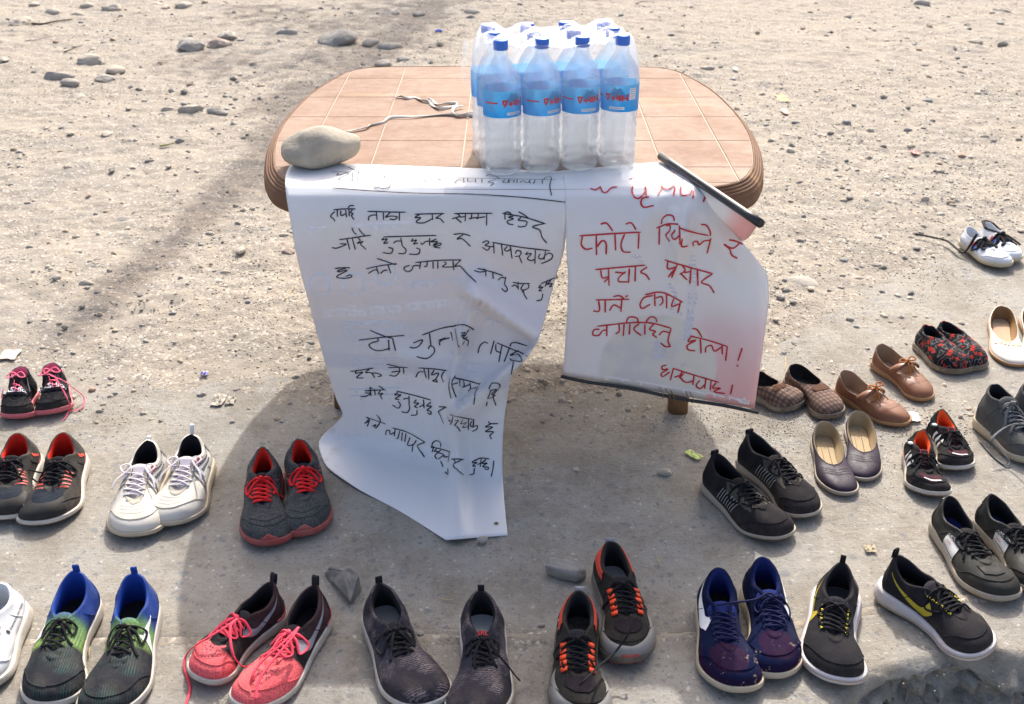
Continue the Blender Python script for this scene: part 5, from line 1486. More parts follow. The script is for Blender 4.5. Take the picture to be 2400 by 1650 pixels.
    def tab(s, mat, w=.008, h=.016, lean=-.006):
        t = s.T(0, 1); m = MB()
        rows = [[t + Vector((lean * f - .001 + dx, y * w, h * f - .006 + .002)) for y in (-1, -.3, .3, 1)] for f, dx in ((0, 0), (.5, -.001), (.9, -.001), (1, .001), (.9, .0035), (.4, .004), (0, .004))]
        m.rings(rows, closed=False)
        o = m.build('pull_tab', mat, s.root); md = o.modifiers.new('t', 'SOLIDIFY'); md.thickness = .0012
        return o
    def side(s, lower, up, mat, sides=(1, -1), name='stripe', n=14, m_=3, lift=.0011):
        """shape drawn on the side of the upper: two lines (x as fraction of length, height) filled between"""
        for sd in sides:
            mb = MB(); rows = []
            A, Bq = cr(lower, n), cr(up, n)
            for a, b in zip(A, Bq):
                row = []
                for k in range(m_ + 1):
                    x, z = lerp(a[0], b[0], k / m_) * s.L, lerp(a[1], b[1], k / m_)
                    zb = s.o['hs'] * .8
                    v = min(.97, max(.02, (z - zb) / (max(.03, s.o['hh'] * .92) - zb)))
                    lo, hi = 0.0, 1.0
                    for _ in range(12):
                        mu = (lo + hi) / 2
                        if s.P(mu, sd, v).x < x: lo = mu
                        else: hi = mu
                    row.append(s.P(mu, sd, v) + s.norm_at(mu, sd, v) * lift)
                rows.append(row)
            vs = []; idx = {}
            for i, row in enumerate(rows):
                for k, p in enumerate(row):
                    if p is not None: idx[(i, k)] = len(vs); vs.append(p)
            fs = []
            for i in range(len(rows) - 1):
                for k in range(m_):
                    q = [(i, k), (i, k + 1), (i + 1, k + 1), (i + 1, k)]
                    if all(t in idx for t in q): fs.append(tuple(idx[t] for t in q))
            mb.add(vs, fs)
            mb.build(name, mat, s.root)
    def top(s, polyA, polyB, mat, name='overlay', n=12, m_=12, lift=.0011):
        """shape laid on from above: two lines (x fraction, y metres) filled between"""
        rows = []; A, Bq = cr(polyA, n), cr(polyB, n)
        for a, b in zip(A, Bq):
            row = []
            for k in range(m_ + 1):
                x, y = lerp(a[0], b[0], k / m_) * s.L, lerp(a[1], b[1], k / m_)
                h = s.bvh.ray_cast(Vector((x, y + s.cy(x), .3)), Vector((0, 0, -1)))
                row.append(None if h[0] is None else h[0] + Vector((0, 0, lift)))
            rows.append(row)
        vs = []; idx = {}; fs = []
        for i, row in enumerate(rows):
            for k, p in enumerate(row):
                if p is not None: idx[(i, k)] = len(vs); vs.append(p)
        for i in range(len(rows) - 1):
            for k in range(m_):
                q = [(i, k), (i, k + 1), (i + 1, k + 1), (i + 1, k)]
                if all(t in idx for t in q): fs.append(tuple(idx[t] for t in q))
        return link_mesh(name, vs, fs, mat, s.root)
    def uvband(s, u0, u1, v0, v1, mat, sides=(1, -1), name='overlay', lift=.0016, n=12, fn0=None, fn1=None):
        """overlay panel given in the shoe's own surface coordinates"""
        for sd in sides:
            rows = []
            for i in range(n + 1):
                u = lerp(u0, u1, i / n)
                a = fn0(i / n) if fn0 else v0; b = fn1(i / n) if fn1 else v1
                e_ = lift * min(1, 4 * i / n + .0) * min(1, 4 * (n - i) / n + (1 if u1 > .995 else 0)) if u0 > .005 else lift
                rows.append([s.P(u, sd, lerp(a, b, k / 6)) + s.norm_at(u, sd, lerp(a, b, k / 6)) * ((e_ if k not in (0, 6) else 0) + .0003) for k in range(7)])
            m = MB(); m.rings(rows, closed=False); m.build(name, mat, s.root)
    def eyelets(s, mat, n=None, r=.0022):
        m = MB(); n = n or s.o['laces']
        for i in range(n):
            for sd in (1, -1):
                p = s.eyelet(i / (n - 1), sd)
                m.tube([p + Vector((r * math.cos(a * .7854), r * math.sin(a * .7854), -.0004)) for a in range(9)], .0008, 1, 4)
        m.build('eyelets', mat, s.root)
    def text(s, txt, mat, org, ax, ay, size, d, name='lettering', lift=.0014, shear=0.0, thick=0.0):
        """print on the upper, projected along d (local)"""
        cu = bpy.data.curves.new('t', 'FONT'); cu.body = txt; cu.size = size; cu.align_x = 'CENTER'; cu.align_y = 'CENTER'; cu.shear = shear
        cu.resolution_u = 3
        if thick: cu.offset = thick
        ob = bpy.data.objects.new('t', cu); COL.objects.link(ob)
        dg = bpy.context.evaluated_depsgraph_get(); me = bpy.data.meshes.new_from_object(ob.evaluated_get(dg))
        bpy.data.objects.remove(ob); bpy.data.curves.remove(cu)
        bm = bmesh.new(); bm.from_mesh(me); bpy.data.meshes.remove(me)
        vs = []
        ax, ay, d = Vector(ax).normalized(), Vector(ay).normalized(), Vector(d).normalized()
        bvh = getattr(s, 'tbvh', None) or s.bvh
        for v in bm.verts:
            o_ = Vector(org) + ax * v.co.x + ay * v.co.y
            h = bvh.ray_cast(o_ - d * .15, d)
            p = h[0] - d * lift if h[0] else o_
            vs.append(p)
        fs = [tuple(v.index for v in f.verts) for f in bm.faces]; bm.free()
        return link_mesh(name, vs, fs, mat, s.root, False)
SW_LO = [(.08, .074), (.19, .056), (.32, .043), (.45, .040), (.54, .052)]
SW_UP = [(.08, .076), (.20, .064), (.33, .056), (.42, .056), (.46, .070)]

# shoe materials
K = (0.012, 0.012, 0.014)
M_BLK = fabric(K, .16)
M_BLKF = fabric((0.016, 0.015, 0.019), .10, (0.03, 0.028, 0.036))
M_BLKL = leather((0.014, 0.014, 0.014), .14, .6)
M_LACEK = fabric((0.010, 0.010, 0.012), .08, None, .8, 1500, .3)
M_IN_K = fabric((0.014, 0.013, 0.016), .05, None, .95)
M_WHT = rubber((0.56, 0.54, 0.50), .6)
M_CREAM = rubber((0.50, 0.43, 0.31), .5)
M_DSOLE = rubber((0.03, 0.03, 0.032), .5)
M_GSOLE = rubber((0.33, 0.30, 0.25), .5)
M_REDF = fabric((0.42, 0.012, 0.016), .05, (0.5, 0.03, 0.03), .85, 900, .4)
M_REDR = rubber((0.36, 0.03, 0.035), .35)
M_WPRINT = plain('white_print', (0.75, 0.75, 0.74), .5)
M_RPRINT = plain('red_print', (0.50, 0.03, 0.03), .5)
M_KPRINT = plain('black_print', (0.02, 0.02, 0.02), .5)
def zoned(name, stops, dust=.15, wob=.012, cell=520, c2=1.7, lines=None, bump=.4, mesh=None):
    """upper whose colour changes along its length; stops are (x in metres from heel, colour)"""
    t = NT(name)
    s = t.xyz(); L = .30
    wobble = t.math('MULTIPLY', t.math('SUBTRACT', t.noise(40, 3), .5), wob * 2)
    x = t.math('DIVIDE', t.math('ADD', t.math('ADD', s[0], wobble), t.math('MULTIPLY', s[2], -.12)), L)
    col = t.ramp(x, [(max(0, min(1, p / L)), c) for p, c in stops])
    w = t.vor(cell)
    col = t.mix(t.ramp(w, [(.15, .0), (.55, 1.0)]), t.mix(.5, col, (0.01, 0.01, 0.012)), col)
    if lines:
        wv = t.n('TexWave', Scale=lines[0], Distortion=lines[3] if len(lines) > 3 else 3.0); wv.bands_direction = lines[2]
        t.t.links.new(t.tc.outputs['Object'], wv.inputs['Vector']); wv.inputs['Detail Scale'].default_value = 3
        lf = t.math('MULTIPLY', t.ramp(wv.outputs['Fac'], [(.35, 0), (.8, 1)]), t.ramp(t.noise(24, 4, .6), [(.45, 0.), (.65, lines[4] if len(lines) > 4 else .8)]))
        col = t.mix(lf, col, lines[1])
    col = t.mix(t.math('MULTIPLY', t.ramp(t.noise(26, 6, .7), [(.45, 0), (.75, 1)]), dust), col, DUST)
    t.bump(t.math('ADD', w, t.math('MULTIPLY', t.noise(70, 3), 1.5)), bump, .0012)
    return t.fin(col, .85, .25)

GRP = 'donated shoes set out in pairs'
def pair(name_group): return 'pair of ' + name_group
# 1 kids' black and pink high tops ---------------------------------
M_PINK = fabric((0.80, 0.09, 0.20), .05, (0.9, 0.2, 0.3))
M_PINKS = rubber((0.62, 0.10, 0.15), .35)
for hp, tp, ft, lab, q in (((119, 850), (131, 970), 1, 'right one of the small black and pink high tops with FASHION strap', 0), ((52, 858), (30, 983), -1, 'left one of the small black and pink high tops, cut lace loop at its toe', 1)):
    S = Shoe(hp, tp, ft, lab, pair('black and pink childrens high tops'), 'shoe', 'high_top_shoe', W=.088, hh=.088, dip=.078, inst=.082, slotz=.050, xh=.05, xo=.36, xf=.62, ow=.026, sw=.009, toe=.032, hs=.020, ts=.018, laces=3, lr=.0019, crumple=.002, roll=.005, bulge=.004, toew=1.05, bow=0)
    S.build(M_BLK, M_PINKS, M_PINK, M_IN_K, M_PINKS, M_PINK, M_BLK)
    # strap
    S.uvband(.50, .66, .25, 1.0, M_BLKF, name='strap', lift=.003)
    m = MB(); rows = []
    for k in range(9):
        x = lerp(.47, .63, k / 8) * S.L; row = []
        for j in range(13):
            y = lerp(-.034, .034, j / 12) + S.cy(x)
            h = S.bvh.ray_cast(Vector((x, y, .3)), Vector((0, 0, -1)))
            z0 = h[0].z if h[0] else .05
            if abs(y - S.cy(x)) < .014:
                h2 = S.bvh.ray_cast(Vector((x, S.cy(x) + math.copysign(.014, y - S.cy(x) or 1), .3)), Vector((0, 0, -1))); z0 = h2[0].z if h2[0] else z0
            row.append(Vector((x, y, z0 + (.0042 if 0 < k < 8 and 0 < j < 12 else .002))))
        rows.append(row)
    m.rings(rows, closed=False); m.build('velcro_strap', M_BLKF, S.root)
    S.tbvh = BVHTree.FromPolygons([tuple(v) for v in m.v], m.f)
    S.text('FASHion', M_WPRINT, (.545 * S.L, S.cy(.5 * S.L), .1), (0, 1, 0), (-1, 0, 0), .0195, (0, 0, -1), thick=.0004)
    S.tbvh = None
    # pink lace knots and loops
    k0 = Vector((.37 * S.L, 0, .091))
    for sd in (1, -1):
        S.loose([k0, k0 + Vector((-.002, sd * .012, .004)), k0 + Vector((.008, sd * .022, -.004)), k0 + Vector((.014, sd * .012, -.002)), k0], M_PINK, name='lace_bow')
    if q == 0:
        S.world_loose([(88, 880, .088), (122, 879, .084), (142, 905, .065), (158, 935, .04), (166, 955, .01), (160, 965, .004), (152, 980, .003), (145, 985, .003)], M_PINK)
        S.world_loose([(118, 880, .088), (150, 893, .075), (175, 912, .045), (196, 930, .012), (194, 953, .004), (178, 962, .003), (160, 962, .004)], M_PINK)
        S.text('SF', M_PINK, (.16 * S.L, 0, .07), (1, 0, 0), (0, 0, 1), .020, (0, -1, 0), thick=.0004)
        S.side([(.06, .02), (.14, .03), (.2, .05)], [(.02, .04), (.10, .05), (.16, .07)], M_PINK, (1,), 'flame')
    else:
        S.world_loose([(8, 912, .06), (4, 930, .045), (10, 945, .03)], M_PINK)
        S.side([(.60, .035), (.66, .038), (.72, .034)], [(.60, .038), (.66, .043), (.72, .037)], M_PINK, (1,), 'lace_loop')
# 2 black and red running shoes -------------------------------------
M_DKG = fabric((0.026, 0.025, 0.024), .40, (0.045, 0.042, 0.04))
M_NAVY_D = fabric((0.012, 0.017, 0.026), .15)
M_REDIN = fabric((0.50, 0.02, 0.012), .04)
M_ORED = plain('orange_red_trim', (0.52, 0.055, 0.035), .55)
for hp, tp, ft, lab, q in (((150, 1012), (112, 1232), 1, 'right one of the worn black running shoes with red lining and white heel sole', 0), ((45, 1014), (8, 1222), -1, 'left one of the worn black running shoes with red lining, cut by the left edge', 1)):
    S = Shoe(hp, tp, ft, lab, pair('black running shoes with red lining'), 'shoe', 'running_shoe', trimmat=M_BLKL, W=.122, hh=.088, dip=.066, inst=.085, hs=.034, ts=.018, flare=1.9, midw=.006, ow=.033, lflat=.8, bulge=.007, xo=.42, xf=.66)
    S.build(M_DKG, M_WHT, M_REDIN, M_IN_K, M_DSOLE, M_LACEK, M_BLK)
    S.uvband(.80, 1.0, .05, .55, M_BLKL, name='toe_bumper')
    S.top([(.70, -.030), (.80, -.030), (.90, -.018)], [(.70, .030), (.80, .030), (.90, .018)], M_NAVY_D, 'toe_mesh')
    for i in range(5):
        f = .50 + i * .045
        S.side([(f, .056), (f + .012, .078)], [(f + .014, .056), (f + .026, .078)], M_ORED, name='stripe', n=5, m_=2)
    S.side([(.14, .040), (.20, .06), (.23, .080)], [(.17, .040), (.235, .06), (.245, .080)], M_ORED, (1, -1), 'heel_flash')
    S.uvband(0, .30, .0, .12, M_REDR, name='heel_trim')
    if q == 0: S.world_loose([(140, 1098, .085), (100, 1108, .05), (62, 1100, .05), (75, 1120, .03), (100, 1140, .03)], M_LACEK)
# 3 white and silver training shoes --------------------------------
M_WLEA = leather((0.62, 0.58, 0.50), .22, .42)
M_WLEA2 = leather((0.66, 0.65, 0.63), .10, .35)
M_SILV = plain('silver_trim', (0.42, 0.42, 0.43), .35, Metallic=.4)
M_DGREY = plain('dark_grey_trim', (0.09, 0.09, 0.10), .5)
M_GLACE = fabric((0.55, 0.50, 0.52), .1, None, .8, 1500, .3)
for hp, tp, ft, lab, q in (((452, 1015), (405, 1236), 1, 'right one of the white leather trainers with grey laces and white heel pull', 0), ((350, 1028), (298, 1262), -1, 'left one of the white leather trainers with grey laces', 1)):
    S = Shoe(hp, tp, ft, lab, pair('white leather trainers'), 'shoe', 'training_shoe', trimmat=leather((0.50, 0.44, 0.34), .3, .5), W=.122, hh=.092, dip=.068, inst=.088, hs=.034, ts=.018, flare=1.7, midw=.006, ow=.032, sw=.015, xo=.40, xf=.68, crumple=.0035, laces=5, bow=0, lr=.0024)
    S.build(M_WLEA, M_CREAM, M_IN_K, M_IN_K, M_DSOLE, M_GLACE, M_GLACE)
    for sd in (1, -1):
        e = S.eyelet(1, sd)
        S.loose([e, e + Vector((.01, sd * .008, .010)), e + Vector((-.004, sd * .016, .014)), e + Vector((-.012, sd * .004, .016)), e + Vector((-.004, -sd * .004, .012)), e + Vector((.03, sd * .018, .004)), e + Vector((.05, sd * .024, -.006))], M_GLACE, name='lace_bow')
    for f in (.52, .585):
        S.side([(f, .034), (f - .05, .052), (f - .08, .076)], [(f + .036, .034), (f - .018, .052), (f - .058, .076)], M_DGREY, name='side_stripe')
    S.side([(.14, .056), (.46, .050)], [(.12, .072), (.42, .084)], M_WLEA2, name='side_panel', lift=.0016)
    for r0 in (.062, .075):
        for i in range(7):
            f = .20 + i * .032
            S.side([(f, r0 - .004), (f + .022, r0 - .0042)], [(f, r0 + .003), (f + .022, r0 + .0028)], M_DGREY, name='grille', n=2, m_=1, lift=.0022)
    S.text('RBK', M_RPRINT, (.36 * S.L, .030, .075), (-1, 0, 0), (0, -.6, .8), .015, (0, -.8, -.6), lift=.003, thick=.0004)
    S.side([(.03, .042), (.07, .06), (.10, .080)], [(.06, .040), (.11, .058), (.14, .074)], M_DGREY, name='heel_panel')
    S.side([(.02, .030), (.10, .030)], [(.03, .042), (.09, .040)], M_REDR, (1,), 'heel_mark', 4)
    S.top([(.70, -.016), (.715, -.016)], [(.70, .016), (.715, .016)], M_SILV, 'toe_badge', 3, 4)
    for xx in (.76, .80, .84):
        w = .030 - (xx - .76) * .05
        S.top([(xx, -w), (xx + .02, 0), (xx, w)], [(xx + .005, -w), (xx + .025, 0), (xx + .005, w)], leather((.52, .45, .34), .3, .5), 'toe_seam', 6, 1, .0008)
    S.tab(M_WPRINT, .004, .026 if q == 0 else .01)
# 4 grey mesh running shoes with red laces --------------------------
M_GMESH = fabric((0.022, 0.026, 0.03), .35, (0.075, 0.08, 0.08), .8, 560, .7)
M_REDL = fabric((0.62, 0.015, 0.02), .02, (0.7, 0.03, 0.03), .8, 1500, .3)
M_CHAR = leather((0.035, 0.038, 0.042), .3, .6)
for hp, tp, ft, lab, q in (((616, 1046), (619, 1283), -1, 'left one of the grey mesh running shoes with red laces', 0), ((700, 1026), (728, 1257), 1, 'right one of the grey mesh running shoes with red laces, beside the banner corner', 1)):
    S = Shoe(hp, tp, ft, lab, pair('grey mesh running shoes with red laces'), 'shoe', 'running_shoe', trimmat=M_CHAR, W=.112, hh=.088, dip=.066, inst=.082, hs=.030, ts=.022, ow=.032, roll=.008, xo=.38, xf=.66, lr=.0032, lflat=.45, laces=6)
    S.build(M_GMESH, M_REDR, M_REDIN, M_NAVY_D, M_REDR, M_REDL, M_BLKF)
    S.uvband(.93, 1.0, .0, .30, M_REDR, name='toe_cap', fn1=lambda t: .04 + .17 * t)
    S.uvband(.60, .86, .10, .30, M_CHAR, name='overlay', fn1=lambda t: .34 - .1 * t)
    S.uvband(.30, .62, .45, .58, M_CHAR, name='overlay', fn0=lambda t: .15 + .3 * t, fn1=lambda t: .28 + .4 * t)
    S.uvband(.02, .26, .0, .62, M_CHAR, name='heel_counter', fn1=lambda t: .7 - .5 * t)
    S.side([(.22, .040), (.27, .034), (.32, .042), (.27, .058), (.22, .052)], [(.235, .042), (.27, .039), (.305, .043), (.27, .052), (.235, .050)], M_REDR, name='loop_mark')
    S.side([(.30, .052), (.36, .066)], [(.305, .048), (.368, .063)], M_REDR, name='mark_tail', n=4)
    S.top([(.79, -.032), (.845, 0), (.79, .032)], [(.805, -.033), (.862, 0), (.805, .033)], M_CHAR, 'toe_ridge', 8, 2, .0016)
    m = MB()
    for sd in (1, -1):
        p = S.P(.09, sd, 1) + Vector((.002, 0, .003)); m.tube([p, p + Vector((.003, 0, .0015))], .0016)
    m.build('heel_stud', M_WPRINT, S.root)
# 5 white shoe at the left edge --------------------------------------
M_WLE3 = leather((0.66, 0.67, 0.68), .05, .35)
S = Shoe((2, 1362), (-78, 1640), 1, 'white chunky shoe with small black print, cut off by the left edge', pair('white chunky trainers'), 'shoe', 'training_shoe', W=.120, hh=.082, dip=.07, inst=.085, hs=.036, ts=.026, flare=2.0, midw=.008, bulge=.010, laces=4)
S.build(M_WLE3, M_WHT, M_WLE3, M_WLE3, M_CREAM, M_GLACE, M_WLE3)
S.text('\u25cf mwmwmwmw mwm', M_KPRINT, (.32 * S.L, .05, .052), (-1, 0, 0), (0, 0, 1), .0085, (0, -1, 0))
S.side([(.10, .05), (.14, .07)], [(.104, .05), (.144, .07)], M_SILV, (1,), 'seam', n=4)
# 6 blue, green and black knit shoes ---------------------------------
M_KNIT = zoned('blue_green_knit', [(0.0, (0.012, 0.045, 0.25)), (.085, (0.012, 0.045, 0.25)), (.105, (0.14, 0.27, 0.10)), (.145, (0.22, 0.34, 0.08)), (.162, (0.012, 0.014, 0.02)), (.29, (0.012, 0.014, 0.018))], .12, .006, 480, lines=(70, (0.03, 0.085, 0.07), 'Y', 2.5, .7))
M_BLUEIN = fabric((0.012, 0.045, 0.26), .04)
for hp, tp, ft, lab, q in (((182, 1334), (96, 1664), -1, 'left one of the blue, green and black knit running shoes', 0), ((316, 1340), (262, 1690), 1, 'right one of the blue, green and black knit running shoes, white arrow on its side', 1)):
    S = Shoe(hp, tp, ft, lab, pair('blue green and black knit running shoes'), 'shoe', 'running_shoe', W=.116, hh=.094, dip=.070, inst=.078, hs=.032, ts=.022, ow=.029, sw=.010, xo=.40, xf=.64, crumple=.005, roll=.005, lr=.0025, laces=5)
    S.build(M_KNIT, M_WHT, M_BLUEIN, M_IN_K, M_CREAM, M_LACEK, M_KNIT)
    S.tab(M_BLUEIN, .005, .020, .004)
    S.side([(.30, .068), (.44, .052), (.56, .032)], [(.30, .070), (.46, .064), (.56, .033)], M_WPRINT, (1,) if q else (-1,), 'arrow_mark')
    S.side([(.43, .062), (.50, .060)], [(.47, .050), (.46, .072)], M_WPRINT, (1,) if q else (-1,), 'arrow_mark', n=4)
    S.eyelets(M_BLKF)
# 7 pink and black shoes ----------------------------------------------
M_PKNIT = zoned('pink_black_mesh', [(0.0, (0.05, 0.022, 0.024)), (.05, (0.045, 0.02, 0.022)), (.12, (0.012, 0.011, 0.013)), (.150, (0.012, 0.011, 0.013)), (.156, (0.78, 0.12, 0.13)), (.29, (0.80, 0.13, 0.14))], .10, .004, 300)
t = NT('pink_mesh_panel'); c_ = t.mix(t.ramp(t.vor(230), [(.28, 0.), (.45, 1.)]), (.10, .03, .035), (.75, .12, .13)); M_PMESH = t.fin(c_, .85)
M_PLACE = fabric((0.80, 0.05, 0.10), .02, (0.85, 0.10, 0.14), .8, 1500, .3)
M_GSW = plain('grey_reflective', (0.25, 0.24, 0.27), .4)
PS = []
for hp, tp, ft, lab, q in (((644, 1362), (452, 1592), -1, 'left one of the pink and black running shoes, laces trailing off its toe', 0), ((742, 1366), (590, 1672), 1, 'right one of the pink and black running shoes, nearest the broken rock slab', 1)):
    S = Shoe(hp, tp, ft, lab, pair('pink and black running shoes'), 'shoe', 'running_shoe', W=.102, hh=.084, dip=.062, inst=.070, hs=.028, ts=.020, ow=.027, sw=.011, xo=.41, xf=.66, crumple=.005, roll=.005, lr=.0026, lflat=.5, laces=5, toe=.030)
    S.build(M_PKNIT, M_WHT, M_IN_K, M_IN_K, M_PINKS, M_PLACE, M_BLKF)
    S.uvband(0, .28, .0, .16, M_PINKS, name='heel_trim')
    S.side(SW_LO, SW_UP, M_GSW, (1, -1), 'swoosh')
    S.uvband(.80, 1.0, .50, .80, M_PMESH, name='toe_mesh', fn0=lambda t: .74 - .26 * t, lift=.0008)
    S.tab(M_BLKF, .006, .022, -.004)
    if q == 0:
        S.world_loose([(556, 1450, .08), (520, 1475, .075), (470, 1505, .06), (440, 1530, .02), (432, 1562, .006), (445, 1612, .003), (432, 1660, .003)], M_PLACE)
        S.world_loose([(556, 1450, .08), (540, 1470, .08), (545, 1530, .06), (570, 1562, .02), (600, 1553, .01), (620, 1551, .03), (660, 1500, .08)], M_PLACE)
    else:
        S.world_loose([(700, 1470, .085), (660, 1510, .08), (610, 1555, .06), (590, 1590, .05), (588, 1635, .02), (600, 1660, .02)], M_PLACE)
        S.world_loose([(700, 1470, .085), (680, 1500, .085), (630, 1560, .07), (605, 1600, .06), (600, 1640, .05)], M_PLACE)
# 8 dark knit shoes, white sole ------------------------------------------
M_DKNIT = zoned('dark_violet_knit', [(0.0, (0.022, 0.018, 0.026)), (.06, (0.02, 0.018, 0.028)), (.16, (0.015, 0.016, 0.032)), (.22, (0.035, 0.028, 0.036)), (.29, (0.018, 0.017, 0.032))], .15, .02, 420, lines=(75, (0.22, 0.18, 0.185), 'X', 5.0, 1.0))
M_INW = fabric((0.55, 0.55, 0.53), .1, (0.66, 0.66, 0.64), .9, 500, .5)
M_INGR = fabric((0.30, 0.30, 0.29), .3)
for hp, tp, ft, lab, q in (((886, 1362), (990, 1668), -1, 'left dark knit shoe with white sole, grey insole showing', 0), ((1127, 1380), (1132, 1700), 1, 'right dark knit shoe with white sole, white insole and red tongue label', 1)):
    S = Shoe(hp, tp, ft, lab, pair('dark knit running shoes with white soles'), 'shoe', 'running_shoe', trim=0, W=.116, hh=.082, dip=.066, inst=.074, hs=.028, ts=.020, ow=.034, sw=.011, xo=.42, xf=.66, crumple=.004, roll=.007, lr=.0026, laces=5, opow=.6)
    S.build(M_DKNIT, M_WHT, M_IN_K, M_INW if q else M_INGR, M_WHT, M_LACEK, M_BLKF)
    S.tab(M_LACEK, .006, .018, .002)
    if q:
        x = .42 * S.L
        S.tbvh = BVHTree.FromPolygons([tuple(v.co) for v in S.tong.data.vertices], [tuple(p.vertices) for p in S.tong.data.polygons])
        S.text('SRL', M_RPRINT, (x - .006, S.cy(x), .1), (0, 1, 0), (-1, 0, 0), .013, (0, 0, -1), thick=.0003); S.tbvh = None
        S.world_loose([(1150, 1500, .085), (1165, 1530, .08), (1190, 1560, .06), (1205, 1580, .035), (1218, 1595, .012)], M_LACEK)
    else: S.side([(.62, .034), (.66, .036)], [(.62, .037), (.66, .039)], M_WPRINT, (1,), 'lint', n=2)
# 9 red and black trail shoes ----------------------------------------------
M_TRED = fabric((0.60, 0.06, 0.035), .15, (0.62, 0.09, 0.06), .85, 900, .3)
M_TGRY = leather((0.24, 0.23, 0.215), .3, .6)
M_TDK = fabric((0.018, 0.017, 0.016), .2, (0.03, 0.028, 0.025))
M_ORT = plain('orange_loop', (0.80, 0.07, 0.015), .6)
M_TOEK = fabric((0.014, 0.010, 0.014), .12)
for hp, tp, ft, lab, q in (((1429, 1266), (1492, 1556), 1, 'rear one of the red, grey and black trail shoes, next to the oblong stone', 0), ((1358, 1382), (1352, 1702), -1, 'front one of the red, grey and black trail shoes, cut by the lower edge', 1)):
    S = Shoe(hp, tp, ft, lab, pair('red grey and black trail shoes'), 'shoe', 'trail_shoe', W=.108, hh=.088, dip=.068, inst=.082, hs=.032, ts=.022, ow=.030, sw=.014, xo=.42, xf=.70, crumple=.003, roll=.006, lr=.0023, lflat=.9, laces=6)
    S.build(M_TDK, M_DSOLE, M_IN_K, M_INGR if q == 0 else M_DKG, M_REDR, M_LACEK, M_BLKF)
    S.uvband(0, .42, .28, 1.0, M_TRED, name='collar_panel', fn0=lambda t: .30 + .35 * t, lift=.0022)
    S.uvband(.62, 1.0, .0, .42, M_TGRY, name='toe_guard', fn1=lambda t: .46 - .16 * t)
    S.top([(.73, -.024), (.80, -.026), (.86, -.012)], [(.73, .024), (.80, .026), (.86, .012)], M_TOEK, 'toe_mesh', lift=.0022)
    S.uvband(.94, 1.0, .0, .12, M_REDR, name='toe_tip', lift=.003)
    for i in range(5):
        f = i / 4.5
        for sd in (1, -1):
            e = S.eyelet(f, sd, .002)
            m = MB(); m.box(e + Vector((0, sd * .003, .0002)), (.009, .012, .003), Matrix.Rotation(-sd * .5, 3, 'X')); m.build('lace_loop', M_ORT, S.root)
    for i in range(3):
        f = .40 + i * .075
        S.side([(f, .032), (f + .035, .056)], [(f + .012, .031), (f + .047, .055)], M_BLKL, name='stripe', n=4)
    S.tab(M_GSW, .009, .010, -.003)
    if q: S.side([(.10, .050), (.14, .066), (.18, .050), (.22, .066), (.26, .050)], [(.105, .050), (.142, .069), (.182, .053), (.222, .069), (.265, .050)], M_WPRINT, (-1,), 'zigzag_mark', n=4, m_=1)
    else: S.world_loose([(1480, 1440, .09), (1475, 1480, .075), (1440, 1530, .05), (1405, 1560, .07), (1375, 1590, .09), (1358, 1606, .085)], M_LACEK)
# 10 blue running shoes -------------------------------------------------------
def blue_mat():
    t = NT('blue_mesh_knit'); s = t.xyz()
    d = t.n('VectorMath', operation='DISTANCE'); t.t.links.new(t.tc.outputs['Object'], d.inputs[0]); d.inputs[1].default_value = (.20, 0, .05)
    zone = t.ramp(t.math('ADD', d.outputs['Value'], t.math('MULTIPLY', t.math('SUBTRACT', t.noise(30, 3), .5), .02)), [(0, .6), (.022, .8), (.030, .9), (.034, .0)])
    w = t.n('TexWave', Scale=190.0, Distortion=.6); t.t.links.new(t.tc.outputs['Object'], w.inputs['Vector'])
    low = t.math('MULTIPLY', t.ramp(s[2], [(.024, 1.), (.040, 0.)]), t.ramp(s[0], [(.14, 0.), (.16, 1.), (.24, 1.), (.26, 0.)]))
    m = t.math('MULTIPLY', t.math('MAXIMUM', zone, low), t.ramp(w.outputs['Fac'], [(.4, .25), (.6, 1.)]))
    col = t.mix(t.math('MULTIPLY', m, .6), (0.004, 0.008, 0.036), (0.07, 0.009, 0.016))
    v = t.vor(520); col = t.mix(t.ramp(v, [(.1, .5), (.5, 0.)]), col, (0.006, .008, .03))
    mud = t.math('MULTIPLY', t.ramp(t.noise(55, 5, .7), [(.60, 0.), (.66, .85)]), t.ramp(s[0], [(.17, 0.), (.21, 1.)]))
    col = t.mix(mud, col, (0.42, .34, .24)); col = t.mix(t.math('MULTIPLY', t.ramp(t.noise(20, 5), [(.5, 0.), (.8, 1.)]), .05), col, DUST)
    t.bump(v, .4, .001); return t.fin(col, .9, .08)
M_BLUE = blue_mat()
M_BLUEL = fabric((0.010, 0.012, 0.045), .04, None, .8, 1500, .3)
M_BLUEI = fabric((0.010, 0.018, 0.10), .04)
for hp, tp, ft, lab, q in (((1684, 1328), (1712, 1626), -1, 'left one of the navy blue running shoes with big white tick', 0), ((1786, 1302), (1830, 1594), 1, 'right one of the navy blue running shoes, mud flecks on its toe', 1)):
    S = Shoe(hp, tp, ft, lab, pair('navy blue running shoes with white ticks'), 'shoe', 'running_shoe', W=.110, hh=.090, dip=.066, inst=.080, hs=.032, ts=.020, ow=.030, sw=.014, xo=.38, xf=.68, crumple=.0025, roll=.007, lr=.0022, lflat=.9, laces=6, bow=q)
    S.build(M_BLUE, M_CREAM, M_BLUEI, M_IN_K, M_CREAM, M_BLUEL, M_BLUEI)
    S.side([(.07, .076), (.18, .058), (.32, .045), (.45, .042), (.54, .056)], [(.075, .082), (.19, .072), (.33, .065), (.41, .062), (.46, .074)], M_WPRINT, (-1,) if q == 0 else (1,), 'swoosh')
    if q == 0: S.world_loose([(1680, 1418, .085), (1720, 1412, .09), (1770, 1405, .09), (1800, 1390, .09), (1820, 1400, .085)], M_BLUEL)
    S.eyelets(M_GSW)
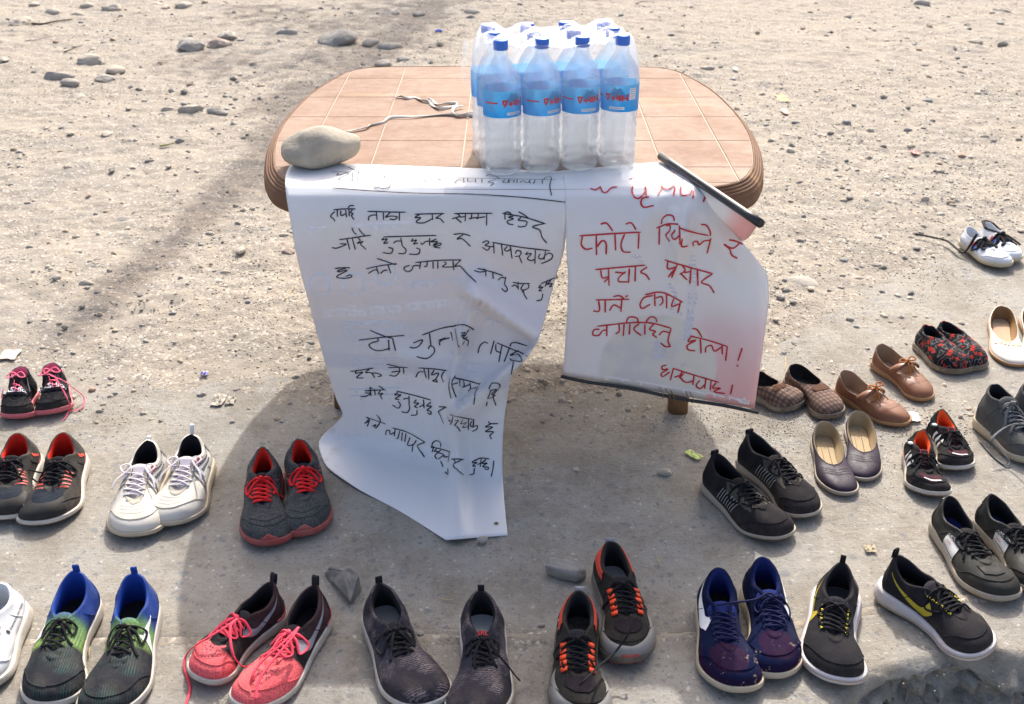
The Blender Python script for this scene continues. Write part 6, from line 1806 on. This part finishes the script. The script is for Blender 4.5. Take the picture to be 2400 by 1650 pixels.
# 11 black running shoes with yellow tick ---------------------------------------
M_KMESH = fabric((0.014, 0.013, 0.016), .14, (0.022, 0.021, 0.024), .9, 1000, .4)
M_YEL = plain('yellow_print', (0.42, 0.33, 0.02), .45)
M_YELL = plain('yellow_loop', (0.72, 0.58, 0.05), .5)
M_MIDW = rubber((0.56, 0.54, 0.57), .4)
M_GOLD = plain('gold_line', (0.42, 0.27, 0.13), .45)
for hp, tp, ft, lab, q in (((1975, 1316), (1938, 1600), -1, 'left one of the black running shoes with yellow tick, grey insole showing', 0), ((2092, 1300), (2322, 1530), 1, 'right one of the black running shoes with yellow tick, pointing to the lower right', 1)):
    S = Shoe(hp, tp, ft, lab, pair('black running shoes with yellow ticks'), 'shoe', 'running_shoe', W=.112, hh=.092, dip=.068, inst=.082, hs=.038, ts=.024, ow=.032, sw=.013, xo=.42, xf=.68, crumple=.003, roll=.006, lr=.0023, lflat=.8, laces=6, flare=2.2, midw=.007)
    S.build(M_KMESH, M_MIDW, M_IN_K, fabric((0.06, 0.06, 0.07), .1) if q == 0 else M_IN_K, M_WHT, M_LACEK, M_BLKF)
    S.side([(.10, .074), (.24, .052), (.36, .040), (.47, .036), (.54, .048)], [(.10, .076), (.25, .060), (.38, .052), (.44, .052), (.475, .066)], M_YEL, (-1,), 'swoosh')
    for i in range(6):
        for sd in (1, -1):
            e = S.eyelet(i / 5, sd, .001); m = MB()
            m.tube([e + Vector((.002, sd * .005, 0)), e + Vector((0, 0, .0012)), e + Vector((-.003, sd * .005, 0))], .0011, 1, 5); m.build('lace_loop', M_YELL, S.root)
    m = MB()
    rr = [S.ring(lambda u, sd, z=z: (lambda p: Vector((p.x, p.y, z + S.spr(p.x))))(S.B(u, sd, S.o['midw'] * (1 + (S.o['flare'] - 1) * (1 - u)) * 1.13 + .0004))) for z in (.0125, .0140)]
    m.rings(rr); m.build('midsole_line', M_GOLD, S.root)
    S.tab(M_LACEK, .005, .022, .003)
# 12 black shoes with silver bars ---------------------------------------------------
M_KCAN = fabric((0.013, 0.012, 0.014), .14, (0.022, 0.02, 0.022), .9, 900, .25)
M_SUED = fabric((0.055, 0.05, 0.042), .4, (0.09, 0.08, 0.065), .95, 1100, .3)
M_BARS = plain('silver_bar', (0.38, 0.37, 0.34), .35)
for hp, tp, ft, lab, q in (((1672, 1060), (1828, 1272), -1, 'front one of the black lace-up shoes with silver side bars', 0), ((1752, 1010), (1914, 1212), 1, 'rear one of the black lace-up shoes with silver side bars', 1)):
    S = Shoe(hp, tp, ft, lab, pair('black lace-up shoes with silver bars'), 'shoe', 'casual_shoe', W=.106, hh=.086, dip=.066, inst=.080, slotz=.058, hs=.024, ts=.014, spring=.014, ow=.029, sw=.012, xo=.42, xf=.68, crumple=.003, roll=.006, lr=.0022, lflat=.9, laces=5, toew=.92)
    S.build(M_KCAN, M_GSOLE, M_IN_K, M_DKG, M_DSOLE, M_LACEK, M_KCAN)
    S.uvband(.50, .76, .60, .985, M_SUED, name='lace_stay', fn0=lambda t: .62)
    S.top([(.70, -.020), (.735, 0), (.70, .020)], [(.66, -.012), (.69, 0), (.66, .012)], M_SUED, 'lace_stay_front', lift=.0016)
    for i in range(8):
        f = .33 + i * .031
        S.side([(f, .028), (f + .03, .062 - i * .001)], [(f + .006, .028), (f + .036, .062 - i * .001)], M_BARS, (-1, 1), 'side_bar', n=5, m_=1, lift=.0016)
    S.tab(M_KCAN, .008, .012, .002)
# 13 purple ballet flats -----------------------------------------------------------
def flat(hp, tp, ft, lab, grp, W, up, sole, lin, ins, **kw):
    o = dict(W=W, hh=.052, dip=.036, inst=.032, slotz=.031, hs=.011, ts=.008, spring=.004, xh=.02, xo=.66, xf=.665, sw=0, ow=W * .40, toe=.018, bulge=.003, roll=.0018, crumple=.0012, tongue=False, laces=0, midw=.002, opow=.42, toew=.97)
    o.update(kw)
    S = Shoe(hp, tp, ft, lab, grp, 'shoe', 'ballet_flat', **o)
    return S.build(up, sole, lin, ins, sole, None, None)
M_PUR = leather((0.016, 0.008, 0.026), .06, .55)
M_PURS = leather((0.018, 0.011, 0.028), .1, .55)
M_TANI = fabric((0.36, 0.27, 0.155), .2, (0.42, 0.32, 0.19), .7, 700, .15)
M_STITCH = plain('brown_stitch', (0.16, 0.10, 0.05), .8)
for hp, tp, ft, lab, q in (((1933, 986), (1966, 1158), -1, 'left one of the dark purple ballet flats with tan insoles', 0), ((2012, 962), (2032, 1126), 1, 'right one of the dark purple ballet flats with tan insoles', 1)):
    S = flat(hp, tp, ft, lab, pair('dark purple ballet flats'), .084, M_PUR, M_GSOLE, M_TANI, M_TANI, zbase=0)
    for x in (.70, .735, .77):
        S.top([(x - .02, -.032), (x + .02, 0), (x - .02, .032)], [(x - .012, -.033), (x + .028, 0), (x - .012, .033)], M_PURS, 'toe_pleat', 8, 2, .0022)
    for yy in (-.010, .006):
        m = MB(); m.tube([Vector((x * S.L, yy + S.cy(x * S.L), S.solez(x * S.L) + .0008)) for x in (.2, .35, .5, .65)], .0007, 1, 4); m.build('insole_stitch', M_STITCH, S.root)
    m = MB()
    m.tube([Vector((.17 * S.L + .016 * math.cos(a * .5236), .009 * math.sin(a * .5236), S.solez(.1) + .0012)) for a in range(13)], .0005, 1, 4); m.build('insole_stamp', M_STITCH, S.root)
# 14 orange and black kids' shoes -----------------------------------------------------
M_ORG = fabric((0.86, 0.09, 0.015), .03, (0.9, 0.12, 0.03))
M_MAR = fabric((0.05, 0.014, 0.022), .12)
M_WSYN = leather((0.62, 0.62, 0.60), .1, .35)
for hp, tp, ft, lab, q in (((2158, 1008), (2176, 1164), -1, 'front one of the childrens black sneakers with orange lining', 0), ((2202, 960), (2258, 1104), 1, 'rear one of the childrens black sneakers with orange lining', 1)):
    S = Shoe(hp, tp, ft, lab, pair('childrens black and orange sneakers'), 'shoe', 'sneaker', W=.092, hh=.076, dip=.062, inst=.068, slotz=.046, hs=.026, ts=.018, ow=.027, sw=.011, xo=.44, xf=.66, crumple=.006, roll=.008, lr=.0022, laces=4, toe=.028)
    S.build(M_BLK, M_WHT, M_ORG, M_MAR, M_DSOLE, M_LACEK, M_MAR)
    S.uvband(0, .20, .05, .6, M_WSYN, name='heel_panel')
    for i in range(3):
        f = .30 + i * .09
        S.side([(f, .026), (f + .05, .060 - i * .004)], [(f + .04, .024), (f + .09, .056 - i * .004)], M_WSYN, (-1, 1), 'stripe', n=5)
    S.uvband(0, .35, -.0, .14, M_REDR if q == 0 else M_WHT, name='heel_trim')
    S.top([(.74, -.024), (.79, 0), (.74, .024)], [(.86, -.022), (.91, 0), (.86, .022)], M_MAR, 'toe_panel')
    S.top([(.85, -.016), (.87, 0), (.85, .020)], [(.868, -.017), (.892, 0), (.868, .021)], M_WSYN, 'toe_stripe', 6, 2, .002)
    m = MB(); p = S.P(.42, -1, .92) + Vector((0, -.002, .003)); m.rings([[p + Vector((r_ * math.cos(a * .524), r_ * math.sin(a * .524), z_)) for a in range(12)] for r_, z_ in ((.009, 0), (.009, .004), (.006, .005))], True, False, True); m.build('toggle', M_BLKL, S.root)
    m = MB(); m.rings([[p + Vector((r_ * math.cos(a * 1.047), r_ * math.sin(a * 1.047), z_)) for a in range(6)] for r_, z_ in ((.0055, .005), (.005, .0062))], True, False, True); m.build('toggle_cap', M_WPRINT, S.root)
# 15 black and white sneakers ------------------------------------------------------------
M_KDUST = leather((0.014, 0.015, 0.014), .18, .65)
M_BLIN = fabric((0.012, 0.03, 0.15), .1)
for hp, tp, ft, lab, q in (((2222, 1160), (2340, 1412), -1, 'left one of the dusty black and white sneakers with blue insole', 0), ((2320, 1156), (2462, 1388), 1, 'right one of the dusty black and white sneakers, cut by the right edge', 1)):
    S = Shoe(hp, tp, ft, lab, pair('dusty black and white sneakers'), 'shoe', 'sneaker', W=.106, hh=.080, dip=.058, inst=.072, slotz=.054, hs=.028, ts=.018, ow=.031, sw=.013, xo=.42, xf=.68, crumple=.004, roll=.004, lr=.0022, lflat=.9, laces=5)
    S.build(M_KDUST, M_GSOLE, M_BLK, M_BLIN, M_CREAM, M_LACEK, M_BLK)
    S.side([(.36, .026), (.36, .044), (.36, .060)], [(.56, .022), (.555, .040), (.53, .058)], M_WSYN, (-1, 1), 'side_panel', n=5, m_=7, lift=.0015)
    S.side([(.36, .031), (.555, .028)], [(.36, .033), (.555, .030)], M_KPRINT, (-1, 1), 'side_line', n=8, m_=1, lift=.0022)
    S.text('GoldStar', M_KPRINT, (.45 * S.L, -.035, .056), (1, 0, 0), (0, .6, .8), .0145, (0, .8, -.6), lift=.003, thick=.0004)
    S.text('action', M_RPRINT, (.43 * S.L, -.042, .046), (1, 0, 0), (0, .6, .8), .007, (0, .8, -.6), lift=.003)
    S.uvband(.0, .10, .55, .98, M_WSYN, (-1,), 'heel_piece')
    S.top([(.73, -.022), (.77, 0), (.73, .022)], [(.84, -.020), (.86, 0), (.84, .020)], M_BLKL, 'toe_panel', lift=.0018)
# 16 grey high tops -------------------------------------------------------------------
M_GSUE = fabric((0.06, 0.062, 0.062), .30, (0.095, 0.096, 0.094), .95, 1100, .3)
M_GLC = fabric((0.12, 0.125, 0.13), .12, (0.17, 0.175, 0.18), .85, 1500, .3)
for hp, tp, ft, lab, q in (((2322, 898), (2440, 1090), -1, 'left one of the grey suede high tops with a loose grey lace', 0), ((2400, 894), (2520, 1078), 1, 'right one of the grey suede high tops at the right edge', 1)):
    S = Shoe(hp, tp, ft, lab, pair('grey suede high tops'), 'shoe', 'high_top_shoe', W=.106, hh=.112, dip=.100, inst=.108, slotz=.058, hs=.028, ts=.024, ow=.030, sw=.014, xh=.05, xo=.36, xf=.66, crumple=.004, roll=.005, lr=.0032, lflat=.4, laces=6)
    S.build(M_GSUE, M_CREAM, M_IN_K, M_DKG, M_CREAM, M_GLC, M_GSUE)
    S.side([(.10, .060), (.2, .052), (.32, .034)], [(.10, .0615), (.2, .0535), (.325, .0345)], M_DGREY, (-1,), 'seam', m_=1)
    S.side([(.02, .085), (.06, .083)], [(.02, .098), (.07, .096)], leather((.07, .03, .035), .2), (-1,), 'heel_patch', n=4)
    if q == 0: S.world_loose([(2400, 990, .10), (2360, 1000, .07), (2325, 1030, .05), (2345, 1055, .03), (2365, 1080, .01), (2358, 1090, .004), (2330, 1070, .003), (2296, 1032, .003)], M_GLC)
# 17 checked slip-ons --------------------------------------------------------------------
def check_mat():
    t = NT('gingham_cloth'); s = t.xyz()
    sx = t.math('GREATER_THAN', t.math('SINE', t.math('MULTIPLY', s[0], 520.0)), 0.0)
    sy = t.math('GREATER_THAN', t.math('SINE', t.math('MULTIPLY', t.math('ADD', s[1], t.math('MULTIPLY', s[2], .6)), 520.0)), 0.0)
    k = t.math('MULTIPLY', t.math('ADD', sx, sy), .5)
    col = t.ramp(k, [(0.0, (0.22, 0.115, 0.075)), (.5, (0.085, 0.045, 0.042)), (1.0, (0.022, 0.02, 0.035))])
    col = t.mix(t.math('MULTIPLY', t.noise(30, 5), .35), col, DUST)
    t.bump(t.vor(800), .3, .001); return t.fin(col, .9, .2)
M_CHECK = check_mat()
M_ELAS = fabric((0.075, 0.035, 0.022), .15, (0.11, 0.055, 0.035), .9, 500, .4)
M_BSOLE = rubber((0.045, 0.035, 0.027), .6)
for hp, tp, ft, lab, q in (((1768, 872), (1868, 958), -1, 'left one of the brown checked slip-ons, half behind the red lettered banner', 0), ((1856, 853), (1968, 976), 1, 'right one of the brown checked slip-ons, in full view', 1)):
    S = Shoe(hp, tp, ft, lab, pair('brown checked slip-on shoes'), 'shoe', 'slip_on_shoe', W=.092, hh=.060, dip=.046, inst=.050, slotz=.049, hs=.026, ts=.020, spring=.006, xh=.02, xo=.52, xf=.525, sw=0, ow=.033, toe=.028, bulge=.003, roll=.002, crumple=.003, tongue=False, laces=0, midw=.003, opow=.45)
    S.build(M_CHECK, M_BSOLE, M_BLK, M_NAVY_D, M_BSOLE)
    S.top([(.535, -.022), (.60, -.025), (.64, -.020)], [(.535, .022), (.60, .025), (.64, .020)], M_ELAS, 'elastic_gore', lift=.0018)
# 18 brown leather shoes with bows ------------------------------------------------------------
M_BRN = leather((0.20, 0.082, 0.042), .10, .36)
M_BRN2 = leather((0.22, 0.085, 0.045), .10, .4)
M_BRNI = leather((0.33, 0.22, 0.14), .1, .6)
M_TSOLE = rubber((0.34, 0.17, 0.065), .2)
M_BOW = fabric((0.26, 0.085, 0.02), .05, (0.36, 0.13, 0.04), .8, 1300, .3)
for hp, tp, ft, lab, q in (((1972, 868), (2120, 996), -1, 'lower one of the brown leather flats with strap and bow', 0), ((2060, 806), (2184, 934), 1, 'upper one of the brown leather flats with strap and bow', 1)):
    S = Shoe(hp, tp, ft, lab, pair('brown leather flats with bows'), 'shoe', 'leather_flat', W=.084, hh=.066, dip=.044, inst=.042, slotz=.041, hs=.017, ts=.008, spring=.004, xh=.02, xo=.62, xf=.625, sw=0, ow=.034, toe=.022, bulge=.003, roll=.0016, crumple=.003, tongue=False, laces=0, midw=.002, opow=.42, toew=.84)
    S.build(M_BRN, M_TSOLE, M_BRNI, M_BRNI, M_TSOLE)
    # strap with bow over the instep
    for xx in (.47,):
        m = MB(); rows = []
        for k in range(13):
            a = math.pi * k / 12
            y = .039 * math.cos(a); z = .040 + .024 * math.sin(a)
            wd = .008 + .004 * abs(math.cos(a))
            rows.append([Vector((xx * S.L + dx * wd + .012 * math.sin(a), y + S.cy(xx * S.L), z - .003 * abs(dx))) for dx in (-1, -.3, .3, 1)])
        m.rings(rows, closed=False); ob = m.build('strap', M_BRN, S.root); md = ob.modifiers.new('t', 'SOLIDIFY'); md.thickness = .0016
    k0 = Vector((.52 * S.L, 0.0, .068))
    m = MB()
    for sd in (1, -1):
        m.tube(cr([k0, k0 + Vector((-.006, sd * .014, .006)), k0 + Vector((-.001, sd * .025, .003)), k0 + Vector((.006, sd * .018, .002)), k0], 6), .0024, .7)
        m.tube(cr([k0, k0 + Vector((.012, sd * .006, -.004)), k0 + Vector((.024, sd * .010, -.016)), k0 + Vector((.033, sd * .014, -.024))], 5), .0020, .7)
    m.tube([k0 + Vector((-.003, 0, 0)), k0 + Vector((.004, 0, .001))], .004, .9)
    m.build('bow', M_BOW, S.root)
    S.top([(.77, -.034), (.79, 0), (.77, .034)], [(.776, -.034), (.796, 0), (.776, .034)], M_BRN2, 'toe_cap_seam', 8, 1, .0012)
    S.side([(.10, .02), (.09, .045), (.085, .06)], [(.105, .02), (.095, .045), (.09, .06)], M_BRN2, (-1, 1), 'heel_seam', n=4, m_=1)
# 19 floral slippers ----------------------------------------------------------------------------
def floral():
    t = NT('floral_cloth')
    col = (0.012, 0.012, 0.016)
    v = t.n('TexVoronoi', Scale=55.0); t.t.links.new(t.tc.outputs['Object'], v.inputs['Vector'])
    s = t.n('SeparateColor'); t.t.links.new(v.outputs['Color'], s.inputs[0])
    sub = t.n('VectorMath', operation='SUBTRACT'); t.t.links.new(t.tc.outputs['Object'], sub.inputs[0]); t.t.links.new(v.outputs['Position'], sub.inputs[1])
    q = t.n('SeparateXYZ'); t.t.links.new(sub.outputs[0], q.inputs[0])
    ang = t.math('ARCTAN2', q.outputs[0], q.outputs[1])
    pet = t.math('SINE', t.math('MULTIPLY', ang, 5.0))
    rad = t.math('ADD', .30, t.math('MULTIPLY', pet, .13))
    red = t.math('MULTIPLY', t.math('LESS_THAN', v.outputs['Distance'], rad), t.math('GREATER_THAN', s.outputs[0], .15))
    w = t.n('TexWave', Scale=28.0, Distortion=16.0, wave_type='RINGS'); t.t.links.new(t.tc.outputs['Object'], w.inputs['Vector']); w.inputs['Detail Scale'].default_value = 1.2
    vine = t.ramp(w.outputs['Fac'], [(.90, 0.), (.95, 1.)])
    c = t.mix(t.math('MULTIPLY', vine, .45), col, (0.26, 0.25, 0.25))
    c = t.mix(red, c, (0.46, 0.03, 0.02))
    c = t.mix(t.math('MULTIPLY', t.ramp(t.noise(25, 5), [(.5, 0.), (.8, 1.)]), .2), c, DUST)
    t.bump(t.vor(900), .3, .001); return t.fin(c, .95, .15)
M_FLOR = floral()
for hp, tp, ft, lab, q in (((2168, 760), (2244, 876), -1, 'left one of the black slippers with red flower print', 0), ((2208, 752), (2302, 866), 1, 'right one of the black slippers with red flower print', 1)):
    S = Shoe(hp, tp, ft, lab, pair('red flowered black slippers'), 'shoe', 'slipper', W=.094, hh=.066, dip=.056, inst=.064, slotz=.063, hs=.017, ts=.014, spring=.006, xh=.03, xo=.48, xf=.485, sw=0, ow=.028, toe=.034, bulge=.006, roll=.005, crumple=.003, tongue=False, laces=0, midw=.003, opow=.5, toew=1.05)
    S.build(M_FLOR, M_BSOLE, M_IN_K, M_IN_K, M_BSOLE)
# 20 white flats with gold trim -------------------------------------------------------------------
M_WFL = leather((0.66, 0.62, 0.55), .12, .36)
M_BRINS = fabric((0.42, 0.29, 0.19), .1, (0.48, 0.34, 0.23), .75, 700, .15)
M_LINB = leather((0.30, 0.17, 0.07), .1, .5)
M_GOLDT = plain('gold_trim', (0.62, 0.43, 0.20), .3, Metallic=.5)
for hp, tp, ft, lab, q in (((2350, 716), (2366, 856), -1, 'left one of the white flats with wavy gold trim', 0), ((2420, 712), (2446, 850), 1, 'right one of the white flats, mostly beyond the right edge', 1)):
    S = flat(hp, tp, ft, lab, pair('white flats with gold trim'), .092, M_WFL, M_TSOLE, M_LINB, M_BRINS, hs=.014, hh=.056)
    m = MB(); C = []
    for k in range(61):
        y = lerp(-.033, .033, k / 60); x = (.70 - .02 * (y / .033) ** 2) * S.L + .007 * math.copysign(min(1, abs(1.6 * math.sin(k * .66))), math.sin(k * .66))
        h = S.bvh.ray_cast(Vector((x, y + S.cy(x), .3)), Vector((0, 0, -1)))
        if h[0]: C.append(h[0] + Vector((0, 0, .0015)))
    m.tube(C, .0016, .7, 5); m.build('wavy_trim', M_GOLDT, S.root)
# 21 white canvas shoes with black laces ------------------------------------------------------------
M_WCAN = fabric((0.64, 0.65, 0.68), .08, (0.70, 0.71, 0.74), .9, 900, .2)
M_YCAN = rubber((0.56, 0.50, 0.36), .3)
M_BPR = plain('blue_print', (0.04, 0.12, 0.5), .5)
g = dh(1.35, 3.2)
for hp, tp, ft, lab, q in (((2268, 530), (2350, 624), -1, 'nearer one of the white canvas shoes with red and blue stripes', 0), ((2312, 520), (2386, 610), 1, 'farther one of the white canvas shoes with a trailing black lace', 1)):
    S = Shoe(hp, tp, ft, lab, pair('white canvas shoes'), 'shoe', 'canvas_shoe', zbase=.012, W=.092, hh=.064, dip=.048, inst=.062, slotz=.046, hs=.020, ts=.020, spring=.004, ow=.026, sw=.008, xo=.42, xf=.64, crumple=.005, roll=.002, lr=.0058, lflat=.45, laces=4, toe=.026, bow=1)
    S.build(M_WCAN, M_YCAN, M_WCAN, M_WCAN, M_YCAN, M_LACEK, M_WCAN)
    for i, mm in enumerate((M_RPRINT, M_BPR, M_BPR)):
        f = .42 + i * .065
        S.side([(f, .028), (f - .04, .05)], [(f + .04, .028), (f, .05)], mm, name='stripe', n=4)
        S.top([(f + .02, -.024), (f + .02, -.008)], [(f + .045, -.024), (f + .045, -.008)], mm, 'stripe', 3, 3)
        S.top([(f + .02, .024), (f + .02, .008)], [(f + .045, .024), (f + .045, .008)], mm, 'stripe', 3, 3)
    if q == 0: S.world_loose([(2290, 548, .07), (2262, 590, .01), (2245, 585, 0.008), (2220, 565, 0.008), (2185, 556, 0.008), (2146, 548, 0.008)], M_LACEK)
    else:
        S.world_loose([(2310, 535, .07), (2340, 545, .06), (2362, 552, .03), (2392, 574, .008)], M_LACEK)
        S.world_loose([(2310, 535, .08), (2305, 518, .07), (2325, 522, .06), (2345, 540, .04)], M_LACEK)
# ---------------------------------------------------------------- small litter
def scrap(name, px, py, w, h, mat, label, cat, z=None, seed=0, rz=0.0, crump=.25):
    c = at(px, py); b = max(dh(c.x, c.y), 0.0 if c.y < 3.3 else -1) + .002 if z is None else z
    c = at(px, py, b); d = depth_of(c); W = w * d / FPX; Hh = h * d / FPX / math.sin(math.atan2(CAMZ, c.y))
    n = 8; mb = MB(); rows = []
    for i in range(n):
        a = i / (n - 1) - .5
        rows.append([Vector((a * W * (1 + .3 * noise.noise(Vector((i * .9, j * .3, seed)))), (j / (n - 1) - .5) * Hh * (1 + .35 * noise.noise(Vector((i * .4, 5, seed)))), .002 + crump * W * abs(noise.noise(Vector((i * .7, j * .7, seed + 3)))))) for j in range(n)])
    mb.rings(rows, closed=False)
    o = mb.build(name, mat, None, False); o.location = c; o.rotation_euler = (0, 0, rz)
    md = o.modifiers.new('t', 'SOLIDIFY'); md.thickness = .0005
    return tag(o, label, cat)
scrap('tissue_scrap', 512, 940, 28, 26, plain('tissue', (0.46, 0.42, 0.35), .9), 'crumpled off-white tissue scrap in the sand left of the banner', 'paper', seed=2, crump=.5)
scrap('tissue_scrap', 541, 941, 20, 16, plain('tissue', (0.46, 0.42, 0.35), .9), 'small crumpled tissue tail right of the larger tissue scrap', 'paper', seed=4, crump=.5)
scrap('paper_scrap', 23, 832, 40, 22, plain('paper', (0.46, 0.42, 0.37), .9), 'pale torn paper above the black and pink high tops', 'paper', seed=5, crump=.06)
scrap('wrapper', 479, 877, 16, 8, plain('wrapper', (0.10, 0.09, 0.35), .3), 'tiny blue and red sweet wrapper in the sand', 'wrapper', seed=6)
scrap('leaf', 1833, 232, 26, 16, plain('dry_leaf', (0.50, 0.38, 0.19), .8), 'dry tan leaf on the dirt right of the table', 'leaf', seed=7)
scrap('plastic_chip', 1839, 262, 13, 11, plain('orange_plastic', (0.70, 0.17, 0.06), .4), 'small orange plastic chip below the dry leaf', 'litter', seed=8)
scrap('plastic_chip', 2145, 358, 15, 8, plain('red_plastic', (0.5, 0.03, 0.03), .4), 'small red plastic chip in the open dirt at right', 'litter', seed=9)
scrap('plastic_chip', 2019, 372, 9, 5, plain('orange_plastic', (0.70, 0.17, 0.06), .4), 'tiny orange flake left of the red chip', 'litter', seed=10)
scrap('paper_scrap', 2140, 978, 30, 22, plain('white_paper', (0.5, 0.5, 0.5), .7), 'white paper behind the childrens orange lined sneakers', 'paper', z=.004, seed=11)
scrap('leaf', 1625, 1068, 20, 22, plain('green_leaf', (0.40, 0.52, 0.12), .5), 'pointed lime green leaf left of the black shoes with silver bars', 'leaf', z=.003, seed=12, rz=.7)
scrap('leaf', 2040, 1288, 26, 16, plain('straw_leaf', (0.40, 0.33, 0.22), .8), 'dry curled leaf between the black shoes with yellow ticks', 'leaf', z=.003, seed=13)
scrap('foil_scrap', 1350, 1101, 12, 8, plain('paper', (0.46, 0.42, 0.37), .9), 'tiny pale flake in the table shadow', 'litter', z=.002, seed=14)
scrap('plastic_chip', 1724, 162, 9, 6, plain('white_print', (0.75, 0.75, 0.74), .5), 'tiny white and blue scrap behind the table to the right', 'litter', seed=15)
# blue bottle ring
c = at(1028, 82); c.z = dh(c.x, c.y) + .008
mb = MB(); mb.tube([Vector((.017 * math.cos(a * .3927), .017 * math.sin(a * .3927), 0)) for a in range(17)], .0045, 1, 8)
o = mb.build('bottle_ring', plain('blue_ring', (0.01, 0.09, 0.65), .4)); o.location = c
tag(o, 'bright blue plastic ring lying on the dirt behind the table', 'ring')
def stick(name, pts, r, mat, label, cat='twig'):
    P = [at(x, y) for x, y in pts]
    P = [Vector((p.x, p.y, max(dh(p.x, p.y), 0 if p.y < 3.2 else -1) + r + .003)) for p in P]
    mb = MB(); mb.tube(cr(P, 5), r, 1, 6, taper=0.5)
    return tag(mb.build(name, mat), label, cat)
M_TWIG = plain('twig_bark', (0.10, 0.065, 0.045), .9, .3)
M_STRAW = plain('straw', (0.52, 0.40, 0.20), .8)
stick('twig', [(76, 70), (105, 68), (130, 63), (150, 58), (172, 54)], .0065, M_TWIG, 'dark curved twig lying beside the pale squarish stone at top left')
stick('twig', [(152, 132), (175, 125), (198, 118)], .003, M_TWIG, 'short dark twig above the stony patch at left')
stick('twig', [(60, 112), (90, 108), (122, 98)], .002, M_TWIG, 'thin faded twig below the dark curved one')
stick('straw', [(669, 720), (690, 685), (709, 652)], .0016, M_STRAW, 'yellow straw lying by the left edge of the white banner', 'straw')
stick('straw', [(638, 491), (648, 476), (660, 460)], .0013, M_STRAW, 'short pale straw under the left table corner', 'straw')
stick('straw', [(376, 354), (395, 352), (412, 348)], .004, plain('green_stem', (0.25, 0.25, 0.08), .8), 'short olive green grass stalk in the left dirt', 'grass stalk')
stick('straw', [(213, 1458), (211, 1500), (209, 1545)], .0018, M_STRAW, 'yellow straw between the blue, green and black knit shoes', 'straw')
stick('straw', [(1537, 1307), (1544, 1320), (1551, 1333)], .0012, M_STRAW, 'short straw on the concrete right of the rear trail shoe', 'straw')
stick('straw', [(1035, 1407), (1050, 1410), (1063, 1410)], .0012, M_STRAW, 'short straw left of the dark knit shoe with the white insole', 'straw')
stick('straw', [(1840, 842), (1841, 857), (1838, 872)], .0012, M_STRAW, 'thin straw standing behind the checked slip-on', 'straw')
# plastic gap strand between banners: thread hanging at the left table corner
# ---------------------------------------------------------------- roadside tree beyond the frame whose shade falls on the dirt
M_BARK = plain('bark', (0.09, 0.065, 0.045), .95, .6, 30)
M_LEAF = plain('tree_leaf', (0.06, 0.10, 0.03), .7)
tree = tag(empty('roadside_tree', (-0.25, 10.2, 0)), 'slender young roadside tree with sparse leaves behind the scene', 'tree')
def shadow_src(px, py, h):
    """point at height h whose shadow falls at this place on the ground"""
    g_ = at(px, py); return g_ - SUNV * (h / SUNV.z) * 1.0 if False else g_ + (-SUNV) * (h / -SUNV.z)
base = Vector((-0.25, 10.2, 0))
tipv = shadow_src(165, 790, 6.55)
mb = MB()
P = [base, base.lerp(tipv, .3) + Vector((.06, 0, 0)), base.lerp(tipv, .6) + Vector((.04, 0, 0)), shadow_src(450, 535, 5.1), tipv]
mb.tube([Vector((0, 0, 0)) + (Vector(p) - base) for p in cr(P, 6)], .14, 1, 10, taper=0.45)
mb.build('trunk', M_BARK, tree)
lv = []; br = MB()
r = random.Random(4)
def clump(c, R, n, size=.045):
    for _ in range(n):
        d = Vector((r.gauss(0, 1), r.gauss(0, 1), r.gauss(0, .8))); d = d.normalized() * R * r.random() ** .5
        lv.append((c + d, size * r.uniform(.6, 1.3)))
for px, py, h, R, n in ((700, 250, 4.0, .26, 420), (690, 330, 4.2, .22, 330), (520, 150, 3.2, .35, 160), (690, 440, 4.6, .18, 160), (900, 90, 3.0, .5, 420), (780, 160, 3.4, .35, 260), (960, 30, 2.6, .5, 300), (720, 60, 2.8, .4, 180), (600, 40, 2.7, .3, 110), (1580, -30, 2.8, .3, 80), (2380, -20, 3.0, .3, 90)):
    c = shadow_src(px, py, h)
    clump(c - base, R, n)
    # limb from the trunk
    f = min(.92, max(.25, (c.z - .6) / 6.5)); a = base.lerp(tipv, f * .9) - base
    br.tube(cr([a, (a + c - base) / 2 + Vector((r.uniform(-.1, .1), 0, .1)), c - base], 4), .018, 1, 6, taper=0.4)
br.build('limbs', M_BARK, tree)
vs, fs = [], []
for c, s_ in lv:
    a = Vector((r.gauss(0, 1), r.gauss(0, 1), r.gauss(0, 1))).normalized(); b = a.orthogonal().normalized(); e = a.cross(b)
    k = len(vs); vs += [c + b * s_, c + e * s_ * .5, c - b * s_, c - e * s_ * .5]; fs.append((k, k + 1, k + 2, k + 3))
o = link_mesh('leaves', vs, fs, M_LEAF, tree, False); o['kind'] = 'stuff'
